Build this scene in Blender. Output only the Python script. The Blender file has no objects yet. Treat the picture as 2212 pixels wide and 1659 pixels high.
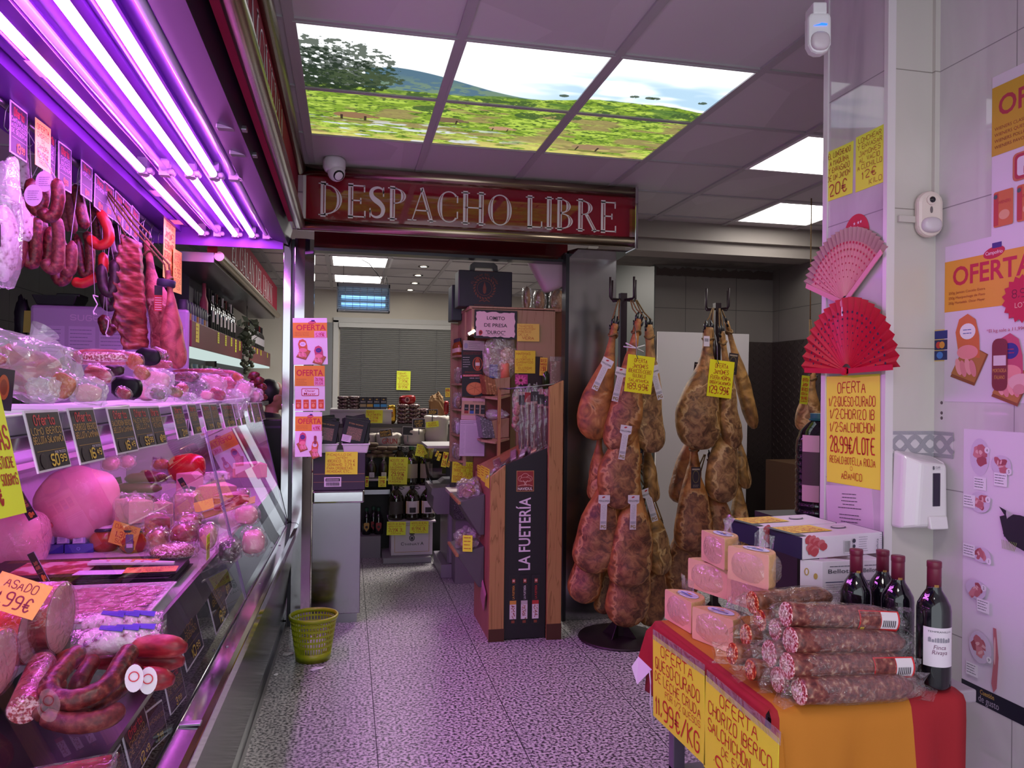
import bpy,bmesh,math,random
import numpy as np
from mathutils import Vector,Matrix,noise
PI=math.pi
random.seed(7)
S=bpy.context.scene
COL=S.collection
# camera, world, exposure
cam_data=bpy.data.cameras.new('camera');cam=bpy.data.objects.new('camera',cam_data);COL.objects.link(cam)
S.camera=cam
cam_data.sensor_fit='HORIZONTAL';cam_data.sensor_width=36.0
FPX=1640.0
cam_data.lens=36.0*FPX/2212.0
cam_data.clip_start=0.02
_y,_p,_r=(math.radians(a)for a in(12.2,0.36,0.68))
_f=Vector((math.sin(_y)*math.cos(_p),math.cos(_y)*math.cos(_p),math.sin(_p)))
_r0=Vector((math.cos(_y),-math.sin(_y),0));_u0=_r0.cross(_f)
CR=math.cos(_r)*_r0+math.sin(_r)*_u0
CU=-math.sin(_r)*_r0+math.cos(_r)*_u0
CC=Vector((0,0,1.5))
m4=Matrix((CR,CU,-_f)).transposed().to_4x4();m4.translation=CC
cam.matrix_world=m4
W=bpy.data.worlds.new('daylight');S.world=W;W.use_nodes=True
W.node_tree.nodes['Background'].inputs[0].default_value=(0.86,0.93,1.0,1)
W.node_tree.nodes['Background'].inputs[1].default_value=1.9
S.view_settings.view_transform='Standard';S.view_settings.look='None'
S.view_settings.exposure=0.0;S.view_settings.gamma=1.0;S.view_settings.use_curve_mapping=False
LED=(0.84,0.215,1.0)
LED_STRENGTH=42.0
PANEL_STRENGTH=11.0
def area_lamp(name,loc,size,watts,col,rot=(0,0,0)):
 d=bpy.data.lights.new(name,'AREA');d.shape='SQUARE';d.size=size;d.energy=watts;d.color=col
 o=bpy.data.objects.new(name,d);COL.objects.link(o);o.location=loc;o.rotation_euler=rot;return o
area_lamp('entrance_fill_light',(.45,.35,2.70),.55,15,(1.0,.95,.92))  # added fill light, out of view, brightens the room from the entrance side
area_lamp('back_shop_fill_light',(1.3,7.6,2.74),.55,95,(1.0,.93,.84))  # added unseen fill light that lifts the dim back shop
try:S.cycles.transparent_max_bounces=24
except Exception:pass
# measuring
def ray(px,py):return(px-1106.0)*CR-(py-829.5)*CU+FPX*_f
def at(px,py,axis,val):
 """the point seen at a pixel on the plane  axis = val  (0 x, 1 y, 2 z)"""
 d=ray(px,py);t=(val-CC[axis])/d[axis];return CC+t*d
def atp(px,py,p0,n):
 d=ray(px,py);n=Vector(n);t=(Vector(p0)-CC).dot(n)/d.dot(n);return CC+t*d
 # materials
MATS={}
def nt(name):
 m=bpy.data.materials.new(name);m.use_nodes=True
 t=m.node_tree;t.nodes.clear();o=t.nodes.new('ShaderNodeOutputMaterial')
 return m,t,o
def N(t,ty,**kw):
 n=t.nodes.new(ty)
 for k,v in kw.items():
  if k.startswith('_'):n.inputs[int(k[1:])].default_value=v
  else:setattr(n,k,v)
 return n
def c4(c):return(c[0],c[1],c[2],1.0)
def hexc(h):
 h=h.lstrip('#');v=[int(h[i:i+2],16)/255 for i in(0,2,4)]
 return tuple(x/12.92 if x<=.04045 else((x+.055)/1.055)**2.4 for x in v)
def mat(name,col=(.5,.5,.5),rough=.5,metal=0.0,spec=.5,noise_amt=0.0,noise_scale=30,col2=None,bump=0.0,bump_scale=60,coat=0.0,sheen=0.0,alpha=None,stretch=None):
 if name in MATS:return MATS[name]
 m,t,o=nt(name)
 b=N(t,'ShaderNodeBsdfPrincipled');t.links.new(b.outputs[0],o.inputs[0])
 b.inputs['Base Color'].default_value=c4(col);b.inputs['Roughness'].default_value=rough
 b.inputs['Metallic'].default_value=metal;b.inputs['Specular IOR Level'].default_value=spec
 b.inputs['Coat Weight'].default_value=coat;b.inputs['Sheen Weight'].default_value=sheen
 tc=None
 if noise_amt or col2 or bump:
  tc=N(t,'ShaderNodeTexCoord');mp=N(t,'ShaderNodeMapping')
  t.links.new(tc.outputs['Object'],mp.inputs[0])
  if stretch:mp.inputs['Scale'].default_value=stretch
 if noise_amt or col2:
  nz=N(t,'ShaderNodeTexNoise');nz.inputs['Scale'].default_value=noise_scale;nz.inputs['Detail'].default_value=5
  t.links.new(mp.outputs[0],nz.inputs['Vector'])
  rp=N(t,'ShaderNodeValToRGB');t.links.new(nz.outputs[0],rp.inputs[0])
  if col2 is None:col2=tuple(max(0,x*(1-noise_amt))for x in col)
  rp.color_ramp.elements[0].position=.36;rp.color_ramp.elements[0].color=c4(col2)
  rp.color_ramp.elements[1].position=.64;rp.color_ramp.elements[1].color=c4(col)
  t.links.new(rp.outputs[0],b.inputs['Base Color'])
 if bump:
  nb=N(t,'ShaderNodeTexNoise');nb.inputs['Scale'].default_value=bump_scale;nb.inputs['Detail'].default_value=4
  t.links.new(mp.outputs[0],nb.inputs['Vector'])
  bp=N(t,'ShaderNodeBump');bp.inputs['Strength'].default_value=bump;bp.inputs['Distance'].default_value=.004
  t.links.new(nb.outputs[0],bp.inputs['Height']);t.links.new(bp.outputs[0],b.inputs['Normal'])
 MATS[name]=m;return m
def emit(name,col,strength):
 if name in MATS:return MATS[name]
 m,t,o=nt(name);e=N(t,'ShaderNodeEmission');e.inputs[0].default_value=c4(col);e.inputs[1].default_value=strength
 t.links.new(e.outputs[0],o.inputs[0]);MATS[name]=m;return m
def film(name,haze=.1,gloss=.25,tint=(1,1,1),rough=.12,bump=.6,scale=25):
 """thin clear plastic: see-through, a little milky, with crinkled highlights"""
 if name in MATS:return MATS[name]
 m,t,o=nt(name)
 tr=N(t,'ShaderNodeBsdfTransparent');tr.inputs[0].default_value=c4(tint)
 gl=N(t,'ShaderNodeBsdfGlossy');gl.inputs['Roughness'].default_value=rough
 df=N(t,'ShaderNodeBsdfDiffuse');df.inputs[0].default_value=(.85,.85,.85,1)
 lw=N(t,'ShaderNodeLayerWeight');lw.inputs[0].default_value=.35
 mx=N(t,'ShaderNodeMixShader');mx.inputs[0].default_value=haze
 t.links.new(tr.outputs[0],mx.inputs[1]);t.links.new(df.outputs[0],mx.inputs[2])
 ma=N(t,'ShaderNodeMath',operation='MULTIPLY_ADD');ma.inputs[1].default_value=.55;ma.inputs[2].default_value=gloss*.25
 ma.use_clamp=True
 pw_=N(t,'ShaderNodeMath',operation='POWER');pw_.inputs[1].default_value=2.5;t.links.new(lw.outputs['Facing'],pw_.inputs[0]);lw.inputs[0].default_value=.5
 t.links.new(pw_.outputs[0],ma.inputs[0])
 m2=N(t,'ShaderNodeMixShader');t.links.new(ma.outputs[0],m2.inputs[0]);t.links.new(mx.outputs[0],m2.inputs[1]);t.links.new(gl.outputs[0],m2.inputs[2])
 if bump:
  tc=N(t,'ShaderNodeTexCoord');nz=N(t,'ShaderNodeTexNoise');nz.inputs['Scale'].default_value=scale;nz.inputs['Distortion'].default_value=1.2
  t.links.new(tc.outputs['Object'],nz.inputs['Vector'])
  bp=N(t,'ShaderNodeBump');bp.inputs['Strength'].default_value=bump;bp.inputs['Distance'].default_value=.01
  t.links.new(nz.outputs[0],bp.inputs['Height']);t.links.new(bp.outputs[0],gl.inputs['Normal']);t.links.new(bp.outputs[0],lw.inputs['Normal'])
 t.links.new(m2.outputs[0],o.inputs[0]);MATS[name]=m;return m
def pane(name,refl=.08,tint=(1,1,1)):
 if name in MATS:return MATS[name]
 m,t,o=nt(name)
 tr=N(t,'ShaderNodeBsdfTransparent');tr.inputs[0].default_value=c4(tint)
 gl=N(t,'ShaderNodeBsdfGlossy');gl.inputs['Roughness'].default_value=.0
 fr=N(t,'ShaderNodeLayerWeight');fr.inputs[0].default_value=.5;pw_=N(t,'ShaderNodeMath',operation='POWER');pw_.inputs[1].default_value=5.0;t.links.new(fr.outputs['Facing'],pw_.inputs[0])
 ma=N(t,'ShaderNodeMath',operation='MULTIPLY_ADD');ma.inputs[1].default_value=.9;ma.inputs[2].default_value=refl;ma.use_clamp=True
 t.links.new(pw_.outputs[0],ma.inputs[0])
 mx=N(t,'ShaderNodeMixShader');t.links.new(ma.outputs[0],mx.inputs[0]);t.links.new(tr.outputs[0],mx.inputs[1]);t.links.new(gl.outputs[0],mx.inputs[2])
 t.links.new(mx.outputs[0],o.inputs[0]);MATS[name]=m;return m
def speck(name,cols,scale=60,rough=.45,spec=.5,coat=0.0,bump=0.0,stretch=(1,1,1),detail=3,interp='CONSTANT',ntype='noise'):
 """colour by noise bands: list of (position, colour)"""
 if name in MATS:return MATS[name]
 m,t,o=nt(name);b=N(t,'ShaderNodeBsdfPrincipled');t.links.new(b.outputs[0],o.inputs[0])
 b.inputs['Roughness'].default_value=rough;b.inputs['Specular IOR Level'].default_value=spec;b.inputs['Coat Weight'].default_value=coat
 tc=N(t,'ShaderNodeTexCoord');mp=N(t,'ShaderNodeMapping');mp.inputs['Scale'].default_value=stretch
 t.links.new(tc.outputs['Object'],mp.inputs[0])
 nz=N(t,'ShaderNodeTexNoise');nz.inputs['Scale'].default_value=scale;nz.inputs['Detail'].default_value=detail
 t.links.new(mp.outputs[0],nz.inputs['Vector'])
 rp=N(t,'ShaderNodeValToRGB');rp.color_ramp.interpolation=interp;t.links.new(nz.outputs[0],rp.inputs[0])
 el=rp.color_ramp.elements
 while len(el)<len(cols):el.new(.5)
 for e,(p,c)in zip(el,cols):e.position=p;e.color=c4(c)
 t.links.new(rp.outputs[0],b.inputs['Base Color'])
 if bump:
  bp=N(t,'ShaderNodeBump');bp.inputs['Strength'].default_value=bump;bp.inputs['Distance'].default_value=.006
  t.links.new(nz.outputs[0],bp.inputs['Height']);t.links.new(bp.outputs[0],b.inputs['Normal'])
 MATS[name]=m;return m
 # mesh builder (world coordinates)
class B:
 def __init__(s):s.v=[];s.f=[];s.mi=[];s.m=0;s.sm=[];s.smooth=False
 def add(s,vs,fs):
  o=len(s.v);s.v+=[tuple(v)for v in vs]
  for f in fs:s.f.append([i+o for i in f]);s.mi.append(s.m);s.sm.append(s.smooth)
 def quad(s,a,b,c,d):s.add([a,b,c,d],[[0,1,2,3]])
 def poly(s,pts):s.add(pts,[list(range(len(pts)))])
 def hexa(s,p):
  s.add(p,[[3,2,1,0],[4,5,6,7],[0,1,5,4],[1,2,6,5],[2,3,7,6],[3,0,4,7]])
 def box(s,lo,hi):
  x0,y0,z0=lo;x1,y1,z1=hi
  s.hexa([(x0,y0,z0),(x1,y0,z0),(x1,y1,z0),(x0,y1,z0),(x0,y0,z1),(x1,y0,z1),(x1,y1,z1),(x0,y1,z1)])
 def obox(s,c,ux,uy,uz):
  c,ux,uy,uz=map(Vector,(c,ux,uy,uz))
  s.hexa([c-ux-uy-uz,c+ux-uy-uz,c+ux+uy-uz,c-ux+uy-uz,c-ux-uy+uz,c+ux-uy+uz,c+ux+uy+uz,c-ux+uy+uz])
 def slab(s,pts,nvec):
  n=len(pts);nv=Vector(nvec);P=[Vector(p)for p in pts]
  s.add(P+[p+nv for p in P],[list(range(n))[::-1],list(range(n,2*n))]+[[i,(i+1)%n,n+(i+1)%n,n+i]for i in range(n)])
 def tube(s,path,r,seg=10,caps=True,flat=None):
  P=[Vector(p)for p in path];n=len(P);R=r if hasattr(r,'__len__')else[r]*n
  ring=[];t0=(P[1]-P[0]).normalized();u=t0.orthogonal().normalized()
  if flat is not None:u=(Vector(flat)-t0*Vector(flat).dot(t0)).normalized()
  vs=[]
  for i in range(n):
   t=(P[min(i+1,n-1)]-P[max(i-1,0)]).normalized()
   u=(u-t*u.dot(t))
   u=u.normalized()if u.length>1e-6 else t.orthogonal().normalized()
   w=t.cross(u)
   ri=R[i];ra,rb=ri if hasattr(ri,'__len__')else(ri,ri)
   for k in range(seg):
    a=2*PI*k/seg;vs.append(P[i]+u*(ra*math.cos(a))+w*(rb*math.sin(a)))
  fs=[[i*seg+k,i*seg+(k+1)%seg,(i+1)*seg+(k+1)%seg,(i+1)*seg+k]for i in range(n-1)for k in range(seg)]
  if caps:fs+=[list(range(seg))[::-1],[(n-1)*seg+k for k in range(seg)]]
  s.add(vs,fs)
 def lathe(s,prof,c=(0,0,0),seg=24,axis=(0,0,1),caps=True):
  ax=Vector(axis).normalized();u=ax.orthogonal().normalized();w=ax.cross(u);c=Vector(c);vs=[]
  for r,h in prof:
   for k in range(seg):
    a=2*PI*k/seg;vs.append(c+ax*h+(u*math.cos(a)+w*math.sin(a))*r)
  n=len(prof)
  fs=[[i*seg+k,i*seg+(k+1)%seg,(i+1)*seg+(k+1)%seg,(i+1)*seg+k]for i in range(n-1)for k in range(seg)]
  if caps:fs+=[list(range(seg))[::-1],[(n-1)*seg+k for k in range(seg)]]
  s.add(vs,fs)
 def blob(s,c,ax,ay,az,nu=18,nv=12,amp=0.0,freq=2.0,seed=0,power=1.0):
  """a lumpy ellipsoid with half axes ax, ay, az; power < 1 makes it boxier"""
  c=Vector(c);ax,ay,az=Vector(ax),Vector(ay),Vector(az);off=Vector((seed*3.1,seed*1.7,seed*.9));vs=[]
  sg=lambda x:math.copysign(abs(x)**power,x)
  for j in range(nv+1):
   ph=PI*j/nv
   for i in range(nu):
    th=2*PI*i/nu
    d=Vector((sg(math.sin(ph))*sg(math.cos(th)),sg(math.sin(ph))*sg(math.sin(th)),sg(math.cos(ph))))
    k=1+amp*noise.noise(d*freq+off)
    vs.append(c+(ax*d.x+ay*d.y+az*d.z)*k)
  s.add(vs,[[j*nu+i,(j+1)*nu+i,(j+1)*nu+(i+1)%nu,j*nu+(i+1)%nu]for j in range(nv)for i in range(nu)])
 def disc(s,c,u,v,n=24,th=None):
  c,u,v=Vector(c),Vector(u),Vector(v)
  pts=[c+u*math.cos(2*PI*k/n)+v*math.sin(2*PI*k/n)for k in range(n)]
  s.poly(pts)if th is None else s.slab(pts,th)
 def build(s,name,mats,parent=None,smooth=None,bevel=None,origin=None,subsurf=0):
  if not s.v:return None
  P=np.array(s.v,float)
  if parent is not None:o=LOC[parent.name]
  elif origin is not None:o=np.array(origin,float)
  else:o=np.array([(P[:,0].min()+P[:,0].max())/2,(P[:,1].min()+P[:,1].max())/2,P[:,2].min()])
  me=bpy.data.meshes.new(name)
  me.from_pydata((P-o).tolist(),[],s.f)
  if not isinstance(mats,(list,tuple)):mats=[mats]
  for m in mats:me.materials.append(m)
  me.polygons.foreach_set('material_index',[min(i,len(mats)-1)for i in s.mi])
  me.polygons.foreach_set('use_smooth',[bool(smooth)]*len(s.f)if smooth is not None else s.sm)
  bm=bmesh.new();bm.from_mesh(me);bmesh.ops.remove_doubles(bm,verts=bm.verts,dist=1e-6)
  bmesh.ops.recalc_face_normals(bm,faces=bm.faces);bm.to_mesh(me);bm.free();me.update()
  ob=bpy.data.objects.new(name,me);COL.objects.link(ob)
  if parent is not None:ob.parent=parent;LOC[ob.name]=o
  else:ob.location=o;LOC[ob.name]=o
  if bevel:
   md=ob.modifiers.new('bevel','BEVEL');md.width=bevel;md.segments=2;md.limit_method='ANGLE';md.angle_limit=.7
  if subsurf:
   md=ob.modifiers.new('sub','SUBSURF');md.levels=subsurf;md.render_levels=subsurf
  return ob
LOC={}
def tag(o,label=None,cat=None,group=None,kind=None):
 if label:o['label']=label
 if cat:o['category']=cat
 if group:o['group']=group
 if kind:o['kind']=kind
 return o
def thing(name,label,cat,loc,group=None):
 o=bpy.data.objects.new(name,None);COL.objects.link(o);o.location=loc;o.empty_display_size=.05
 LOC[o.name]=np.array(loc,float);return tag(o,label,cat,group)
def struct(o):o['kind']='structure';return o
def copy_tree(o,loc,rotz=0,label=None,scale=None):
 r=o.copy();COL.objects.link(r);r.location=loc;r.rotation_euler=(0,0,rotz)
 if scale:r.scale=scale
 if label:r['label']=label
 for ch in list(o.children):
  c=ch.copy();COL.objects.link(c);c.parent=r
  for g in list(ch.children):
   d=g.copy();COL.objects.link(d);d.parent=c
 return r
 # lettering
GL={'A':'00 26 40;12 32','B':'00 06 36 45 44 33 03;33 42 41 30 00','C':'45 36 16 05 01 10 30 41','D':'00 06 26 44 42 20 00','E':'46 06 00 40;03 33','F':'46 06 00;03 33','G':'45 36 16 05 01 10 30 41 43 23','H':'00 06;40 46;03 43','I':'20 26','J':'46 41 30 10 01;26 46','K':'00 06;46 03 40','L':'06 00 40','M':'00 06 23 46 40','N':'00 06 40 46','O':'10 01 05 16 36 45 41 30 10','P':'00 06 36 45 44 33 03','Q':'10 01 05 16 36 45 41 30 10;22 40','R':'00 06 36 45 44 33 03;23 40','S':'45 36 16 05 04 13 33 42 41 30 10 01','T':'06 46;26 20','U':'06 01 10 30 41 46','V':'06 20 46','W':'06 10 23 30 46','X':'00 46;06 40','Y':'06 23 46;23 20','Z':'06 46 00 40','0':'10 01 05 16 36 45 41 30 10','1':'14 26 20','2':'05 16 36 45 44 00 40','3':'05 16 36 45 44 33 13;33 42 41 30 10 01','4':'30 36 02 42','5':'46 06 03 33 42 41 30 10 01','6':'45 36 16 05 01 10 30 41 42 33 03','7':'06 46 10','8':'13 04 05 16 36 45 44 33 13 02 01 10 30 41 42 33','9':'43 13 04 05 16 36 45 41 30 10','/':'00 46',',':'21 10','.':'20 21','-':'13 33','€':'45 36 26 15 11 20 30 41;03 33;02 32','"':'15 16;35 36','!':'26 22;20 21',':':'14 15;11 12','(':'36 24 22 30',')':'16 24 22 10','*':'12 35;15 32','%':'00 46;05 16;30 41','o':'10 01 03 14 34 43 41 30 10','a':'44 40;43 34 14 03 01 10 30 41','c':'43 34 14 03 01 10 30 41','e':'02 42 43 34 14 03 01 10 30 41','f':'46 36 25 20;04 44','r':'00 04;03 14 34','t':'26 21 30 40;04 44','n':'00 04;03 14 34 43 40','i':'20 24;25 26','m':'00 04;03 14 23 20;23 34 43 40','p':'0/ 04 34 43 41 30 00'}
def chaikin(P):
 if len(P)<3:return P
 o=[P[0]]
 for a,b in zip(P,P[1:]):
  o.append((a[0]*.75+b[0]*.25,a[1]*.75+b[1]*.25));o.append((a[0]*.25+b[0]*.75,a[1]*.25+b[1]*.75))
 o.append(P[-1]);return o
def ribbon(b,P,w,fr):
 """flat stroke along 2D points in the frame fr = (origin, u, v, n)"""
 O,U,V,Nn=fr;n=len(P);L=[];R=[]
 for i in range(n):
  a=P[max(i-1,0)];c=P[min(i+1,n-1)]
  dx,dy=c[0]-a[0],c[1]-a[1];l=math.hypot(dx,dy)or 1;nx,ny=-dy/l*w/2,dx/l*w/2
  if i==0:ex,ey=-dx/l*w*.3,-dy/l*w*.3
  elif i==n-1:ex,ey=dx/l*w*.3,dy/l*w*.3
  else:ex=ey=0
  x,y=P[i][0]+ex,P[i][1]+ey
  L.append(O+U*(x+nx)+V*(y+ny)+Nn);R.append(O+U*(x-nx)+V*(y-ny)+Nn)
 b.add(L+R,[[i,i+1,n+i+1,n+i]for i in range(n-1)])
def hand(b,text,x,y,h,fr,width=None,weight=.13,jit=.06,adv=1.0,slant=0.0,align='l',rise=0.0,smoothit=True,rnd=None):
 """hand-lettered line starting at (x, y), letters h high; width squeezes the line"""
 rnd=rnd or random.Random(hash_str(text));sub={'Á':'A','É':'E','Í':'I','Ó':'O','Ú':'U','Ñ':'N'}
 cw=h*.62;adv_w=cw*1.32*adv;tot=0
 ws=[(.55 if c==' ' else .45 if c in 'I1.,:!i-' else 1.15 if c in 'MWm' else 1.0)*adv_w for c in text];tot=sum(ws)
 k=1.0 if width is None else width/tot
 if align=='c':x=x-tot*k/2
 cx=0
 for ch,w_ in zip(text,ws):
  base=sub.get(ch,ch);g=GL.get(base)or GL.get(base.upper())
  if g and ch!=' ':
   jx,jy=rnd.uniform(-jit,jit)*h*.5,rnd.uniform(-jit,jit)*h*.6;sc=1+rnd.uniform(-jit,jit)
   gw=w_*k*.74;strokes=g.split(';')
   if ch=='Ñ':strokes=strokes+['17 37']
   elif ch!=base:strokes=strokes+['27 38']
   for st in strokes:
    pts=[((int(q[0])/4 if base not in 'I1.,:!i' else(int(q[0])/4-.5)*1.2+.5),(ord(q[1])-48)/6)for q in st.split()]
    if smoothit:pts=chaikin(pts)
    P2=[(x+cx*k+p[0]*gw*sc+jx+slant*p[1]*h,y+p[1]*h*sc+jy+rise*(cx*k+p[0]*gw))for p in pts]
    ribbon(b,P2,weight*h,fr)
  cx+=w_
 return tot*k
def hash_str(s):
 r=7
 for c in s:r=(r*31+ord(c))%1000003
 return r
def printed(b,text,x,y,h,fr,align='c',width=None,spacing=1.0,shear=0.0,bold=0.0):
 """printed sans lettering from Blender's built-in face, h = capital height"""
 cu=bpy.data.curves.new('t','FONT');cu.body=text;cu.size=h/.70;cu.align_x='LEFT';cu.space_character=spacing;cu.shear=shear;cu.offset=bold*h
 cu.resolution_u=3;ob=bpy.data.objects.new('t',cu);COL.objects.link(ob);dg=bpy.context.evaluated_depsgraph_get();dg.update()
 me=bpy.data.meshes.new_from_object(ob.evaluated_get(dg));O,U,V,Nn=fr
 vs=[v.co.copy()for v in me.vertices]
 if vs:
  x0=min(v.x for v in vs);x1=max(v.x for v in vs);k=1 if width is None else width/max(1e-6,x1-x0)
  ox={'c':(x0+x1)/2,'l':x0,'r':x1}[align]
  b.add([O+U*(x+(v.x-ox)*k)+V*(y+v.y)+Nn for v in vs],[list(p.vertices)for p in me.polygons])
 bpy.data.objects.remove(ob);bpy.data.meshes.remove(me);bpy.data.curves.remove(cu)
def frame(o,u,v,lift=.001):
 u=Vector(u).normalized();v=Vector(v);v=(v-u*v.dot(u)).normalized();return(Vector(o),u,v,u.cross(v)*lift)
RM={'D':(.86,[('s',.17),('o',.2,.5,.58,.47,-90,90),('f',.17,0),('f',.17,1)]),'E':(.7,[('s',.17),('h',.1,.62,1),('h',.1,.64,0),('h',.2,.5,.52),('k',.62,1,-1),('k',.64,0,1),('k',.5,.43,.6)]),'S':(.62,[('S',)]),'P':(.7,[('s',.17),('o',.2,.74,.42,.25,-90,90),('f',.17,0),('f',.17,1)]),'A':(.88,[('d',.1,0,.45,1.02,.035),('d',.43,1.02,.76,0,.12),('h',.24,.62,.33),('f',.1,0),('f',.77,0)]),'C':(.82,[('o',.45,.5,.4,.5,45,315),('k',.74,.85,-1),('k',.74,.15,1)]),'H':(.9,[('s',.17),('s',.72),('h',.17,.72,.52),('f',.17,0),('f',.17,1),('f',.72,0),('f',.72,1)]),'O':(.9,[('o',.45,.5,.42,.5,0,360)]),'L':(.66,[('s',.17),('h',.1,.6,0),('k',.6,0,1),('f',.17,1)]),'I':(.36,[('s',.18),('f',.18,0),('f',.18,1)]),'B':(.74,[('s',.17),('o',.2,.76,.38,.23,-90,90),('o',.2,.27,.46,.26,-90,90),('f',.17,0),('f',.17,1)]),'R':(.82,[('s',.17),('o',.2,.75,.42,.24,-90,90),('d',.4,.52,.72,0,.12),('f',.17,0),('f',.17,1),('f',.74,0)]),'J':(.46,[('s',.28),('f',.28,1),('o',.1,.05,.18,.2,180,350)]),'M':(1.05,[('d',.14,0,.17,1,.04),('d',.17,1,.52,.05,.11),('d',.52,.05,.86,1,.035),('s',.88),('f',.14,0),('f',.88,0),('f',.15,1),('f',.88,1)]),'N':(.92,[('d',.15,0,.15,1,.04),('d',.13,1,.76,0,.12),('d',.76,0,.76,1,.04),('f',.15,0),('f',.15,1),('f',.76,1)]),'G':(.9,[('o',.45,.5,.4,.5,45,318),('s',.74,0.08,.42),('k',.74,.85,-1),('f',.74,.42)])}
def roman(b,text,x,y,h,fr,width=None,gap=.03,inline=None,wt=.165):
 """b: letter mesh, inline: second mesh for the engraved line in the thick strokes"""
 tot=sum((RM[c][0]+gap)if c!=' ' else .42 for c in text);k=(width/tot)if width else h;X=0
 f2=(fr[0],fr[1],fr[2],fr[3]*1.6)
 def P(px,py):return(x+(X+px)*k,y+py*h)
 def rib(pts,w,thick=False):
  ribbon(b,pts,w*k,fr)
  if thick and inline is not None:ribbon(inline,[(p[0]+w*k*.12,p[1])for p in pts[1:-1]or pts],w*k*.2,f2)
 for c in text:
  if c==' ':X+=.42;continue
  wd,prims=RM[c]
  for q in prims:
   if q[0]=='s':
    y0,y1=(q[2],q[3])if len(q)>2 else(0,1);rib([P(q[1],y0),P(q[1],y0+(y1-y0)*.08),P(q[1],y1-(y1-y0)*.08),P(q[1],y1)],wt,True)
   elif q[0]=='h':rib([P(q[1],q[3]-(.02 if q[3]==1 else-.02 if q[3]==0 else 0)),P(q[2],q[3]-(.02 if q[3]==1 else-.02 if q[3]==0 else 0))],.045)
   elif q[0]=='d':rib([P(q[1],q[2]),P(q[1]*.9+q[3]*.1,q[2]*.9+q[4]*.1),P(q[1]*.1+q[3]*.9,q[2]*.1+q[4]*.9),P(q[3],q[4])],q[5],q[5]>.08)
   elif q[0]=='f':rib([P(q[1]-.14,q[2]-(.018 if q[2]==1 else-.018)),P(q[1]+.14,q[2]-(.018 if q[2]==1 else-.018))],.036)
   elif q[0]=='k':
    e=q[2]+(.2*q[3]if abs(q[3])==1 else q[3]-q[2]);rib([P(q[1],q[2]),P(q[1],e)],.045)
   elif q[0]=='o':
    _,cx,cy,rx,ry,a0,a1=q;n=max(6,int(abs(a1-a0)/12));o_,i_,m_=[],[],[]
    for j in range(n+1):
     a=math.radians(a0+(a1-a0)*j/n);ca,sa=math.cos(a),math.sin(a);th=.035+(wt-.035)*ca*ca
     o_.append(P(cx+rx*ca,cy+ry*sa));i_.append(P(cx+(rx-th)*ca,cy+(ry-.035)*sa));m_.append((P(cx+(rx-th*.42)*ca,cy+(ry-.017)*sa),ca*ca))
    O,U,V,Nn=fr;to=lambda p:O+U*p[0]+V*p[1]+Nn
    b.add([to(p)for p in o_+i_],[[j,j+1,n+2+j,n+1+j]for j in range(n)])
    if inline is not None:
     run=[]
     for p,c2 in m_+[((0,0),0)]:
      if c2>.35:run.append(p)
      else:
       if len(run)>1:ribbon(inline,run,.022*k,f2)
       run=[]
   elif q[0]=='S':
    pts=[(.52,.78),(.5,.92),(.33,.98),(.14,.9),(.1,.74),(.2,.6),(.4,.48),(.53,.32),(.48,.1),(.3,.02),(.12,.08),(.08,.25)]
    pts=chaikin(chaikin(pts));mid=[P(*p)for p in pts];nn=len(mid)
    O,U,V,Nn=fr;L_,R_=[],[]
    for j in range(nn):
     t=j/(nn-1);w=(.05+(wt-.03)*max(0,1-abs(t-.5)*2.6))*k/2;a_,c_=mid[max(j-1,0)],mid[min(j+1,nn-1)];l_=math.hypot(c_[0]-a_[0],c_[1]-a_[1]);nx,ny=-(c_[1]-a_[1])/l_*w,(c_[0]-a_[0])/l_*w
     L_.append(O+U*(mid[j][0]+nx)+V*(mid[j][1]+ny)+Nn);R_.append(O+U*(mid[j][0]-nx)+V*(mid[j][1]-ny)+Nn)
    b.add(L_+R_,[[j,j+1,nn+j+1,nn+j]for j in range(nn-1)])
    rib([P(.52,.7),P(.52,.97)],.04);rib([P(.08,.03),P(.08,.3)],.04)
  X+=wd+gap
 return X*k
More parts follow.
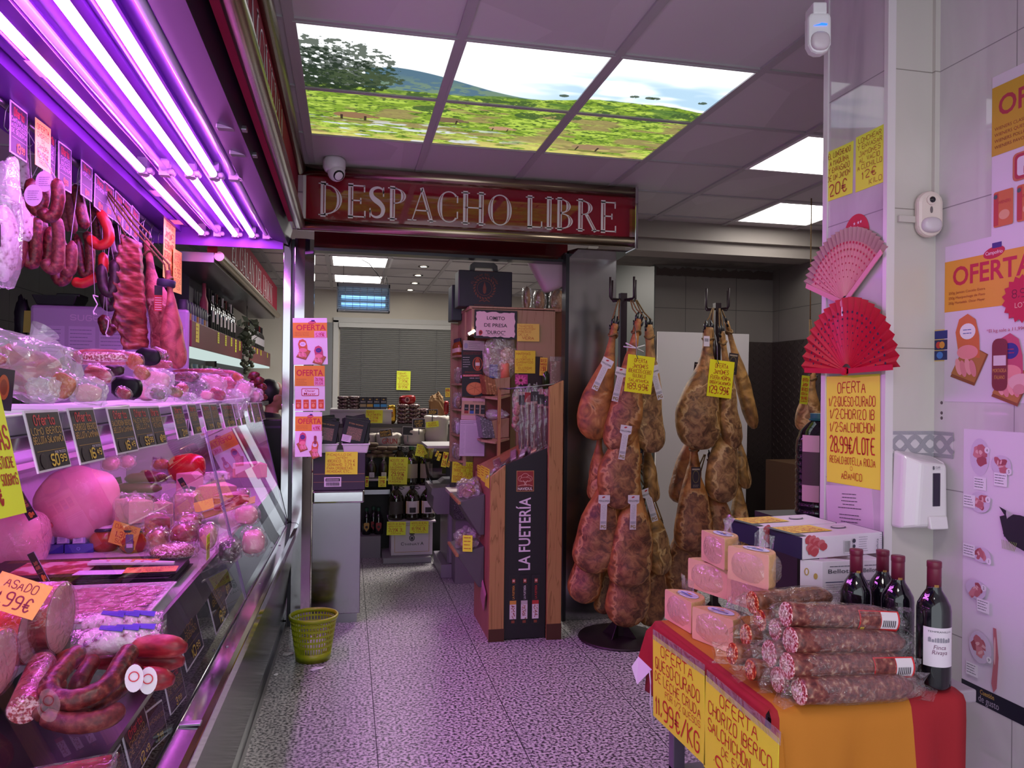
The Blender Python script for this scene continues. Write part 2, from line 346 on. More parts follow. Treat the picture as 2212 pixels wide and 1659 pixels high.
 # ROOM SHELL
def math_n(t,op,a,b=None,clamp=False):
 n=t.nodes.new('ShaderNodeMath');n.operation=op;n.use_clamp=clamp
 for i,x in enumerate((a,b)):
  if x is None:continue
  if hasattr(x,'links'):t.links.new(x,n.inputs[i])
  else:n.inputs[i].default_value=x
 return n.outputs[0]
def joints(t,specs):
 """mask 1 on the joints; specs = [(axis, pitch, offset, width)] in world metres"""
 g=N(t,'ShaderNodeNewGeometry');sp=N(t,'ShaderNodeSeparateXYZ');t.links.new(g.outputs['Position'],sp.inputs[0]);out=None
 for ax,pitch,off,w in specs:
  v=math_n(t,'DIVIDE',math_n(t,'SUBTRACT',sp.outputs[ax],off-w/2),pitch)
  k=math_n(t,'LESS_THAN',math_n(t,'FRACT',v),w/pitch)
  out=k if out is None else math_n(t,'MAXIMUM',out,k)
 return out
def tiled(name,cols,scale,specs,joint_col,rough=.3,spec=.5,stretch=(1,1,1),detail=4,interp='LINEAR',dist=0.0,coat=0.0,rough_j=.8):
 m,t,o=nt(name);b=N(t,'ShaderNodeBsdfPrincipled');t.links.new(b.outputs[0],o.inputs[0]);b.inputs['Specular IOR Level'].default_value=spec
 b.inputs['Coat Weight'].default_value=coat;b.inputs['Coat Roughness'].default_value=.03
 g=N(t,'ShaderNodeNewGeometry');mp=N(t,'ShaderNodeMapping');mp.inputs['Scale'].default_value=stretch;t.links.new(g.outputs['Position'],mp.inputs[0])
 nz=N(t,'ShaderNodeTexNoise');nz.inputs['Scale'].default_value=scale;nz.inputs['Detail'].default_value=detail;nz.inputs['Distortion'].default_value=dist
 t.links.new(mp.outputs[0],nz.inputs['Vector']);rp=N(t,'ShaderNodeValToRGB');rp.color_ramp.interpolation=interp;t.links.new(nz.outputs[0],rp.inputs[0])
 el=rp.color_ramp.elements
 while len(el)<len(cols):el.new(.5)
 for e,(p,c)in zip(el,cols):e.position=p;e.color=c4(c)
 j=joints(t,specs);mx=N(t,'ShaderNodeMix',data_type='RGBA');t.links.new(j,mx.inputs[0]);t.links.new(rp.outputs[0],mx.inputs[6]);mx.inputs[7].default_value=c4(joint_col)
 t.links.new(mx.outputs[2],b.inputs['Base Color'])
 t.links.new(math_n(t,'ADD',math_n(t,'MULTIPLY',j,rough_j-rough),rough),b.inputs['Roughness'])
 MATS[name]=m;return m
CEIL=2.77;WX=1.66;LX=-2.7;YB=10.2;YF=-1.2;RX=3.62
granite=tiled('granite',[(0.0,hexc('1c1c20')),(.38,hexc('38363c')),(.45,hexc('7d7a80')),(.52,hexc('b0acb0')),(.62,hexc('cbc7c9'))],75,[(0,.6,.137,.004),(1,.4,.01,.0022)],hexc('3a373d'),rough=.34,detail=2,interp='LINEAR',stretch=(1,1,1))
marble=tiled('pinkish_grey_marble_tile',[(.28,hexc('a99da6')),(.42,hexc('c3b8bf')),(.6,hexc('cdc4c9')),(.8,hexc('c0b5bc'))],2.6,[(2,.40,1.63,.003),(1,.9,1.62,.003)],hexc('8d828a'),rough=.035,stretch=(1,1,.45),dist=1.5,spec=.6,coat=.25)
cream=tiled('cream_marble_tile',[(.28,hexc('a79f9c')),(.42,hexc('c2bab5')),(.7,hexc('c9c1bc'))],2.6,[(2,.40,1.63,.003),(0,.9,1.50,.002)],hexc('8d847f'),rough=.25,stretch=(1,1,.45),dist=1.5)
greytile=tiled('grey_wall_tile',[(.3,hexc('6e6864')),(.7,hexc('78726e'))],1.5,[(2,.44,.44,.005),(0,.47,2.80,.005),(1,.6,5.3,.005)],hexc('3f3c3a'),rough=.22)
lefttile=tiled('pale_grey_wall_tile',[(.3,hexc('77787a')),(.7,hexc('838485'))],1.5,[(2,.3,.2,.004),(1,.6,.3,.004)],hexc('505256'),rough=.3)
white_wall=mat('cream_wall_paint',hexc('c9c2b6'),.6)
darkgreen=mat('dark_green_paint',hexc('2b302f'),.5)
steel=mat('brushed_steel',hexc('b9b9bd'),.2,1.0,noise_amt=.12,noise_scale=8,stretch=(1,1,.1),bump=.12,bump_scale=5)
mirror_steel=mat('polished_steel',hexc('c4c3c6'),.09,1.0,bump=.10,bump_scale=3)
dull_steel=mat('dull_steel',hexc('8f8f93'),.32,1.0)
dark_steel=mat('dark_steel',hexc('47464b'),.34,1.0)
bronze=mat('champagne_metal_tube',hexc('a4937f'),.27,1.0)
white_p=mat('white_plastic',hexc('dedcdf'),.35)
white_paper=mat('white_paper',hexc('e9e6ea'),.65)
black_p=mat('black_plastic',hexc('131216'),.4)
ceil_m,ct,co=nt('ceiling_tile')
cb=N(ct,'ShaderNodeBsdfPrincipled');ct.links.new(cb.outputs[0],co.inputs[0]);cb.inputs['Roughness'].default_value=.55
cg=N(ct,'ShaderNodeNewGeometry');cv=N(ct,'ShaderNodeTexVoronoi');cv.inputs['Scale'].default_value=2.3
cmp_=N(ct,'ShaderNodeMapping');cmp_.inputs['Rotation'].default_value=(0,0,.7);cmp_.inputs['Scale'].default_value=(1,.45,1);ct.links.new(cg.outputs['Position'],cmp_.inputs[0]);ct.links.new(cmp_.outputs[0],cv.inputs['Vector'])
crp=N(ct,'ShaderNodeValToRGB');ct.links.new(cv.outputs['Color'],crp.inputs[0]);crp.color_ramp.elements[0].color=c4(hexc('b9b3b6'));crp.color_ramp.elements[1].color=c4(hexc('cbc5c8'));ct.links.new(crp.outputs[0],cb.inputs['Base Color'])
grid_m=mat('ceiling_grid',hexc('a9a4a8'),.45)
def shell(name,lo,hi,m):
 b=B();b.box(lo,hi);return struct(b.build(name,m))
shell('floor',(LX,YF,-.05),(RX,YB,0),granite)
shell('wall_left',(LX-.1,YF,0),(LX,YB,CEIL),lefttile)
shell('wall_right',(WX,YF,0),(WX+.1,1.89,CEIL),marble)
shell('wall_back',(LX,YB,0),(RX+.1,YB+.1,CEIL),white_wall)
shell('wall_recess',(RX,1.89,0),(RX+.1,YB,CEIL),greytile)
CX,CY0,CY1=1.50,1.89,2.175
shell('wall_column',(CX+.004,CY0,0),(RX,CY1,CEIL),cream)
b=B();b.box((CX,CY0+.004,0),(CX+.006,CY1,CEIL));struct(b.build('wall_column_face',marble))
b=B();b.box((CX-.006,CY0-.004,0),(CX+.02,CY0+.012,CEIL));b.box((CX-.006,CY1-.010,0),(CX+.008,CY1+.012,CEIL));b.build('trim_1',mat('pale_corner_trim',hexc('d9cfd4'),.3));struct(bpy.data.objects['trim_1'])
band,bt,bo_=nt('tile_border');bb=N(bt,'ShaderNodeBsdfPrincipled');bt.links.new(bb.outputs[0],bo_.inputs[0]);bb.inputs['Roughness'].default_value=.25
bw=N(bt,'ShaderNodeTexNoise');bw.inputs['Scale'].default_value=40;brp=N(bt,'ShaderNodeValToRGB');bt.links.new(bw.outputs[0],brp.inputs[0]);brp.color_ramp.elements[0].color=c4(hexc('8a8690'));brp.color_ramp.elements[1].color=c4(hexc('a8a3ab'));bt.links.new(brp.outputs[0],bb.inputs['Base Color'])
band_pale=mat('tile_border_pale',hexc('cfc6cc'),.25)
def border(name,O,U,L):
 b=B();V=Vector((0,0,1));O=Vector(O);U=Vector(U);Nn=U.cross(V)
 b.m=1;b.slab([O,O+U*L,O+U*L+V*.075,O+V*.075],Nn*.0012);b.m=0
 f=(O,U,V,Nn*.002);f3=(O,U,V,Nn*.0026)
 for y0 in(.006,.069):ribbon(b,[(0,y0),(L,y0)],.010,f)
 for ph in(0,PI):
  pts=[(i*L/40,.0375+.02*math.sin(i*L/40/.10*2*PI+ph))for i in range(41)];ribbon(b,pts,.014,f if ph else f3)
 return struct(b.build(name,[band,band_pale]))
border('trim_2',(CX+.02,CY0-.0005,1.318),(1,0,0),WX-CX-.02)
border('trim_3',(WX-.0005,CY0-.001,1.318),(0,-1,0),.07)
b=B();zt=1.99
b.box((CX+.03,CY0-.010,zt),(WX-.012,CY0+.001,zt+.018));b.box((WX-.016,CY0-.012,zt),(WX,CY0+.001,CEIL));struct(b.build('trim_4',cream))
shell('ceiling',(LX,YF,CEIL),(RX,YB,CEIL+.05),ceil_m)
b=B()
for i in range(-4,7):
 x=-.2145+.5985*i;b.box((x-.018,YF,CEIL-.010),(x+.018,YB,CEIL+.001))
for j in range(-6,13):
 y=2.71+.606*j;b.box((LX,y-.012,CEIL-.008),(RX,y+.012,CEIL+.001))
struct(b.build('ceiling_grid',grid_m));bpy.data.objects['ceiling_grid'].name='trim_5'
shell('ceiling_soffit',(-.25,YF,2.715),(WX,1.80,CEIL),mat('soffit_paint',hexc('bcb0b4'),.6))
b=B();b.box((1.80,5.35,2.55),(RX,5.6,CEIL));b.box((1.80,5.30,2.64),(RX,5.36,CEIL));struct(b.build('ceiling_beam',mat('beam_paint',hexc('8f8680'),.6)))
shell('ceiling_recess',(1.80,5.6,2.56),(RX,6.1,2.6),mat('bare_plaster',hexc('6d6762'),.8,noise_amt=.4,noise_scale=6))
shell('wall_recess_back',(2.515,6.0,0),(RX,6.1,2.6),greytile)
shell('wall_passage',(2.51,5.99,0),(2.516,YB,CEIL),darkgreen)
b=B();rnd=random.Random(3)
pts=[Vector((2.53,5.99,2.47))];n=46
pts=[Vector((2.53+i*(1.08/n),5.992,2.475+rnd.uniform(-.004,.004)))for i in range(n+1)]+[Vector((2.53+i*(1.08/n),5.992,2.545+rnd.uniform(-.018,.006)))for i in range(n,-1,-1)]
b.slab(pts,(0,-.004,0));struct(b.build('trim_6',mat('torn_brown_strip',hexc('4a3e3a'),.8)))
plate=mat('checker_plate',hexc('5c5250'),.35,.8)
b=B();b.box((3.37,5.985,0),(3.61,5.999,1.93));b.box((3.608,4.2,0),(3.619,5.995,1.93))
def rhomb(b,c,u,v,n,l,w):b.slab([c-u*l,c-v*w,c+u*l,c+v*w],n)
k=0
for iz in range(34):
 z=.82+iz*.033
 for ix in range(5):
  s1=1 if(ix+iz)%2 else-1;u=Vector((s1*.7,0,.7));rhomb(b,Vector((3.39+ix*.048,5.985,z)),u*1,Vector((-u.z,0,u.x)),Vector((0,-.0025,0)),.018,.005)
 for iy in range(22):
  s1=1 if(iy+iz)%2 else-1;u=Vector((0,s1*.7,.7));rhomb(b,Vector((3.608,5.95-iy*.06,z)),u,Vector((0,-u.z,u.y)),Vector((-.0025,0,0)),.02,.005)
struct(b.build('wall_checker_plate',plate))
b=B();b.obox((2.925,5.93,1.0),(.415,0,0),(0,.012,0),(0,-.02,.99));tag(b.build('leaning_sheet',mat('satin_white_panel',hexc('d6d0d0'),.35),bevel=.003),'tall pale satin sheet leaning on the grey tiles behind the hams','panel')
b=B();b.box((3.33,4.8,0),(3.6,5.6,.95));tag(b.build('cardboard_box',mat('brown_cardboard',hexc('5a3d24'),.8)),'brown cardboard box in front of the chequered metal plate','box')
# ceiling light pictures and panels
def vnoise(x,y,seed=0):
 xi=np.floor(x).astype(np.int64);yi=np.floor(y).astype(np.int64);xf=x-xi;yf=y-yi
 def h(a,c):
  n=(a*374761393+c*668265263+seed*974711)&0x7fffffff;n=((n^(n>>13))*1274126177)&0x7fffffff;return((n^(n>>16))%10007)/10007.0
 u=xf*xf*(3-2*xf);v=yf*yf*(3-2*yf)
 return(h(xi,yi)*(1-u)+h(xi+1,yi)*u)*(1-v)+(h(xi,yi+1)*(1-u)+h(xi+1,yi+1)*u)*v
def fbm(x,y,o=4,seed=0):
 s=0;a=.5
 for i in range(o):s=s+a*vnoise(x*2**i,y*2**i,seed+i);a*=.5
 return s/(1-.5**o)
def sstep(a,b_,x):t=np.clip((x-a)/(b_-a),0,1);return t*t*(3-2*t)
def lerp(c,d,k):return c+(np.array(d)-c)*k[...,None]
def meadow(s,t):
 """colour of the backlit meadow photograph at s (left to right), t (top to bottom)"""
 sh=s.shape;sky=np.ones(sh+(3,))*np.array([1.5,1.55,1.6])
 cl=fbm(s*4,t*7,4,3);sky=lerp(sky,[.55,.78,.98],sstep(.38,.62,cl)*sstep(.25,.7,s)*sstep(.04,.22,t));c=sky
 hill=.27+.16*sstep(.2,.56,s)+.015*np.sin(s*30)*0-.02*sstep(.16,.2,s);m=sstep(-.004,.004,t-hill)*(s>.14)*(s<.60)
 hz=fbm(s*50,t*60,3,5);c=lerp(c,[.11,.20,.28],m);c=lerp(c,[.20,.30,.22],m*sstep(.42,.56,hz)*sstep(.28,.40,t))
 ridge=.44-.03*sstep(.35,.5,s)-.055*sstep(.55,.72,s)+.03*sstep(.88,1,s)+.012*(fbm(s*40,s*0,3,8)-.5);m=sstep(-.004,.006,t-ridge)
 g1=fbm(s*26,t*55,4,11);g2=fbm(s*90,t*160,3,12)
 green=np.ones(sh+(3,))*np.array([.25,.39,.045]);green=lerp(green,[.50,.68,.10],sstep(.44,.60,g1));green=lerp(green,[.07,.13,.03],sstep(.54,.68,g2)*.95)
 green=lerp(green,[.09,.19,.05],(sstep(.5,.58,fbm(s*12,t*34,3,14))*sstep(.56,.40,t)*.85));green=lerp(green,[.36,.27,.12],sstep(.48,.60,fbm(s*9,t*24,4,15))*sstep(.46,.56,t)*.85)
 green=lerp(green,[.85,.75,.22],sstep(.80,1.0,t)*sstep(.38,.6,fbm(s*20,t*44,3,17))*.75);green=lerp(green,[.78,.82,.86],(sstep(.60,.68,fbm(s*22,t*50,3,19))*sstep(.74,.82,t)*sstep(.45,.2,np.abs(s-.2))*.9))
 c=lerp(c,green,m)if False else c+(green-c)*m[...,None]
 def tree(cx,cy,rx,ry,sd,col=(.035,.06,.025),dens=.47):
  nonlocal c
  d=((s-cx)/rx)**2+((t-cy)/ry)**2;n_=fbm(s*110,t*75,4,sd);k=(d<1+.5*(n_-.5))*(n_>dens-.10*(1-np.clip(d,0,1)))
  c=lerp(c,col,k*.92)
 tree(.06,.28,.15,.20,21,dens=.50);tree(.03,.33,.13,.17,27,(.02,.035,.02),.52);tree(.02,.42,.17,.10,22,(.03,.05,.025),.44);tree(.13,.36,.10,.07,26,(.07,.10,.05),.5)
 for i,(cx,cy,rx,ry)in enumerate([(.27,.47,.03,.022),(.45,.46,.05,.018),(.535,.465,.035,.03),(.88,.5,.045,.04),(.75,.48,.02,.016),(.97,.44,.04,.03),(.31,.60,.05,.03),(.66,.56,.05,.03),(.57,.58,.04,.03)]):tree(cx,cy,rx,ry,30+i,(.07,.13,.04),.42)
 for cx in(.79,.83,.845,.97,.62):tree(cx,ridge.mean()-.062+.0*cx,.012,.012,50,(.05,.08,.03),.3)
 for cx,cy,l,col in[(.115,.735,.052,(.33,.19,.10)),(.362,.70,.045,(.22,.15,.09)),(.515,.745,.034,(.55,.33,.2)),(.80,.885,.052,(.38,.25,.14)),(.985,.84,.02,(.3,.2,.1))]:
  k=(((s-cx)/l)**2+((t-cy)/(l*.62))**2<1)|(((s-cx-l)/(l*.35))**2+((t-cy-l*.12)/(l*.22))**2<1);k2=(np.minimum(np.abs(s-cx+l*.6),np.abs(s-cx-l*.6))<l*.06)&(t>cy)&(t<cy+l*1.0)
  c=lerp(c,col,k*1.0);c=lerp(c,(.06,.04,.03),k2*1.0);c=lerp(c,(.12,.17,.03),((np.abs(s-cx)<l)&(np.abs(t-cy-l*1.05)<.008))*.7)
 return c
pic,pt,po=nt('backlit_meadow_print');pe=N(pt,'ShaderNodeEmission');pa=N(pt,'ShaderNodeAttribute');pa.attribute_name='print';pt.links.new(pa.outputs['Color'],pe.inputs[0]);pe.inputs[1].default_value=1.0;pt.links.new(pe.outputs[0],po.inputs[0])
px_edges=[(-.192,.363),(.407,.961),(1.006,1.560)];py_edges=[(2.725,3.303),(3.328,3.918)]
pw=['left','middle','right']
for r,(y0,y1)in enumerate(py_edges):
 for q,(x0,x1)in enumerate(px_edges):
  n=190;gx,gy=np.meshgrid(np.linspace(x0,x1,n+1),np.linspace(y0,y1,n+1));s_=(gx+.192)/1.752;t_=(gy-2.725)/1.193
  colr=meadow(s_,t_).reshape(-1,3);me=bpy.data.meshes.new('print');vs=np.stack([gx-(x0+x1)/2,gy-(y0+y1)/2,np.zeros_like(gx)],-1).reshape(-1,3)
  idx=np.arange((n+1)**2).reshape(n+1,n+1);fs=np.stack([idx[:-1,:-1],idx[1:,:-1],idx[1:,1:],idx[:-1,1:]],-1).reshape(-1,4)
  me.from_pydata(vs.tolist(),[],fs.tolist());me.materials.append(pic);ca=me.color_attributes.new('print','FLOAT_COLOR','POINT');ca.data.foreach_set('color',np.concatenate([colr,np.ones((len(colr),1))],1).ravel().astype(np.float32))
  what=[['showing an oak crown and pale sky','showing white sky above a hill ridge','showing pale blue sky and wooded slope'],['showing a brown pig on rocky grass','showing two pigs on yellow-green meadow','showing a lone low pig']][r][q]
  root=thing('light_panel',f'backlit ceiling panel {what}, {pw[q]} one of {"the sky row" if r == 0 else "the meadow row"}','ceiling light',((x0+x1)/2,(y0+y1)/2,CEIL-.010),'backlit meadow ceiling panels')
  ob=bpy.data.objects.new('printed_diffuser',me);COL.objects.link(ob);ob.parent=root;ob.location=(0,0,.004)
  fb=B()
  for a0,a1,c0,c1 in((x0-.012,x1+.012,y0-.010,y0),(x0-.012,x1+.012,y1,y1+.010),(x0-.012,x0,y0,y1),(x1,x1+.012,y0,y1)):fb.box((a0,c0,CEIL-.012),(a1,c1,CEIL-.002))
  fb.build('frame',grid_m,root)
panel_e=emit('white_light_diffuser',(1.0,.97,.92),PANEL_STRENGTH)
def ceiling_panel(x0,y0,label,z=CEIL):
 root=thing('light_panel',label,'ceiling light',(x0+.3,y0+.3,z-.012),'plain white ceiling panels');fb=B()
 fb.quad((x0+.02,y0+.02,z-.009),(x0+.58,y0+.02,z-.009),(x0+.58,y0+.58,z-.009),(x0+.02,y0+.58,z-.009));fb.build('diffuser',panel_e,root);fb=B()
 for a0,a1,c0,c1 in((0,.6,0,.02),(0,.6,.58,.6),(0,.02,.02,.58),(.58,.6,.02,.58)):fb.box((x0+a0,y0+c0,z-.013),(x0+a1,y0+c1,z-.001))
 fb.build('frame',white_p,root)
ceiling_panel(2.18,3.32,'bright white ceiling panel beside the column, larger of the two there')
ceiling_panel(2.78,4.54,'bright white ceiling panel beside the column, lower smaller-looking one')
ceiling_panel(-.18,7.5,'white ceiling panel in the back shop, the nearer one above the insect lamp')
ceiling_panel(-.18,8.75,'white ceiling panel in the back shop, partly behind the insect lamp')
for i,(px,py)in enumerate([(927,553),(915,575),(903,594),(896,611),(886,626)]):
 p=at(px,py,2,CEIL);root=thing('spotlight',['round recessed ceiling spot closest to the red sign','second round ceiling spot from the red sign','middle one of five round ceiling spots','second-farthest round ceiling spot in the row','round recessed ceiling spot closest to the back wall'][i],'spotlight',(p.x,p.y,CEIL-.012),'recessed ceiling spots')
 fb=B();fb.lathe([(.035,.0),(.055,-.004),(.058,.004),(.035,.006)],(p.x,p.y,CEIL-.008),20,caps=False);fb.build('trim_ring',dull_steel,root)
 fb=B();fb.disc((p.x,p.y,CEIL-.006),(.034,0,0),(0,.034,0));fb.build('lamp',emit('spot_lamp',(1,.9,.7),14),root)
 # PRINTED SHEETS
INK={}
def ink(h,rough=.55):
 if h not in INK:INK[h]=mat('ink_'+h.strip('#'),hexc(h),rough)
 return INK[h]
class Print:
 """flat artwork laid on a sheet, every shape a hair above the one before"""
 def __init__(s,O,U,V,step=.00012,base=.0006):
  s.O=Vector(O);s.U=Vector(U).normalized();V=Vector(V);s.V=(V-s.U*V.dot(s.U)).normalized();s.N=s.U.cross(s.V);s.b=B();s.cols=[];s.k=base;s.step=step
 def _c(s,col):
  if col not in s.cols:s.cols.append(col)
  s.b.m=s.cols.index(col);s.k+=s.step
 def fr(s):return(s.O,s.U,s.V,s.N*s.k)
 def P(s,x,y):return s.O+s.U*x+s.V*y+s.N*s.k
 def poly(s,pts,col):s._c(col);s.b.poly([s.P(*p)for p in pts])
 def rect(s,x0,y0,x1,y1,col):s.poly([(x0,y0),(x1,y0),(x1,y1),(x0,y1)],col)
 def ell(s,cx,cy,rx,ry,col,rot=0,n=22,wob=0,seed=1):
  ca,sa=math.cos(rot),math.sin(rot);rn=random.Random(seed);pts=[]
  for i in range(n):
   a=2*PI*i/n;k=1+wob*rn.uniform(-1,1);x,y=rx*math.cos(a)*k,ry*math.sin(a)*k;pts.append((cx+x*ca-y*sa,cy+x*sa+y*ca))
  s.poly(pts,col)
 def rrect(s,x0,y0,x1,y1,r,col,shear=0):
  pts=[]
  for cx,cy,a0 in((x1-r,y1-r,0),(x0+r,y1-r,90),(x0+r,y0+r,180),(x1-r,y0+r,270)):
   for k in range(5):a=math.radians(a0+22.5*k);pts.append((cx+r*math.cos(a)+shear*(cy-y0),cy+r*math.sin(a)))
  s.poly(pts,col)
 def line(s,pts,w,col):s._c(col);ribbon(s.b,pts,w,s.fr())
 def text(s,t,x,y,h,col,align='c',width=None,**k):s._c(col);printed(s.b,t,x,y,h,s.fr(),align,width,**k)
 def hand(s,t,x,y,h,col,width=None,**k):s._c(col);return hand(s.b,t,x,y,h,s.fr(),width,**k)
 def lines(s,x0,y,x1,n,gap,h,col,seed=1,ragged=.3):
  """rows of tiny illegible print"""
  rn=random.Random(seed);s._c(col)
  for i in range(n):
   x=x0;e=x1-rn.random()*ragged*(x1-x0)
   while x<e:
    w=rn.uniform(1.2,4)*h;ribbon(s.b,[(x,y-i*gap),(min(e,x+w),y-i*gap)],h*.6,s.fr());x+=w+h*.7
 def build(s,name,parent):return s.b.build(name,[ink(c)for c in s.cols],parent,smooth=False)
def sheet(name,label,cat,O,U,V,w,h,col='#e9e6ea',th=.0008,group=None,partname='sheet',curl=0.0,tape=None,m=None):
 """a rectangular sheet; returns (root, Print) with the origin at its lower left corner"""
 O=Vector(O);U=Vector(U).normalized();V=Vector(V);V=(V-U*V.dot(U)).normalized();Nn=U.cross(V)
 root=thing(name,label,cat,O+U*w/2,group);b=B()
 if curl:
  n=10;f_=[]
  for sgn in(0,1):
   for i in range(n+1):
    k=i/n;d=Nn*(curl*(1-k)**2-th*sgn);f_+=[O+V*h*k+d,O+U*w+V*h*k+d]
  q=2*(n+1);b.add(f_,[[2*i,2*i+1,2*i+3,2*i+2]for i in range(n)]+[[q+2*i+2,q+2*i+3,q+2*i+1,q+2*i]for i in range(n)])
 else:b.slab([O,O+U*w,O+U*w+V*h,O+V*h],Nn*-th)
 b.build(partname,m or ink(col),root)
 return root,Print(O,U,V)
YEL='#e2ee34';YELP='#e8d34a';RED='#b3201c';DRED='#8e1f1f'
def pt4(tl,tr,bl,plane):
 """sheet frame from three corners seen in the photo on a plane (axis, value) -> O, U, V, w, h"""
 a,v=plane;TL,TR,BL=(at(p[0],p[1],a,v)for p in(tl,tr,bl));U=TR-TL;V=TL-BL;return BL,U,V,U.length,V.length
def note(label,tl,tr,bl,plane,lines,group=None,col=YEL,inkc=RED,name='price_note',weight=.11,margin=.06,cat='price note'):
 """yellow hand-lettered card; lines = [(text, relative height, relative width 0..1)]"""
 O,U,V,w,h=pt4(tl,tr,bl,plane);root,p=sheet(name,label,cat,O,U,V,w,h,col,group=group,partname='card')
 handlines(p,lines,w,h,inkc,weight,margin);p.build('lettering',root);return root
def handlines(p,lines,w,h,inkc=RED,weight=.11,margin=.06,rise=0.0):
 tot=sum(l[1]for l in lines);av=h*(1-2*margin);y=h*(1-margin)
 for l in lines:
  hh=av*l[1]/tot;tw=w*.9*l[2];y-=hh;al=l[3]if len(l)>3 else 'c';x=w/2 if al=='c' else w*.06 if al=='l' else w*.94-tw
  if l[0]:p.hand(l[0],x,y+hh*.14,hh*.72,inkc,tw,weight=weight,align='c' if al=='c' else 'l',rise=rise)
def offer_art(p,w,h,kind,price=None,list3=('250g Jamón Cocido Extra','250g Maxipechuga de Pavo','250g Mortadela  Oscar Mayer')):
 O_,R_,P_='#dd9a2c','#c02040','#d9848c'
 if kind=='ham' or kind=='ham2':
  p.rect(0.0,h*.575,w,h*.90,O_);p.ell(w*.56,h*.90,w*.115,h*.035,R_,.12);p.rect(w*.54,h*.925,w*.64,h*.957,'#3a2a80');p.text('Campofrio',w*.56,h*.89,h*.022,'#f0e0e8',width=w*.18)
  p.text('OFERTA',w*.53,h*.74,h*.115,R_,width=w*.86,bold=.03)
  for i,l in enumerate(list3):p.text(l,w*.05,h*(.685-i*.032),h*.016,'#9a2a20','l',width=w*.42)
  if price:
   p.rect(w*.62,h*.58,w*.98,h*.72,'#e4a3c4');p.hand(price,w*.80,h*.60,h*.08,R_,w*.26,align='c')
  flip=-1 if kind=='ham2' else 1
  def board(cx,cy,s_,blue):
   q=lambda x,y:(cx+x*s_*w*flip,cy+y*s_*h)
   p.poly([q(-.2,-.15),q(.08,-.21),q(.23,-.02),q(-.02,.06)],'#8a4a2a');p.poly([q(-.19,-.13),q(.08,-.19),q(.21,-.02),q(-.02,.06)],'#b0703c')
   p.poly([q(-.14,.13),q(-.10,.21),q(0,.24),q(.09,.2),q(.13,.1),q(.14,-.04),q(-.10,-.02)],'#cf6a3c' if not blue else '#c04a6c');p.ell(*q(0,.13),.09*s_*w,.05*s_*h,'#e6dfe8' if not blue else '#2c2f86');p.lines(cx-.05*s_*w,cy+.14*s_*h,cx+.05*s_*w,2,.022*s_*h,.008*s_*h,'#3850a0' if not blue else '#c03050')
   p.ell(*q(.0,-.0),.12*s_*w,.045*s_*h,'#e58a92');
   for i in range(4):p.ell(*q(-.1+i*.055,-.09-.012*(i%2)),.034*s_*w,.055*s_*h,['#e79aa0','#d9828c'][i%2],.3)
  board(w*.28,h*.31,1.0,kind=='ham2');board(w*.74,h*.18 if kind=='ham' else h*.14,.95,kind=='ham')
  if kind=='ham2':p.rrect(w*.70,h*.28,w*.80,h*.47,w*.04,'#8c3a4a');p.text('MORTADELA',w*.75,h*.36,h*.015,'#e8a040',width=w*.09)
 elif kind=='wiener':
  p.rect(0,h*.40,w*.94,h*.96,O_);p.text('OFERTA',w*.5,h*.66,h*.2,R_,width=w*.84,bold=.03)
  for i in range(4):p.text(['WIENERS CLASICA','WIENERS QUESO','WIENERS POLLO','WIENERS PAVO'][i],w*.04,h*(.57-.045*i),h*.022,'#8a2a20','l',width=w*.3)
  if price:p.rect(w*.6,h*.43,w*.97,h*.62,'#e4a3c4');p.hand(price,w*.78,h*.47,h*.09,R_,w*.3,align='c')
def offer_poster(label,tl,tr,bl,plane,kind,price=None,group=None):
 O,U,V,w,h=pt4(tl,tr,bl,plane);root,p=sheet('offer_poster',label,'poster',O,U,V,w,h,'#e6dfe8',group=group)
 if kind=='wiener_small':
  offer_art(p,w,h,'ham_none');p.rect(0,h*.55,w,h*1.0,'#dd9a2c');p.text('OFERTA',w*.5,h*.78,h*.13,'#c02040',width=w*.88,bold=.03);p.lines(w*.05,h*.70,w*.4,4,h*.04,h*.012,'#8a2a20');p.rect(w*.64,h*.56,w*.99,h*.76,'#e4a3c4');p.hand('2x1,99€',w*.81,h*.66,h*.07,'#c02040',w*.28,align='c');p.hand('1x1,15€',w*.81,h*.58,h*.06,'#c02040',w*.28,align='c')
  p.rrect(w*.22,h*.33,w*.80,h*.50,h*.03,'#b8203a');p.rrect(w*.24,h*.345,w*.78,h*.485,h*.025,'#ece4ea');p.text('Oscar',w*.50,h*.42,h*.05,'#b8203a',width=w*.34,bold=.02);p.text('Mayer',w*.50,h*.355,h*.05,'#b8203a',width=w*.40,bold=.02)
  for i in range(4):p.rrect(w*(.03+.25*i),h*.05,w*(.21+.25*i),h*.25,h*.012,'#d4552c');p.ell(w*(.11+.25*i),h*.12,w*.05,h*.04,'#e8a070');p.text('WIENERS',w*(.12+.25*i),h*.18,h*.018,'#f0e0d0',width=w*.14)
 else:offer_art(p,w,h,kind,price)
 p.build('print',root);return root
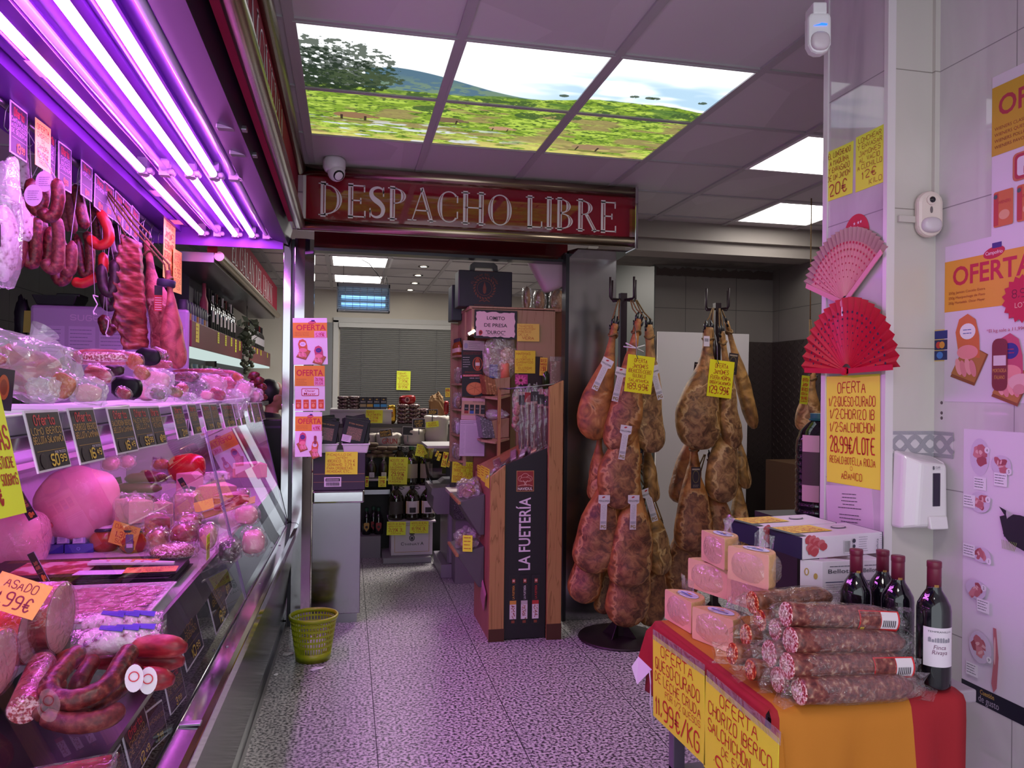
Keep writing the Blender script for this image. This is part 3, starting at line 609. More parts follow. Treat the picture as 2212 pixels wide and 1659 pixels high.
 # SIGNS, DOORWAY
red_acr=mat('dark_red_acrylic',hexc('7d1524'),.05,coat=.3,spec=.6)
letter_w=mat('white_vinyl_lettering',hexc('d8ccd2'),.5)
SY=4.45
root=thing('shop_sign','long red sign with white roman capitals reading DESPACHO LIBRE over the doorway','sign',(.73,SY,2.40))
b=B();b.box((-.255,SY,2.43),(1.715,SY+.10,2.71));b.build('panel',red_acr,root)
b=B();L=B();I=B();f=frame((-.19,SY,2.475),(1,0,0),(0,0,1),.0015);roman(L,'DESPACHO LIBRE',0.01,0,.185,f,width=1.80,inline=I);L.build('lettering',letter_w,root);I.build('lettering_inline',mat('dark_red_line',hexc('7d1524'),.3),root)
b=B();b.tube([(-.29,SY-.012,2.725),(1.735,SY-.012,2.725)],.032,20);tag(b.build('upper_tube',bronze,root,smooth=False),None)
b=B();b.tube([(-.29,SY-.012,2.415),(1.735,SY-.012,2.415)],.034,20);b.build('lower_tube',bronze,root)
b=B();b.box((1.715,SY-.05,2.37),(1.735,SY+.12,2.755));b.build('end_plate',mirror_steel,root,bevel=.004)
b=B();b.box((-.262,SY-.012,2.44),(-.245,SY+.01,2.70));b.build('corner_strip',mat('pale_metal_strip',hexc('c9bfc4'),.4,.6),root)
for ob in root.children:
 if 'tube' in ob.name:
  for p_ in ob.data.polygons:p_.use_smooth=len(p_.vertices)==4
FX=-.29
root=thing('shop_sign','red sign with white capitals JAMONERIA along the meat counter hood','sign',(FX,2.5,2.40))
b=B();b.box((FX-.05,YF+.2,2.43),(FX,SY,2.71));b.build('panel',mat('satin_red_panel',hexc('8a1a34'),.75,spec=.2),root)
L=B();I=B();f=frame((FX,2.03,2.465),(0,1,0),(0,0,1),.0015);roman(L,'JAMONERIA',0,0,.20,f,width=1.42,inline=I,wt=.11);L.build('lettering',letter_w,root);I.build('lettering_inline',MATS['dark_red_line'],root)
for nm,z in(('upper_tube',2.725),('lower_tube',2.415)):
 b=B();b.tube([(FX+.012,YF+.2,z),(FX+.012,SY-.012,z)],.031,20);ob=b.build(nm,bronze,root)
 for p_ in ob.data.polygons:p_.use_smooth=len(p_.vertices)==4
root=thing('shop_sign','darker red sign with long white lettering over the far counter','sign',(-.80,6.8,2.25))
b=B();b.box((-.86,4.98,2.32),(-.80,9.0,2.62));b.build('panel',MATS['satin_red_panel'],root)
L=B();f=frame((-.80,5.55,2.365),(0,1,0),(0,0,1),.002);roman(L,'EL GALAN DEL JAMON',0,0,.19,f,width=2.9,wt=.11);L.build('lettering',letter_w,root)
b=B();b.tube([(-.79,4.98,2.30),(-.79,9.0,2.30)],.03,16);b.build('lower_tube',bronze,root)
b=B();b.box((-1.1,4.98,2.26),(-.82,9.0,2.32));b.build('hood_underside',dull_steel,root)
b=B();b.box((-.400,4.90,0),(-.352,4.98,2.42));b.box((-.332,4.885,0),(-.270,4.98,2.42));b.hexa([(-.270,4.885,0),(-.214,4.91,0),(-.214,4.98,0),(-.270,4.98,0),(-.270,4.885,2.42),(-.214,4.91,2.42),(-.214,4.98,2.42),(-.270,4.98,2.42)])
ob=b.build('door_post',mirror_steel,None,bevel=.003);tag(ob,'mirror-polished steel doorway post at the end of the meat counter','door post')
b=B();b.box((-.352,4.93,0),(-.332,4.97,2.42));b.build('dark_slot',dark_steel,ob)
b=B();b.box((-.214,4.83,2.355),(1.41,4.87,2.56))
tag(b.build('door_lintel',mirror_steel),'mirror-polished steel lintel strip under the long red sign','lintel')
b=B();b.box((-.214,4.80,2.335),(1.40,4.90,2.353));ob=bpy.data.objects['door_lintel'];b.build('dark_lower_rail',dark_steel,ob)
b=B();b.box((1.395,4.74,0),(1.72,4.80,2.40));ob=b.build('steel_cladding',steel,bevel=.003);tag(ob,'tall brushed steel cladding beside the wooden sausage stand','panel')
b=B();b.box((1.372,4.73,0),(1.394,4.82,2.38));b.build('dark_edge_strip',dark_steel,ob)
b=B();b.hexa([(1.395,4.55,2.375),(1.74,4.55,2.375),(1.72,4.80,2.35),(1.395,4.80,2.35),(1.395,4.55,2.385),(1.74,4.55,2.385),(1.72,4.80,2.41),(1.395,4.80,2.41)]);b.build('top_return',steel,ob)
p=at(722,365,1,4.33);root=thing('security_camera','white dome camera hanging at the left end of the long red sign','camera',(p.x,p.y,2.70))
b=B();b.smooth=True;b.lathe([(.001,.075),(.05,.075),(.062,.06),(.062,.02),(.05,.0)],(p.x,p.y,2.695),24);b.build('base',white_p,root)
b=B();b.smooth=True;b.blob((p.x+.012,p.y-.012,2.688),(.048,0,0),(0,.048,0),(0,0,.05),20,14);b.build('ball',white_p,root)
b=B();b.smooth=True;d=Vector((.35,-.72,-.6)).normalized();b.lathe([(.001,.001),(.03,.0),(.031,-.012)],Vector((p.x+.012,p.y-.012,2.688))+d*.042,20,axis=d);b.build('lens',mat('dark_lens',(.01,.01,.014),.05),root)
root=thing('steel_counter_end','polished steel counter end reflecting the lime green basket','counter',(-.06,5.1,0))
b=B();b.box((-.208,4.92,.065),(.092,5.5,.765));b.build('side_panel',mat('wavy_polished_steel',hexc('918c94'),.12,1.0,bump=.3,bump_scale=2.6),root,bevel=.004)
b=B();b.box((-.208,4.905,.765),(.112,5.52,.845));b.build('top_band',mirror_steel,root,bevel=.012)
b=B();b.box((-.208,4.955,0),(.075,5.45,.065));b.build('plinth',dull_steel,root)
root=thing('carton','dark grey carton with barcode label on the steel counter end','box',(-.06,5.1,.846))
b=B();b.box((-.208,4.93,.846),(.115,5.25,1.075));b.build('body',mat('dark_grey_carton',hexc('35313a'),.6),root,bevel=.003)
p=Print((-.208,4.93,.846),(1,0,0),(0,0,1));p.rect(.005,.10,.32,.104,'#8a6a4a');p.rect(.005,.05,.32,.053,'#8a6a4a');p.rect(.07,.022,.175,.082,'#d9d4d8');p.rect(.078,.055,.167,.075,'#2a2630')
for i in range(26):p.rect(.08+i*.0033,.028,.0815+i*.0033+(i%3)*.0006,.05,'#4a4650')
for i in range(10):p.rect(.085+i*.0078,.06,.089+i*.0078,.070,'#d9d4d8')
p.build('barcode_label',root)
note('yellow note about minced ham, PICADILLO DE JAMON, taped on the dark grey carton',(703,976),(773,976),(702,1025),(1,4.925),[('PICADILLO DE',1,.85,'l'),('JAMON',1,.45),('IBERICO  3,29 €',1.2,.96),('SERRANO  2,79 €',1.2,.96),('PARA CROQUETAS,',1.1,.9,'l'),('REHOGAR, ETC..',1.1,.85,'l')],'yellow notes inside the back shop')
def packtub(x,label,n,seed):
 root=thing('tub',label,'tub',(x,5.02,1.076),'white tubs on the dark carton');rn=random.Random(seed);b=B();w=.085;z0=1.076
 b.hexa([(x-w*.85,4.95,z0),(x+w*.85,4.95,z0),(x+w*.85,5.12,z0),(x-w*.85,5.12,z0),(x-w,4.935,z0+.06),(x+w,4.935,z0+.06),(x+w,5.135,z0+.06),(x-w,5.135,z0+.06)]);b.build('tub_body',white_p,root,bevel=.008)
 b=B();b.box((x-w-.004,4.93,z0+.055),(x+w+.004,5.14,z0+.062));b.build('rim',white_p,root,bevel=.002)
for x,lb,sd in((-.14,'white plastic tub of dark packets, left one on the dark carton',1),(.055,'white plastic tub of dark packets, right one on the dark carton',2)):
 packtub(x,lb,5,sd)
pk_dark=mat('black_printed_film',hexc('141018'),.4,spec=.25);pk_meat=speck('diced_dark_ham',[(.3,hexc('2e0d12')),(.5,hexc('5a1a20')),(.65,hexc('7a3a3a'))],180,.3,interp='LINEAR')
k=0
for x in(-.14,.055):
 for i in range(6):
  rn=random.Random(k*5+1);y=4.955+i*.028;t=rn.uniform(-.22,.22);dx=rn.uniform(-.012,.012);hh=.155+.02*i/5;w=.075;z0=1.135
  root=thing('meat_packet',('dark upright packet of diced ham in the %s tub, '%('left' if x<0 else 'right'))+['frontmost of the row','second from the front','third from the front','fourth from the front','second from the back','hindmost of the row'][i],'packet',(x+dx,y,z0),'dark packets in the white tubs')
  c=Vector((x+dx,y,z0+hh/2));u=Vector((math.cos(t),0,math.sin(t)))*w;v=Vector((-math.sin(t),.12,math.cos(t)))*hh/2;n_=Vector((0,1,0))
  b=B();b.obox(c,u,n_*.006,v);b.build('pouch',pk_dark,root,bevel=.004)
  if i==0:
   P_=Print(c-u-v-n_*.0075,u,v);P_.N=Vector((0,-1,0));P_.build
   q=B();q.obox(c-n_*.0068+v*-.15,u*.62,n_*.0008,v*.5);q.build('window',pk_meat,root)
   P_.text('El Galan del Jamon',w,hh*.80,.010,'#b08a4a',width=.09);P_.rect(w*.08,hh*.04,w*.85,hh*.32,'#cfc8d0');P_.lines(w*.15,hh*.27,w*.8,4,hh*.055,.003,'#5a5060');P_.build('printed_label',root)
  k+=1
lime=mat('lime_green_plastic',hexc('9dab1c'),.35)
bx,by,H=-.168,4.33,.245
root=thing('waste_basket','lime green slotted plastic waste basket on the floor by the counter','basket',(bx,by,0))
def br(z):return .092+(.127-.092)*z/H
b=B();b.smooth=True;b.lathe([(.001,.003),(br(0),.003),(br(0)+.001,.0),(br(.05),.05),(br(.05)-.004,.05),(br(.006)-.004,.008),(.001,.008)],(bx,by,0),40,caps=False);b.build('base_band',lime,root)
b=B()
for z in(.085,.115,.145,.175,.205):b.lathe([(br(z)-.0035,z-.005),(br(z)+.001,z-.005),(br(z)+.0015,z+.005),(br(z)-.0035,z+.005),(br(z)-.0035,z-.005)],(bx,by,0),40,caps=False)
for k in range(44):
 a=2*PI*k/44;u=Vector((math.cos(a),math.sin(a),0));t=Vector((-u.y,u.x,0));c=Vector((bx,by,0))
 b.hexa([c+u*(br(.05)-.003)-t*.0028+Vector((0,0,.05)),c+u*(br(.05))-t*.0028+Vector((0,0,.05)),c+u*br(.05)+t*.0028+Vector((0,0,.05)),c+u*(br(.05)-.003)+t*.0028+Vector((0,0,.05)),c+u*(br(H)-.003)-t*.0028+Vector((0,0,H-.008)),c+u*br(H)-t*.0028+Vector((0,0,H-.008)),c+u*br(H)+t*.0028+Vector((0,0,H-.008)),c+u*(br(H)-.003)+t*.0028+Vector((0,0,H-.008))])
b.build('slotted_wall',lime,root)
b=B();b.smooth=True;b.lathe([(br(H)-.006,H-.022),(br(H)+.003,H-.022),(br(H)+.008,H-.004),(br(H)+.004,H),(br(H)-.004,H),(br(H)-.006,H-.022)],(bx,by,0),40,caps=False);b.build('rim',lime,root)
b=B();b.blob((bx+.01,by-.02,.065),(.055,0,0),(0,.04,0),(0,0,.055),14,9,.7,3.1,2);tag(b.build('crumpled_paper',white_paper),'crumpled white paper lying in the lime green basket','paper')
for i,(px,py,l,lb)in enumerate([(683,1444,.05,'scrap of white paper in front of the basket'),(597,1457,.018,'tiny white scrap near the foot of the counter'),(622,1412,.05,'thin white strip beside the basket')]):
 p=at(px,py,2,.004);b=B();b.blob(p,(l*.6,l*.3,0),(-l*.2,l*.4,0),(0,0,.006),10,6,.9,2.7,i+4);tag(b.build('paper_scrap',white_paper),lb,'litter','litter on the floor')
offer_poster('orange and white poster with price 5,99, top of three on the post',(634,687),(708,687),(634,788),(1,4.87),'ham','5,99€','offer posters on the doorway post')
offer_poster('orange and white frankfurter poster, middle of three on the post',(637,790),(702,790),(637,888),(1,4.868),'wiener_small',None,'offer posters on the doorway post')
offer_poster('orange and white poster, lowest of three on the post',(637,890),(695,890),(637,987),(1,4.866),'ham2','4,99€','offer posters on the doorway post')
# SHARED FOOD SHAPES
def attr_mat(name,skin,skin2,fat,meat,meat2,rough=.5,scale=19):
 if name in MATS:return MATS[name]
 m,t,o=nt(name);b=N(t,'ShaderNodeBsdfPrincipled');t.links.new(b.outputs[0],o.inputs[0]);b.inputs['Roughness'].default_value=rough;b.inputs['Specular IOR Level'].default_value=.45
 tc=N(t,'ShaderNodeTexCoord');nz=N(t,'ShaderNodeTexNoise');nz.inputs['Scale'].default_value=scale;nz.inputs['Detail'].default_value=8;nz.inputs['Roughness'].default_value=.68;nz.inputs['Distortion'].default_value=.9
 t.links.new(tc.outputs['Object'],nz.inputs['Vector']);n2=N(t,'ShaderNodeTexNoise');n2.inputs['Scale'].default_value=scale*.45;n2.inputs['Detail'].default_value=6;n2.inputs['Distortion'].default_value=1.5;t.links.new(tc.outputs['Object'],n2.inputs['Vector'])
 def ramp(fac,els):
  r=N(t,'ShaderNodeValToRGB');t.links.new(fac,r.inputs[0]);e=r.color_ramp.elements
  while len(e)<len(els):e.new(.5)
  for x,(p,c)in zip(e,els):x.position=p;x.color=c4(c)
  return r.outputs[0]
 dark=tuple(x*.42 for x in meat2)
 sk=ramp(n2.outputs[0],[(.32,tuple(x*.38 for x in skin2)),(.46,skin2),(.6,skin)]);mt=ramp(nz.outputs[0],[(.30,dark),(.43,meat2),(.54,meat),(.68,tuple(.55*f+.45*g for f,g in zip(fat,meat))),(.78,meat)])
 at_=N(t,'ShaderNodeAttribute');at_.attribute_name='cut';ad=math_n(t,'ADD',at_.outputs['Fac'],math_n(t,'MULTIPLY',math_n(t,'SUBTRACT',n2.outputs[0],.54),1.7),clamp=True)
 rim=ramp(ad,[(.30,skin),(.44,fat),(.48,fat),(.56,meat2)]);f1=ramp(ad,[(.28,(0,0,0)),(.40,(1,1,1))]);f2=ramp(ad,[(.46,(0,0,0)),(.60,(1,1,1))])
 a=N(t,'ShaderNodeMix',data_type='RGBA');t.links.new(f1,a.inputs[0]);t.links.new(sk,a.inputs[6]);t.links.new(rim,a.inputs[7]);c=N(t,'ShaderNodeMix',data_type='RGBA');t.links.new(f2,c.inputs[0]);t.links.new(a.outputs[2],c.inputs[6]);t.links.new(mt,c.inputs[7])
 t.links.new(c.outputs[2],b.inputs['Base Color']);bp=N(t,'ShaderNodeBump');bp.inputs['Strength'].default_value=.55;bp.inputs['Distance'].default_value=.012;t.links.new(nz.outputs[0],bp.inputs['Height']);t.links.new(bp.outputs[0],b.inputs['Normal'])
 MATS[name]=m;return m
ham_m=attr_mat('cured_ham_skin',hexc('b5773c'),hexc('93592c'),hexc('b98c5c'),hexc('8e5c3c'),hexc('683f2c'),.48)
ham_pale=attr_mat('cured_ham_skin_pale',hexc('bb8a4c'),hexc('8f6534'),hexc('c09c6a'),hexc('9a7048'),hexc('6c4a30'),.5)
shoulder_m=attr_mat('cured_shoulder_skin',hexc('b96a5c'),hexc('a04c48'),hexc('d8a090'),hexc('a55a50'),hexc('7a3434'),.45)
hoof_m=mat('black_hoof',hexc('16151a'),.35)
rope_m=mat('brown_twine',hexc('4a3320'),.8,col2=hexc('8a6a3a'),noise_scale=300)
LEGP=[(0,.19),(.06,.22),(.14,.20),(.23,.25),(.32,.38),(.42,.58),(.53,.78),(.64,.92),(.74,.99),(.83,1.0),(.90,.92),(.955,.72),(.99,.38),(1.0,.05)]
def leg(name,label,cat,top,bot,w,mt,face=(0,-1,0),cut=1.0,bend=0.0,seed=1,hoof=True,group=None,thick=.62,hook=None,ropem=None):
 """a cured leg hanging by the hoof: top is the hoof end, bot the round end, w its greatest width; cut > 0 shows the bare meat on the side it faces"""
 top,bot=Vector(top),Vector(bot);ax=(bot-top);Ln=ax.length;ax.normalize();fc=Vector(face);fc=(fc-ax*fc.dot(ax)).normalized();sd=ax.cross(fc);root=thing(name,label,cat,bot,group)
 n,seg=40,32;vs=[];cu=[];off=Vector((seed*7.3,seed*2.1,seed*4.7));xs=[q[0]for q in LEGP];ys=[q[1]for q in LEGP]
 for i in range(n+1):
  s=i/n;s=1-(1-s)**1.25 if s>.5 else s;hw=float(np.interp(s,xs,ys))*w/2;bul=max(0,min(1,(s-.3)/.4));ht=hw*(1-(1-thick)*bul)
  c=top+ax*Ln*s+sd*(bend*w*math.sin(PI*s*.9))*bul
  for k in range(seg):
   a=2*PI*k/seg;d=sd*math.cos(a)*hw+fc*math.sin(a)*ht;fr_=math.sin(a);q=c+d
   nz_=noise.fractal(q*9+off,1.0,2.0,4);n1=noise.noise(q*4.5+off)
   k_=max(0,fr_-.05)*bul*(1 if cut>0 else 0);q=q+d.normalized()*(nz_*w*(.02+.045*k_)+n1*w*.05*bul);q+=fc*(-.05*w*k_*max(0,noise.noise(q*7-off)))
   vs.append(q);cu.append(max(0,min(1,(fr_*1.1+.05-abs(math.cos(a))*.25)*cut*max(0,min(1,(s-.42)/.12))))if cut>0 else 0)
 b=B();b.add(vs,[[i*seg+k,i*seg+(k+1)%seg,(i+1)*seg+(k+1)%seg,(i+1)*seg+k]for i in range(n)for k in range(seg)]+[list(range(seg))[::-1],[n*seg+k for k in range(seg)]])
 me=bpy.data.meshes.new('flesh');o3=Vector(LOC[root.name]);me.from_pydata([v-o3 for v in vs],[],b.f);me.materials.append(mt);at_=me.attributes.new('cut','FLOAT','POINT');at_.data.foreach_set('value',cu);me.polygons.foreach_set('use_smooth',[True]*len(me.polygons));me.update()
 ob=bpy.data.objects.new('flesh',me);COL.objects.link(ob);ob.parent=root
 if hoof:
  b=B();b.smooth=True
  for sg in(-1,1):
   p0=top+sd*(sg*w*.045)+ax*.012;p1=p0-ax*.03+sd*sg*.006;p2=p0-ax*.062-fc*.012;b.tube([p0,p1,p2],[(w*.075,w*.06),(w*.06,w*.05),(.004,.004)],10)
  for sg in(-1,1):p0=top+sd*sg*w*.09+ax*.035;b.tube([p0,p0-ax*.025+sd*sg*.012],[.010,.003],8)
  b.build('hoof',hoof_m,root)
 if hook is not None:
  hk=Vector(hook);b=B();b.smooth=True;t0=top+ax*Ln*.1;rr=w*.1
  b.tube([t0+(sd*math.cos(a)+fc*math.sin(a))*(rr+.006)+ax*(.01*math.sin(a*2))for a in[2*PI*i/14 for i in range(15)]],.006,6)
  for e in(-1,1):b.tube([t0+sd*e*rr,top+sd*e*rr*.9-ax*.03,(top+hk)/2+sd*e*.012,hk+sd*e*.004],.0045,6)
  b.build('rope',ropem or rope_m,root)
 return root
chorizo_m=speck('chorizo_skin',[(.30,hexc('360e12')),(.45,hexc('521819')),(.58,hexc('6e2624')),(.72,hexc('8e4a3e'))],70,.38,interp='LINEAR',bump=.35)
chorizo_d=speck('dark_chorizo_skin',[(.30,hexc('4a1a20')),(.5,hexc('6c2a2c')),(.68,hexc('8a4a40'))],60,.5,interp='LINEAR',bump=.4)
redsaus_m=speck('bright_red_sausage',[(.3,hexc('a01c1c')),(.6,hexc('c8302a'))],20,.3,interp='LINEAR')
morcilla_m=speck('black_pudding_skin',[(.3,hexc('1e1016')),(.6,hexc('3c222a'))],50,.45,interp='LINEAR',bump=.3)
salami_w=speck('white_moulded_salami',[(.32,hexc('7a3c44')),(.40,hexc('b7a0a6')),(.5,hexc('d8ccd0')),(.7,hexc('e4dade'))],55,.6,interp='LINEAR',bump=.3)
salami_c=speck('salami_cut_face',[(.30,hexc('7c1c26')),(.47,hexc('a8323c')),(.53,hexc('d8a8a4')),(.62,hexc('e8ccc6'))],190,.35,interp='LINEAR')
chorizo_c=speck('chorizo_cut_face',[(.30,hexc('7a140e')),(.48,hexc('b03018')),(.55,hexc('d07030')),(.66,hexc('e8c8a0'))],150,.35,interp='LINEAR')
cured_r=speck('cured_red_meat',[(.3,hexc('6a1420')),(.5,hexc('98222c')),(.66,hexc('c05a58'))],22,.4,interp='LINEAR',bump=.2,stretch=(1,1,2))
pale_ham=speck('cooked_ham_pink',[(.3,hexc('d08a92')),(.6,hexc('e4a8ae'))],7,.42,interp='LINEAR',bump=.15)
film_m=film('clear_plastic_film',.07,.3,bump=.7,scale=22)
bag_m=film('milky_plastic_bag',.22,.35,bump=.9,scale=16)
wrap_m=film('tight_vacuum_wrap',.03,.35,bump=.9,scale=34,rough=.16)
def crinkle(b,c,ax,ay,az,seed=1,amp=.16,nu=22,nv=14):
 """creased film: facets, sharp folds and a few gathered corners around the goods"""
 c,ax,ay,az=Vector(c),Vector(ax),Vector(ay),Vector(az);off=Vector((seed*3.7,seed*1.3,seed*2.9));vs=[];sg=lambda x:math.copysign(abs(x)**.75,x);b.smooth=False
 for j in range(nv+1):
  ph=PI*j/nv
  for i in range(nu):
   th=2*PI*(i+.5*(j%2))/nu;d=Vector((sg(math.sin(ph))*sg(math.cos(th)),sg(math.sin(ph))*sg(math.sin(th)),sg(math.cos(ph))));n0=noise.noise(d*2.1+off)
   k=1+amp*(1.1*n0+1.0*(.35-abs(noise.noise(d*4.5-off)))+.55*noise.noise(d*9+off))+(amp*1.6*max(0,n0-.35));vs.append(c+(ax*d.x+ay*d.y+az*d.z)*k)
 b.add(vs,[[j*nu+i,(j+1)*nu+i,(j+1)*nu+(i+1)%nu,j*nu+(i+1)%nu]for j in range(nv)for i in range(nu)])
def sausage(b,path,r,seg=14,taper=.35,wob=.05,seed=1):
 """rounded sausage along a path with pinched ends"""
 P=[Vector(p)for p in path];n=len(P);R=[];rn=random.Random(seed)
 for i in range(n):
  s=i/(n-1);e=min(s,1-s)*(n-1);R.append(r*(1+rn.uniform(-wob,wob))*(1 if e>1.5 else[taper*.5,.82,.97][min(2,int(round(e)))]))
 b.smooth=True;b.tube(P,R,seg)
def spath(a,c,sag=(0,0,0),n=10):
 a,c,s=Vector(a),Vector(c),Vector(sag);return[a+(c-a)*(i/n)+s*math.sin(PI*i/n)for i in range(n+1)]
 # MEAT COUNTER
SK=.018
def sx(x,y):return x+SK*(y-4.9)
Y0,Y1=.35,4.88
def sweep(b,sec,y0=Y0,y1=Y1,dy=0):
 """a cross-section (x, z) swept along the counter"""
 n=len(sec);b.add([(sx(x,y),y,z)for y in(y0,y1)for x,z in sec],[list(range(n)),list(range(n,2*n))[::-1]]+[[i,(i+1)%n,n+(i+1)%n,n+i]for i in range(n)])
root=thing('meat_counter','long glass-fronted refrigerated meat counter with polished steel rail on the left','counter',(sx(-.8,2.7),2.7,0))
counter=root
b=B();sweep(b,[(-.362,.10),(-.310,.56),(-.33,.56),(-.382,.10)]);b.build('front_panel',mat('dark_polished_front',hexc('5d5a5e'),.16,1.0,bump=.08,bump_scale=2),root)
b=B();sweep(b,[(-.41,0),(-.372,0),(-.372,.10),(-.41,.10)]);b.build('kickboard',dark_steel,root)
b=B();sweep(b,[(-.372,.0),(-.355,.0),(-.355,.045),(-.372,.045)]);b.build('floor_strip',dull_steel,root)
b=B();sweep(b,[(-.350,.655),(-.300,.652),(-.286,.640),(-.286,.600),(-.296,.575),(-.350,.560)]);b.build('rail',mirror_steel,root,bevel=.004)
for y_ in(1.02,2.02):
 b=B();b.obox((sx(-.320,y_),y_,.657),(.026,0,0),(0,.012,0),(0,0,.0035));b.build('rail_joint',dull_steel,root,bevel=.002)
for i,y_ in enumerate((1.35,1.55,2.6,3.4,4.2)):
 b=B();b.smooth=True;b.lathe([(.001,.0035),(.0045,.003),(.006,0)],(sx(-.33,y_),y_,.6535),10);b.build('rivet',dull_steel,root)
b=B();sweep(b,[(-.39,.54),(-.365,.54),(-.365,.60),(-.39,.60)]);b.build('lower_tube',dull_steel,root)
glass=pane('counter_glass',.07,(.97,.98,1.0));gx0,gz0,gx1,gz1=-.352,.655,-.515,1.335
def gplane(z):return gx0+(gx1-gx0)*(z-gz0)/(gz1-gz0)
for y0,y1 in((Y0,3.165),(3.18,4.86)):
 b=B();b.quad((sx(gx0,y0),y0,gz0),(sx(gx0,y1),y1,gz0),(sx(gx1,y1),y1,gz1),(sx(gx1,y0),y0,gz1));b.build('glass_pane',glass,root)
ge=mat('greenish_glass_edge',hexc('8f7fa8'),.1,spec=.8)
for y0,y1 in((3.155,3.165),(3.18,3.187),(4.855,4.865)):
 b=B();w_=.006;b.hexa([(sx(gx0,y0)-w_,y0,gz0),(sx(gx0,y0),y0,gz0),(sx(gx0,y1),y1,gz0),(sx(gx0,y1)-w_,y1,gz0),(sx(gx1,y0)-w_,y0,gz1),(sx(gx1,y0),y0,gz1),(sx(gx1,y1),y1,gz1),(sx(gx1,y1)-w_,y1,gz1)]);b.build('glass_edge',ge,root)
deckm=mat('white_enamel_deck',hexc('d6d2d8'),.3);DZ=.88
b=B();sweep(b,[(-1.26,DZ),(-.435,DZ),(-.435,DZ-.02),(-1.26,DZ-.02)],2.04,4.86);b.build('deck',deckm,root)
b=B();sweep(b,[(-.436,DZ+.004),(-.424,DZ+.004),(-.412,DZ-.10),(-.424,DZ-.10)],2.04,4.86);b.build('deck_lip',steel,root)
b=B();sweep(b,[(-.9,.765),(-.40,.765),(-.40,.75),(-.9,.75)],Y0,2.04);b.build('lower_deck',dark_steel,root)
b=B();sweep(b,[(-.78,DZ+.004),(-.46,DZ+.004),(-.46,.765),(-.78,.765)],2.022,2.045);b.build('divider',steel,root)
b=B();sweep(b,[(-1.26,.835),(-.69,.835),(-.69,.818),(-1.26,.818)],Y0,2.02);b.build('raised_shelf',deckm,root)
b=B();sweep(b,[(-.705,.818),(-.69,.818),(-.69,.765),(-.705,.765)],Y0,2.02);b.build('shelf_riser',dark_steel,root)
b=B();sweep(b,[(-1.31,.10),(-1.27,.10),(-1.27,1.20),(-1.31,1.20)],Y0,4.86);sweep(b,[(-1.31,1.20),(-.98,1.22),(-.98,1.24),(-1.31,1.24)],Y0,4.86);b.build('back_panel',mat('white_back_panel',hexc('cfc8d4'),.4),root)
b=B();sweep(b,[(-.98,1.405),(-.48,1.405),(-.48,1.393),(-.98,1.393)]);b.build('top_shelf',mat('shelf_glass',hexc('b8aac4'),.08,spec=.7),root)
b=B();sweep(b,[(-.486,1.408),(-.474,1.408),(-.474,1.385),(-.486,1.385)]);b.build('shelf_edge',steel,root)
b=B();sweep(b,[(-1.30,.10),(-.36,.10),(-.352,.655),(-.515,1.335),(-.98,1.39),(-1.30,1.2)],4.866,4.878);b.build('end_panel',mirror_steel,root)
for y_ in(.6,1.95,3.17,4.8):
 b=B();b.tube([(sx(-.93,y_),y_,1.22),(sx(-.93,y_),y_,1.393)],.011,10);b.build('shelf_post',dull_steel,root)
led_e=emit('meat_counter_tube_light',LED,LED_STRENGTH)
b=B();y_=0;sweep(b,[(-.64,1.380),(-.615,1.380),(-.615,1.388),(-.64,1.388)],.8,4.8);b.build('under_shelf_lamp',emit('under_shelf_led',(.92,.17,.92),34.0),root)
# lamp hood with LED tubes
hood=thing('lamp_hood','low metal hood with lit and unlit tubes hanging over the meat counter','hood',(-.8,3.2,2.38))
hm=mat('hood_enamel',(.17,.032,.37),.36,.2);HY0,HY1=.1,4.86  # the tubes' violet glow is put into the hood's base colour
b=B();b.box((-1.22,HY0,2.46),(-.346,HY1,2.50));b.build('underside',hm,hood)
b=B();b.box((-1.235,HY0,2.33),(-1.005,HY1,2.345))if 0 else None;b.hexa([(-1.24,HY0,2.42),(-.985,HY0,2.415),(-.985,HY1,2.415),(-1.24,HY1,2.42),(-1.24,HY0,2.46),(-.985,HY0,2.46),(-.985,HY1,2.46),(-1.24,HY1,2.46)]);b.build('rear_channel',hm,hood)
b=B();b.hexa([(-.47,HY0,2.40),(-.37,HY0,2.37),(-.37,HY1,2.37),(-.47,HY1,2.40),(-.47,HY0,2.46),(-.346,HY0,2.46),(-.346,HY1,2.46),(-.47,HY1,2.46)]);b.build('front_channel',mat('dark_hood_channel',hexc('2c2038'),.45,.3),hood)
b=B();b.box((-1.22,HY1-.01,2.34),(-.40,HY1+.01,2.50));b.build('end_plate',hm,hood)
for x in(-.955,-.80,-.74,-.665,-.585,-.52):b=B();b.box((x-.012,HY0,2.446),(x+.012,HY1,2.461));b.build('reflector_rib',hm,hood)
unlit=mat('unlit_tube',hexc('c8b4da'),.2)
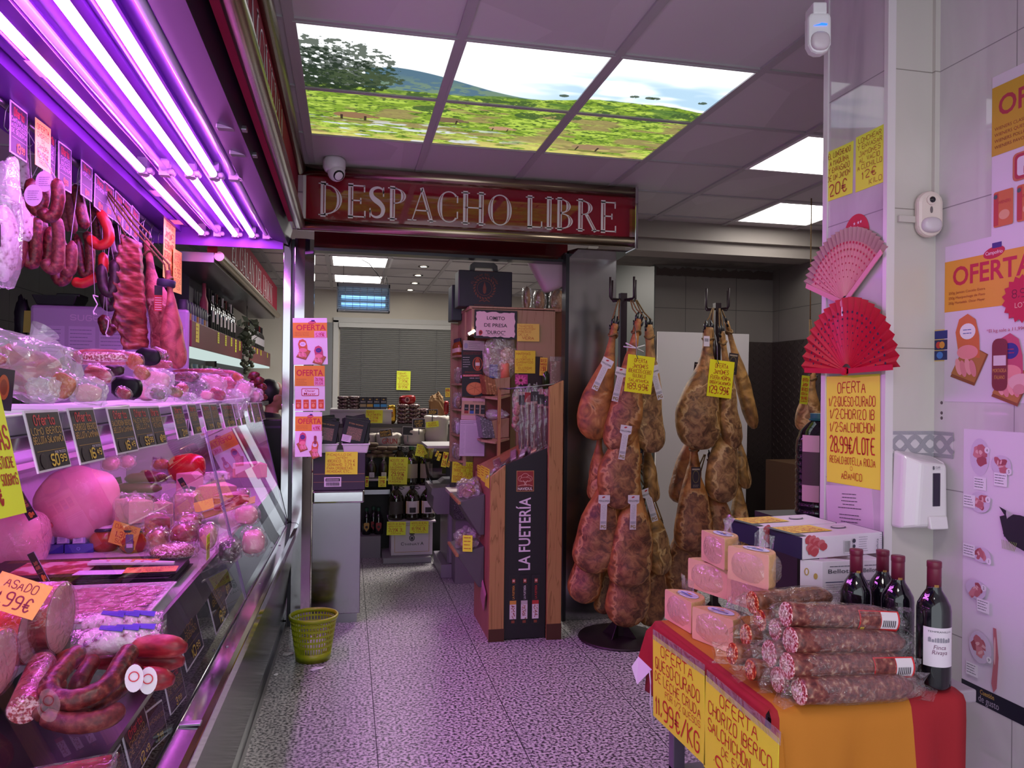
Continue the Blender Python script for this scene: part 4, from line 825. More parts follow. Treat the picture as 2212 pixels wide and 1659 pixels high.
for x,lit,nm in((-.86,1,''),(-.775,0,''),(-.672,1,''),(-.575,1,''),(-.495,0,'')):
 for j,(y0,y1)in enumerate(((1.62,3.44),(3.52,4.78))):
  if lit:
   lb={-.86:'leftmost',-.672:'middle',-.575:'rightmost'}[x];wh=['nearer lit length, ending at the joint halfway along','farther lit length running to the doorway post'][j]
   t_=thing('led_tube',f'glowing tube in the {lb} lit row, {wh}','light',(x,(y0+y1)/2,2.38),'lit tubes over the meat counter')
   b=B();b.smooth=True;b.tube([(x,y0,2.405),(x,y1,2.405)],.0155,12);b.mi=[0 if sum(b.v[i][2]for i in f)/len(f)<2.409 else 1 for f in b.f];b.build('glass_tube',[led_e,white_p],t_)
   for ya in(y0-.02,y1):b=B();b.tube([(x,ya,2.405),(x,ya+.02,2.405)],.0165,12);b.build('end_cap',white_p,t_)
  else:
   b=B();b.smooth=True;b.tube([(x,y0,2.415),(x,y1,2.415)],.0135,12);b.build('unlit_tube',unlit,hood)
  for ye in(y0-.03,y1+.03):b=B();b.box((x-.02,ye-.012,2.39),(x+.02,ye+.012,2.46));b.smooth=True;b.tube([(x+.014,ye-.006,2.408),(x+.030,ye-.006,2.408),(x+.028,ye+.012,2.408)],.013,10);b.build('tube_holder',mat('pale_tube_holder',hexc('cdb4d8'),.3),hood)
for x,z,r in((-.905,2.425,.004),(-.815,2.43,.003),(-.625,2.43,.0035)):
 b=B();P_=[(x+.010*noise.noise(Vector((x*9,y*.9,1))),y,z+.008*noise.noise(Vector((x*5,y*1.3,4))))for y in np.linspace(.9,4.8,40)];b.tube(P_,r,6);b.build('wire',mat('pink_wire',hexc('d884d8'),.4),hood)
for i,y_ in enumerate((3.05,2.75)):b=B();b.obox((-.40,y_,2.385),(.05,0,0),(0,.018,0),(0,0,.008));b.build('clip',dull_steel,hood,bevel=.003)
for i,(px,py)in enumerate(((85,150),(338,418),(380,480))):
 p=at(px,py,2,2.413);root=tag(None or(lambda b:(b.quad((p.x-.02,p.y-.06,2.413),(p.x+.03,p.y-.06,2.413),(p.x+.03,p.y+.06,2.413),(p.x-.02,p.y+.06,2.413)),b.build('price_ticket',ink('#c9a0b0')))[1])(B()),['pale paper ticket stuck under the hood nearest the entrance','pale paper ticket stuck under the hood near the tube joint','pale paper ticket stuck under the hood near the far end'][i],'ticket')
 # price boards along the shelf
tn=Vector((SK,1,0)).cross(Vector((gx1-gx0,0,gz1-gz0))).normalized();tn=tn if tn.x>0 else-tn
def tp(px,py):return atp(px,py,(sx(-.462,4.9),4.9,1.40),tn)
GOLD='#a8843c';TAGBLK='#1c1018'
def blackboard(label,TL,TR,BL,lines,price,sub=None,group='black price boards on the counter shelf',heading='Oferta',big=True,cat='price board',border='#cfc4d2',face=TAGBLK,hcol='#b3282e',lcol=GOLD,pcol='#d2b23a'):
 U=TR-TL;V=TL-BL;w,h=U.length,(V-U.normalized()*V.dot(U.normalized())).length
 r_,p=sheet('price_board',label,cat,BL,U,V,w,h,border,th=.003,group=group,partname='board');p.base=0;e=min(w,h)*.035
 q=Print(p.O,p.U,p.V,base=.0003);q.rect(e,e,w-e,h-e*1.3,face);q.build('black_face',r_)
 p.k=.0008;y=h*.96
 if heading:p.hand(heading,w*.5,h*.755,h*.15,hcol,w*.62,weight=.2,align='c',jit=.02)
 n=len(lines)
 for i,l in enumerate(lines):p.hand(l,w*.5,h*(.60-.145*i)if n<3 else h*(.63-.11*i),h*(.105 if n<3 else .08),lcol,w*min(.9,.075*len(l)+.2),weight=.15,align='c',jit=.015)
 p.rect(w*.08,h*.325,w*.92,h*.333,lcol)
 if big:p.ell(w*.2,h*.17,w*.085,h*.12,'#3a2a30');p.ell(w*.2,h*.17,w*.075,h*.108,face)
 if sub:p.text(sub,w*.74,h*.26,h*.045,'#cfc4d2',width=w*.34)
 m_=price.split(',');a=p.hand(m_[0],w*(.42 if big else .36),h*.075,h*.175,pcol,w*.10*len(m_[0])*1.25,weight=.2,jit=.01)
 if len(m_)>1:p.hand(m_[1],w*(.44 if big else .38)+a,h*.115,h*.11,pcol,w*.22,weight=.2,jit=.01)
 p.build('lettering',r_);return r_
C3=lambda x,y:(x/3.456,780+y/3.456)
TG=[((100,372),(370,362),(290,840),['LOMO IBERICO','BELLOTA SALAMANCA'],'50,99','POR TROZOS'),((525,350),(712,345),(605,775),['CHORIZO IBERICO','BELLOTA CAMPAÑA'],'16,49','POR TROZOS'),((745,345),(915,342),(880,700),['SALCHICHON IBERICO','BELLOTA CAMPAÑA'],'16,49','POR TROZOS'),((945,338),(1085,335),(1035,660),['PALETA IBERICA','BELLOTA'],'53,99','EN SOBRES'),((1118,335),(1205,332),(1165,635),['LOMO IBERICO','VETEADO'],'48,99',None),((1245,328),(1330,325),(1335,585),['CHORIZO IBERICO','BELLOTA'],'21,99',None),((1357,320),(1425,318),(1448,553),['LOMO IBERICO','CEBO'],'14,99',None),((1470,318),(1535,316),(1545,525),['SALCHICHON','IBERICO'],'11,99',None),((1543,318),(1600,316),(1605,515),['CHORIZO','IBERICO'],'10,99',None),((1622,317),(1685,315),(1685,498),['JAMON','RESERVA'],'15,99',None),((1692,315),(1738,314),(1722,493),['JAMON','SERRANO'],'9,99',None),((1765,313),(1795,312),(1772,487),['PALETA'],'12,9',None),((1802,312),(1830,311),(1812,478),['LOMO'],'8,9',None),((1834,311),(1858,310),(1872,460),['CECINA'],'9,9',None),((1862,310),(1915,308),(1906,462),['CHORIZO','LEON'],'13,99',None),((1920,308),(1950,307),(1956,440),['QUESO'],'7,9',None)]
ordn=['first','second','third','fourth','fifth','sixth','seventh','eighth','ninth','tenth','eleventh','twelfth','thirteenth','fourteenth','fifteenth','sixteenth']
for i,(tl,tr,bl,ln,pr_,sub)in enumerate(TG):
 blackboard(('black board reading %s, %s along the shelf from the entrance'%(' '.join(ln),ordn[i]))if i<5 else 'black board with gold price, %s along the shelf edge from the entrance'%ordn[i],tp(*C3(*tl)),tp(*C3(*tr)),tp(*C3(*bl)),ln,pr_,sub,big=i<9)
O=Vector((sx(-.45,1.2),1.0,1.26));P_tl,P_tr,P_br,P_bl=tp(-60,912),tp(7,922),tp(60,1107),tp(-20,1130)
U=P_tr-P_tl;V=P_tl-P_bl;r_,p=sheet('price_note','big yellow card ending 500 GRMS, cut off at the left edge of the photo','price note',tp(-75,1140),tp(58,1107)-tp(-75,1140),tp(-140,935)-tp(-75,1140),(tp(58,1107)-tp(-75,1140)).length,.205,YEL)
w_=(tp(58,1107)-tp(-75,1140)).length
for t_,x,y,h_,ww in(('OFERTA',.05,.155,.03,.5),('LONCHAS',.30,.105,.038,.68),('ESTUCHE',.66,.075,.017,.3),('500GRMS',.68,.048,.017,.29),('9,99€',.30,.02,.045,.36)):p.hand(t_,w_*x,y,h_,'#a82018',w_*ww,weight=.12)
p.build('lettering',r_)
c=at(0,838,0,-.60);b=B();TLp,TRp,BRp,BLp=(at(x,y,0,-.585)for x,y in((-60,785),(33,800),(24,888),(-60,880)))
b.slab([BLp,BRp,TRp,TLp],(-.006,0,0));r_=b.build('dark_board',mat('navy_board',hexc('1f1a30'),.5));tag(r_,'dark navy board with orange round emblem cut off at the left edge','sign');p=Print(BLp,BRp-BLp,TLp-BLp);p.ell((BRp-BLp).length*.75,.04,.022,.022,'#b8562a');p.ell((BRp-BLp).length*.75,.04,.014,.014,'#8a3a20');p.build('emblem',r_)
# GOODS IN AND ON THE COUNTER
LIGHTPAPER=ink('#e9e6ea')
def px2m(px,p):return px*(Vector(p)-CC).dot(_f)/FPX
ST=1.4055
def tray(name,label,cat,y0,y1,x0,x1,z,h=.035,m=None,group=None,rot=0):
 r_=thing(name,label,cat,((x0+x1)/2,(y0+y1)/2,z),group);b=B();t=.005
 def ring(e,zz):return[(x0-e,y0-e,zz),(x1+e,y0-e,zz),(x1+e,y1+e,zz),(x0-e,y1+e,zz)]
 lev=[ring(-.012,z),ring(0,z+h),ring(.012,z+h),ring(.012,z+h-.004),ring(-.001,z+h-.005),ring(-.012+.001,z+.004)]
 lev=[ring(-.012,z),ring(.002,z+h-.006),ring(.014,z+h-.006),ring(.014,z+h),ring(-.004,z+h),ring(-.016,z+.006)]
 vs=[v for l in lev for v in l];n=len(lev);b.add(vs,[[3,2,1,0]]+[[i*4+k,i*4+(k+1)%4,(i+1)*4+(k+1)%4,(i+1)*4+k]for i in range(n-1)for k in range(4)]+[[(n-1)*4+k for k in range(4)]])
 b.build('tray_body',m or white_p,r_,bevel=.003);return r_
def ty(px):return at(px,868,0,sx(-.50,3)).y
for i,(pa,pb_)in enumerate(((-60,164),(172,290),(296,420),(426,576))):
 y0,y1=ty(pa),ty(pb_);tray('tray',['white plastic tray on the counter shelf, nearest to the entrance','white plastic tray on the counter shelf, under the oval salami pack','white plastic tray on the counter shelf behind the seventh price board','white plastic tray on the counter shelf, nearest to the doorway'][i],'tray',y0,y1,sx(-.86,y0),sx(-.50,y0)-.004*i,ST,.042 if i<2 else .03,group='white trays on the counter shelf')
FL={'ham':ham_m,'pale':pale_ham,'red':cured_r,'chorizo':chorizo_m,'salami':salami_c,'dark':mat('dark_cured_beef',hexc('35161c'),.4,noise_amt=.5,noise_scale=20),'black':pk_dark,'veg':speck('olive_stuffed_meat',[(.3,hexc('4a4a1e')),(.5,hexc('8a7a3a')),(.6,hexc('b06a50'))],40,.5,interp='LINEAR'),'orange':speck('orange_rind_meat',[(.3,hexc('8a3a14')),(.6,hexc('c8642a'))],18,.4,interp='LINEAR',bump=.3),'fat':speck('streaky_bacon',[(.35,hexc('8a2028')),(.48,hexc('b84a50')),(.55,hexc('e0b8b4'))],16,.4,interp='LINEAR',stretch=(1,1,3))}
def bagged(label,x0,y0,x1,y1,kind,X=-.62,rot=0.0,wrap='film',seed=1,depth=.6,cat='packet',name='packed_meat',peak=False,fillk=.8,power=.8,group='packed meats on the counter shelf'):
 """a piece of meat in plastic; its outline seen in the photo is x0..x1, y0..y1 on the plane x = X"""
 a=at((x0+x1)/2,(y0+y1)/2,0,X);w=px2m(x1-x0,a)/2;h=px2m(y1-y0,a)/2;u=CR*math.cos(rot)+CU*math.sin(rot);v=-CR*math.sin(rot)+CU*math.cos(rot);n_=u.cross(v)
 r_=thing(name,label,cat,(a.x,a.y,a.z-h),group);b=B();b.smooth=True;d=max(.012,min(w,h)*depth)
 if kind:b.blob(a-v*h*(1-fillk)*.5,u*w*fillk,v*h*fillk,n_*d*fillk,22,14,.16,2.4,seed,power);b.build('meat',FL.get(kind)or kind,r_)
 if wrap:
  b=B();crinkle(b,a,u*w,v*h,n_*d,seed+3,.20 if wrap=='bag' else .11,26,16)
  if peak:P0=a+v*h*.8;b.tube([P0-v*h*.3,P0+u*w*.1,P0+v*h*.55+u*w*.25],[w*.35,w*.12,w*.28],12,caps=False)
  b.build('plastic_bag',{'film':film_m,'bag':bag_m,'wrap':wrap_m}[wrap],r_)
 return r_
SH=[('large pale wrapped joint filling the pile behind the black pack',286,796,350,866,'pale',-.70,-.1,'film',.7,.9),('large wrapped joint filling the pile behind the red triangle',430,806,530,866,'red',-.70,-.1,'film',.6,.9),('wrapped joint low in the middle of the pile',362,806,440,866,'dark',-.72,-.1,'film',.6,.9),('big milky bag of cured meat with a peaked top, nearest on the shelf',-60,726,160,858,'red',-.66,-.25,'bag',.6,.75),('red-wrapped sausage end cut off at the left edge',-60,762,16,792,'red',-.57,0,'film',.9,.9),('dark cured wedge with orange rind in front of the big milky bag',105,800,166,862,'orange',-.54,-.55,'film',.5,.85),('small clear bag neck standing on the nearest tray',60,815,128,862,None,-.53,0,'bag',.6,.8),('crinkled clear bag behind the dark wedge',112,752,172,830,'dark',-.64,-.6,'film',.5,.7),('long flat red bag of salami lying across the top of the pile',146,754,300,790,'red',-.72,-.03,'film',.5,.95),('long salami log in clear film on the flat red bag',172,760,276,782,'salami',-.66,-.02,'film',1.0,.95),('oval vacuum pack of sliced salami with silvery edge',178,788,246,828,'fat',-.58,-.38,'wrap',.3,.86),('crumpled clear bag with pale pink meat left of the black pack',150,818,232,872,'pale',-.53,-.1,'bag',.5,.7),('small red piece in clear film against the black pack',250,836,286,862,'red',-.53,-.5,'wrap',.5,.85),('black rounded foil pack with a silver rim',242,812,306,864,'black',-.55,-.15,None,.7,1.0),('striped charcoal cloth-wrapped piece on top of the black pack',222,788,268,812,'dark',-.57,.05,None,.5,1.0),('brown sliced pack with orange label beside the ribs',272,762,310,800,'orange',-.62,-.6,'wrap',.4,.9),('black zipped pouch with orange card under the ribs',292,752,346,790,'black',-.68,-.1,None,.4,1.0),('oval cut chorizo half in a clear pouch',320,752,366,784,'chorizo',-.69,-.5,'wrap',.35,.9),('flat violet-edged pouch under the oval chorizo half',305,776,374,798,'red',-.69,-.05,'film',.3,.9),('pale roast piece in a milky bag',306,796,374,842,'pale',-.58,-.1,'bag',.6,.8),('clear bag of red chorizo pieces at the tray edge',318,830,364,866,'chorizo',-.52,-.2,'bag',.6,.7),('orange strip of cured meat beside the pale roast',288,790,326,820,'orange',-.55,-.6,'film',.4,.9),('green and brown stuffed roll in clear film',360,834,396,858,'veg',-.53,-.35,'wrap',.5,.9),('bright pink sliced pack next to the stuffed roll',378,826,408,856,'fat',-.55,-.5,'wrap',.4,.9),('milky bag neck hanging over the tray edge',376,848,424,870,None,-.51,0,'bag',.5,.9),('dark red speckled half sausage in film',374,802,432,826,'chorizo',-.62,.02,'film',.8,.92),('dark purple cured piece in a grey bag',404,818,450,858,'dark',-.58,-.2,'bag',.6,.85),('long flat packs stacked behind the speckled half sausage',372,796,480,806,'red',-.70,0,'film',.8,.95),('violet-banded red sliced pack on top of the pile',455,798,522,824,'red',-.69,-.15,'wrap',.4,.95),('crumpled pink bag between the purple piece and the red triangle',420,808,490,846,'pale',-.66,-.3,'bag',.5,.75),('small pale wrapped end on the tray',432,842,462,864,'pale',-.53,-.2,'wrap',.6,.85),('deep red triangular piece of dried meat',450,838,490,864,'red',-.53,-.35,'film',.4,.9),('white-lit crumpled bag hanging down in front of the boards',478,842,532,902,None,-.49,-.5,'bag',.5,.9),('pink vacuum pack beside the hanging bag',508,822,548,862,'pale',-.56,-.4,'bag',.5,.8),('small amber pack on top near the chorizo heap',500,806,528,826,'orange',-.6,-.6,'wrap',.4,.9),('pink bag drooping over the last boards',535,838,566,872,'pale',-.51,-.7,'bag',.5,.7)]
for i,(lb,x0,y0,x1,y1,kd,X,rt,wr,dp,fk)in enumerate(SH):bagged(lb,x0,y0,x1,y1,kd,X,rt,wr,i+1,dp,fillk=fk,peak=(i==3))
for i,(px,py,r_,ang,l)in enumerate([(548,812,8,.3,26),(558,822,8,.1,26),(566,836,8,-.2,22),(560,848,8,.2,24),(568,858,7,-.1,20),(545,830,8,.4,24),(556,864,7,0,20)]):
 a=at(px,py,1,4.70);R_=px2m(r_*1.25,a);b=B();L_=px2m(l,a)/2;d=CR*math.cos(ang)+CU*math.sin(ang)
 sausage(b,[a-d*L_+CU*.0,a-d*L_*.5,a,a+d*L_*.5,a+d*L_],R_,12,.6,.02,i);r0=b.build('chorizo',chorizo_m)
 tag(r0,'fat red chorizo heaped at the shelf end, '+['topmost one','second from the top','middle right one','middle left one below the centre','lowest right one','upper left one','lowest left one'][i],'sausage','chorizos heaped at the end of the counter shelf')
def dk(px,py,z=DZ):return at(px,py,2,z)
def box_at(b,c,w,d,h,rz=0,up=Vector((0,0,1))):
 u=Vector((math.cos(rz),math.sin(rz),0));v=Vector((-math.sin(rz),math.cos(rz),0));b.obox(Vector(c)+Vector((0,0,h/2)),u*w/2,v*d/2,Vector((0,0,h/2)))
r_=tray('tray','white tray of pink sliced meat under cling film near the case front','tray',2.085,2.42,-.955,-.505,DZ+.001,.032)
b=B();b.smooth=True;rn=random.Random(4)
for i in range(12):
 for j in range(6):b.blob((-.92+i*.034,2.115+j*.055,DZ+.022+.004*((i+j)%2)),(.034,0,.004*rn.uniform(-1,1)),(0,.036,0),(0,0,.0055),10,5,.3,2,i*7+j)
b.build('sliced_meat',speck('sliced_pink_meat',[(.3,hexc('a8505c')),(.5,hexc('d08890')),(.62,hexc('ecc8c8'))],40,.4,interp='LINEAR'),r_)
b=B();b.smooth=True;nn=30
b.add([(-.965+.47*i/nn,2.078+.35*j/20,DZ+.0345+.002*noise.noise(Vector((i*.4,j*.9,2))))for j in range(21)for i in range(nn+1)],[[j*(nn+1)+i,j*(nn+1)+i+1,(j+1)*(nn+1)+i+1,(j+1)*(nn+1)+i]for j in range(20)for i in range(nn)]);b.build('cling_film',wrap_m,r_)
for i in range(9):
 rn=random.Random(i+60);z=DZ+.0046*i+.001;cx,cy=-.80+rn.uniform(-.012,.012),2.62+rn.uniform(-.012,.012);L2=.285;
 r_=thing('ham_envelope','flat black envelope of sliced ham, '+['lowest of the stack','second from the bottom','third from the bottom','fourth from the bottom','middle of the stack','fourth from the top','third from the top','second from the top','topmost with red slices showing'][i],'packet',(cx,cy,z),'black envelopes stacked in the case')
 b=B();b.obox((cx,cy,z+.0024),(L2,.01*rn.uniform(-1,1),0),(0,.13,0),(0,0,.0021));b.build('envelope',pk_dark,r_,bevel=.003)
 if i==8:
  b=B();b.obox((cx-.09,cy-.01,z+.0052),(.11,0,0),(0,.085,0),(0,0,.001));b.build('ham_window',FL['fat'],r_)
  p=Print((cx-.28,cy-.13,z+.0051),(1,0,0),(0,1,0));p.lines(.02,.235,.26,3,.012,.006,'#a8803c');p.lines(.36,.03,.55,3,.012,.006,'#a8803c');p.build('gold_print',r_)
r_,p=sheet('price_note','pale ticket lying on the black ham envelopes','price note',(-.80,2.50,DZ+.0475),(1,-.08,0),(.3,1,0),.14,.055,'#ddc8ea')
r_,p=sheet('price_note','orange hand-lettered ticket at the back of the black envelopes','price note',(-.79,2.66,DZ+.0475),(1,-.12,0),(.1,1,0),.19,.05,'#e8a040');handlines(p,[('LOMO DE BELLOTA',1,.95),('SOBRES',1,.6)],.19,.05,'#c03020');p.build('lettering',r_)
r_,p=sheet('price_note','orange hand-lettered ticket at the front of the black envelopes','price note',(-.66,2.50,DZ+.0475),(1,.02,0),(0,1,.1),.15,.05,'#e8a040');handlines(p,[('CECINA LEON',1,.95),('3,99€',1.2,.6)],.15,.05,'#c03020');p.build('lettering',r_)
r_=thing('ham_knife','white carded ham knife with red spots lying on the black envelopes','knife',(-.66,2.60,DZ+.050));b=B()
b.slab([(-.79,2.605,DZ+.051),(-.72,2.60,DZ+.051),(-.53,2.575,DZ+.051),(-.53,2.59,DZ+.051),(-.70,2.645,DZ+.051),(-.79,2.65,DZ+.051)],(0,0,.008));b.build('blade_card',white_p,r_,bevel=.001)
b=B()
for x,y in((-.735,2.625),(-.69,2.618),(-.63,2.604),(-.595,2.594)):b.disc((x,y,DZ+.0595),(.006,0,0),(0,.006,0),14)
b.build('red_spots',ink('#c8283a'),r_)
b=B();b.quad((-.665,2.60,DZ+.0596),(-.655,2.60,DZ+.0596),(-.655,2.63,DZ+.0596),(-.665,2.63,DZ+.0596));b.build('tape_band',ink('#c8905a'),r_)
CT=[(110,1195,0,0),(170,1195,0,0),(120,1188,1,0),(150,1188,1,1),(172,1188,1,0),(155,1150,2,1)]
blue=ink('#3a3aa0');base=dk(150,1196);
spots=[(-.10,0,0,.055),(-.0,0,0,.055),(-.105,0,.035,.045),(-.055,.004,.035,.045),(.0,-.003,.035,.045),(-.05,0,.080,.035)]
for i,(dx,dy,dz,hh)in enumerate(spots):
 c=base+Vector((dx+.03,dy+.03,dz+.001));r_=thing('carton','small blue and white carton in the case pile, '+['lower left one','lower right one','middle-row left one','middle-row centre one','middle-row right one','topmost one'][i],'box',c,'small blue and white cartons');b=B()
 w_=.095 if dz<.03 else .042 if dz<.07 else .09;hh=.033 if dz<.03 else .044 if dz<.07 else .024;box_at(b,c,w_,.06,hh,.05);b.build('carton_body',blue if i in(0,1,5)else ink('#a9a0dc'),r_,bevel=.001)
 p=Print(c+Vector((-w_/2,-.0312-.003,0)),(1,.05,0),(0,0,1));
 if i not in(0,1):p.rect(w_*.12,hh*.1,w_*.88,hh*.88,'#d8cfee');p.rect(w_*.3,hh*.2,w_*.75,hh*.75,'#b8b0d8');p.lines(w_*.2,hh*.82,w_*.8,4,hh*.2,.002,'#4a48a0')
 else:p.ell(w_*.5,hh*.5,.006,.006,'#8a90e0');p.ell(w_*.5,hh*.5,.004,.004,'#3a3aa0')
 p.build('printed_face',r_)
clay=mat('red_glazed_clay',hexc('9a3218'),.18,coat=.4,col2=hexc('b8461e'),noise_scale=9)
for i,(px,py)in enumerate(((228,1188),(290,1190))):
 c=dk(px,py);r_=thing('clay_pot',['small red clay pot with dark rim, left of the pair under the yellow card','small red clay pot with round tag, right of the pair under the yellow card'][i],'pot',c,'red clay pots in the case');b=B();b.smooth=True
 b.lathe([(.001,0),(.040,0),(.052,.02),(.056,.045),(.050,.068),(.046,.076)],c,28);b.build('pot_body',clay,r_);b=B();b.smooth=True;b.lathe([(.046,.074),(.054,.078),(.056,.086),(.050,.088),(.044,.082)],c,28,caps=False);b.build('rim',mat('dark_blue_glaze',hexc('1c1a3c'),.2),r_)
 b=B();b.smooth=True;b.lathe([(.001,.094),(.03,.092),(.046,.084)],c,24,caps=False);b.build('curd',white_p,r_)
 if i:q=Print(c+Vector((-.012,-.0585,.012)),(1,0,0),(0,0,1));q.ell(.010,.012,.016,.02,'#4a3a5a');q.rect(-.003,.02,.023,.06,'#6a5a80');q.rect(0,.012,.021,.026,'#c8c0e0');q.build('tag',r_)
O=at(272,1150,1,dk(270,1190).y-.02)+Vector((-.055,-.02,.0));r_,p=sheet('price_note','folded yellow card reading CUAJADAS 1,30 standing on the clay pots','price note',O+Vector((.0,0,-.03)),(.9,-.16,-.28),(-.75,.1,.65),.10,.085,'#f0c84a');handlines(p,[('CUAJADAS',1,.9),('1,30€',1.5,.7),('SORIA',.9,.6)],.10,.085);p.build('lettering',r_)
def onpx(px,py,z,lift=0):p=dk(px,py,z);return p+Vector((0,0,lift))
c=at(163,1066,1,3.1);r_=thing('cooked_ham','large smooth pink cooked ham behind the cartons','ham',(c.x,c.y,DZ));b=B();b.smooth=True;b.blob((c.x+.01,c.y,DZ+.175),(.128,.02,-.03),(0,.12,0),(.03,0,.135),30,20,.08,1.8,5,.9);b.build('ham_body',pale_ham,r_)
b=B();b.smooth=True;b.blob((c.x-.05,c.y-.128,DZ+.11),(.02,0,.004),(0,.008,0),(0,0,.018),12,8,.4,3,2);b.build('dark_bone_spot',cured_r,r_)
c=dk(10,1240);r_=thing('cooked_ham','pale wrapped ham block at the left edge below the big ham','ham',c);b=B();b.smooth=True;b.blob(c+Vector((-.02,.12,.085)),(.10,0,0),(0,.10,0),(0,0,.10),24,16,.06,2,9,.6);b.build('ham_body',pale_ham,r_);b=B();crinkle(b,c+Vector((-.02,.12,.085)),(.106,0,0),(0,.106,0),(0,0,.106),3,.04);b.build('plastic_wrap',wrap_m,r_)
c=dk(100,1180);r_=thing('roast_meat','pink roast in clear film lying behind the cartons','meat',c);b=B();b.smooth=True;b.blob(c+Vector((-.03,.03,.05)),(.11,0,0),(0,.07,0),(0,0,.055),24,14,.1,2,19,.8);b.build('meat',cured_r,r_);b=B();crinkle(b,c+Vector((-.03,.03,.05)),(.116,0,0),(0,.076,0),(0,0,.06),8,.06);b.build('plastic_wrap',wrap_m,r_)
Z2=.836
def log_(label,c0,c1,r,body,face,wrapped=True,seed=1,name='meat_log',cat='cold meat'):
 c0,c1=Vector(c0),Vector(c1);r_=thing(name,label,cat,((c0.x+c1.x)/2,(c0.y+c1.y)/2,min(c0.z,c1.z)-r));ax=(c1-c0).normalized();L_=(c1-c0).length;b=B();b.smooth=True
 b.lathe([(.001,0),(r*.7,.004),(r*.96,.02),(r,.05),(r,L_-.002),(r*.99,L_)],c0,32,ax,caps=False);b.build('casing',body,r_)
 b=B();b.lathe([(.001,L_+.001),(r*.96,L_+.0005)],c0,32,ax,caps=False);b.lathe([(r*.96,L_-.0005),(r*.995,L_-.0008)],c0,32,ax,caps=False);b.build('cut_face',face,r_)
 if wrapped:b=B();b.smooth=True;b.lathe([(.001,-.01),(r*.8,-.006),(r*1.03,.03),(r*1.04,L_*.6),(r*1.03,L_+.003),(r*.9,L_+.010),(r*.4,L_+.018),(.001,L_+.012)],c0,28,ax,caps=False);b.build('plastic_wrap',wrap_m,r_)
 return r_
e=at(132,1334,1,1.90);log_('large round ham log in clear film with pale cut face, end of the raised shelf',(e.x-.30,e.y+.02,e.z),e,.078,cured_r,pale_ham)
e=at(70,1365,1,1.85);log_('orange-wrapped ham log with pale cut face under the yellow card',(e.x-.30,e.y+.02,e.z),e,.068,mat('orange_casing',hexc('d8481e'),.3),pale_ham)
e=at(2,1430,1,1.655);log_('pale cut ham log at the left edge of the raised shelf',(e.x-.25,e.y+.02,e.z),e,.062,mat('orange_casing',hexc('d8481e'),.3),pale_ham)
c=at(30,1252,1,2.1);r_=thing('roast_meat','bare red roast beside the tilted price board','meat',(c.x,c.y,Z2));b=B();b.smooth=True;b.blob((c.x-.05,c.y,Z2+.055),(.10,0,.01),(0,.07,0),(0,0,.055),24,14,.14,2.4,29,.9);b.build('meat',cured_r,r_)
O=at(24,1345,1,1.74);r_,p=sheet('price_note','yellow card with price 11,99 on the orange ham log','price note',at(-45,1305,1,1.72),(.95,-.05,-.35),(-.25,.5,.75),.105,.075,'#f0c84a');handlines(p,[('ASADO',1,.7),('11,99€',1.6,.85)],.105,.075,'#7a1a20');p.build('lettering',r_)
def tent(label,tl,tr,bl,y,lines,price,border='#8a7a98'):
 TL,TR,BL=(at(q[0],q[1],1,y)for q in(tl,tr,bl));r_=blackboard(label,TL,TR,BL,lines,price,None,group='small price boards inside the case',heading='',big=False,cat='price board',border=border,pcol='#e88a3a',lcol='#a86a4a');return r_
tent('small tilted black board with price 12,49 in front of the envelopes',(60,1197),(75,1190),(92,1262),2.2,['JAMON','ASADO'],'12,49')
tent('black board with two orange prices beside the big cooked ham',(50,1060),(70,1050),(62,1126),2.75,['ASADO','COCIDO'],'13,49')
tent('black board with orange price left of the dark sausage stack',(243,1033),(260,1029),(248,1048),3.3,['FUET'],'9')
tent('black tilted board with price 7,8 by the cheese wedges',(383,1036),(394,1030),(403,1070),3.5,['QUESO','CABRA'],'7,8')
tent('black pointed board with price 23 behind the cheese wedges',(404,1048),(417,1051),(404,1072),3.55,['VACA'],'23')
for i,(x0,y0,x1,y1)in enumerate(((270,1035,355,1030),(250,1055,350,1055),(252,1080,340,1080),(300,1024,362,1034))):
 a,c=at(x0,y0,1,3.4),at(x1,y1,1,3.4+(.04 if i==3 else 0));b=B();sausage(b,spath(a,c,(0,-.01,.004),10),.021,14,.5,.05,i);ob=b.build('morcilla',mat('violet_brown_sausage',hexc('6a3038'),.35,noise_amt=.35,noise_scale=25));tag(ob,'dark violet sausage on the plate inside the case, '+['top front one','middle one','bottom one','one lying behind the top'][i],'sausage','dark sausages stacked on a plate')
c=at(298,1094,1,3.4);r_=thing('plate','dark oval plate under the stacked violet sausages','plate',(c.x,c.y,DZ));b=B();b.smooth=True;b.lathe([(.001,c.z-DZ),(.10,c.z-DZ),(.125,c.z-DZ+.012),(.127,c.z-DZ+.009),(.10,c.z-DZ-.006),(.05,c.z-DZ-.01),(.05,.0),(.001,0)],(c.x,c.y,DZ),36,caps=False);b.build('plate_on_foot',mat('dark_plate',hexc('2a2024'),.25),r_)
c=at(404,1010,1,4.0);r_=thing('wax_cheese','bright red wax-coated cheese round near the glass joint','cheese',(c.x,c.y,c.z-.075));b=B();b.smooth=True;b.blob(c,(.085,0,0),(0,.07,0),(0,0,.068),28,18,.05,2,4,.75);b.build('wax',mat('red_wax',hexc('c2141e'),.22),r_)
b=B();box_at(b,(c.x,c.y,DZ),.2,.16,c.z-.07-DZ);tag(b.build('display_block',deckm),'white block under the red cheese round','stand')
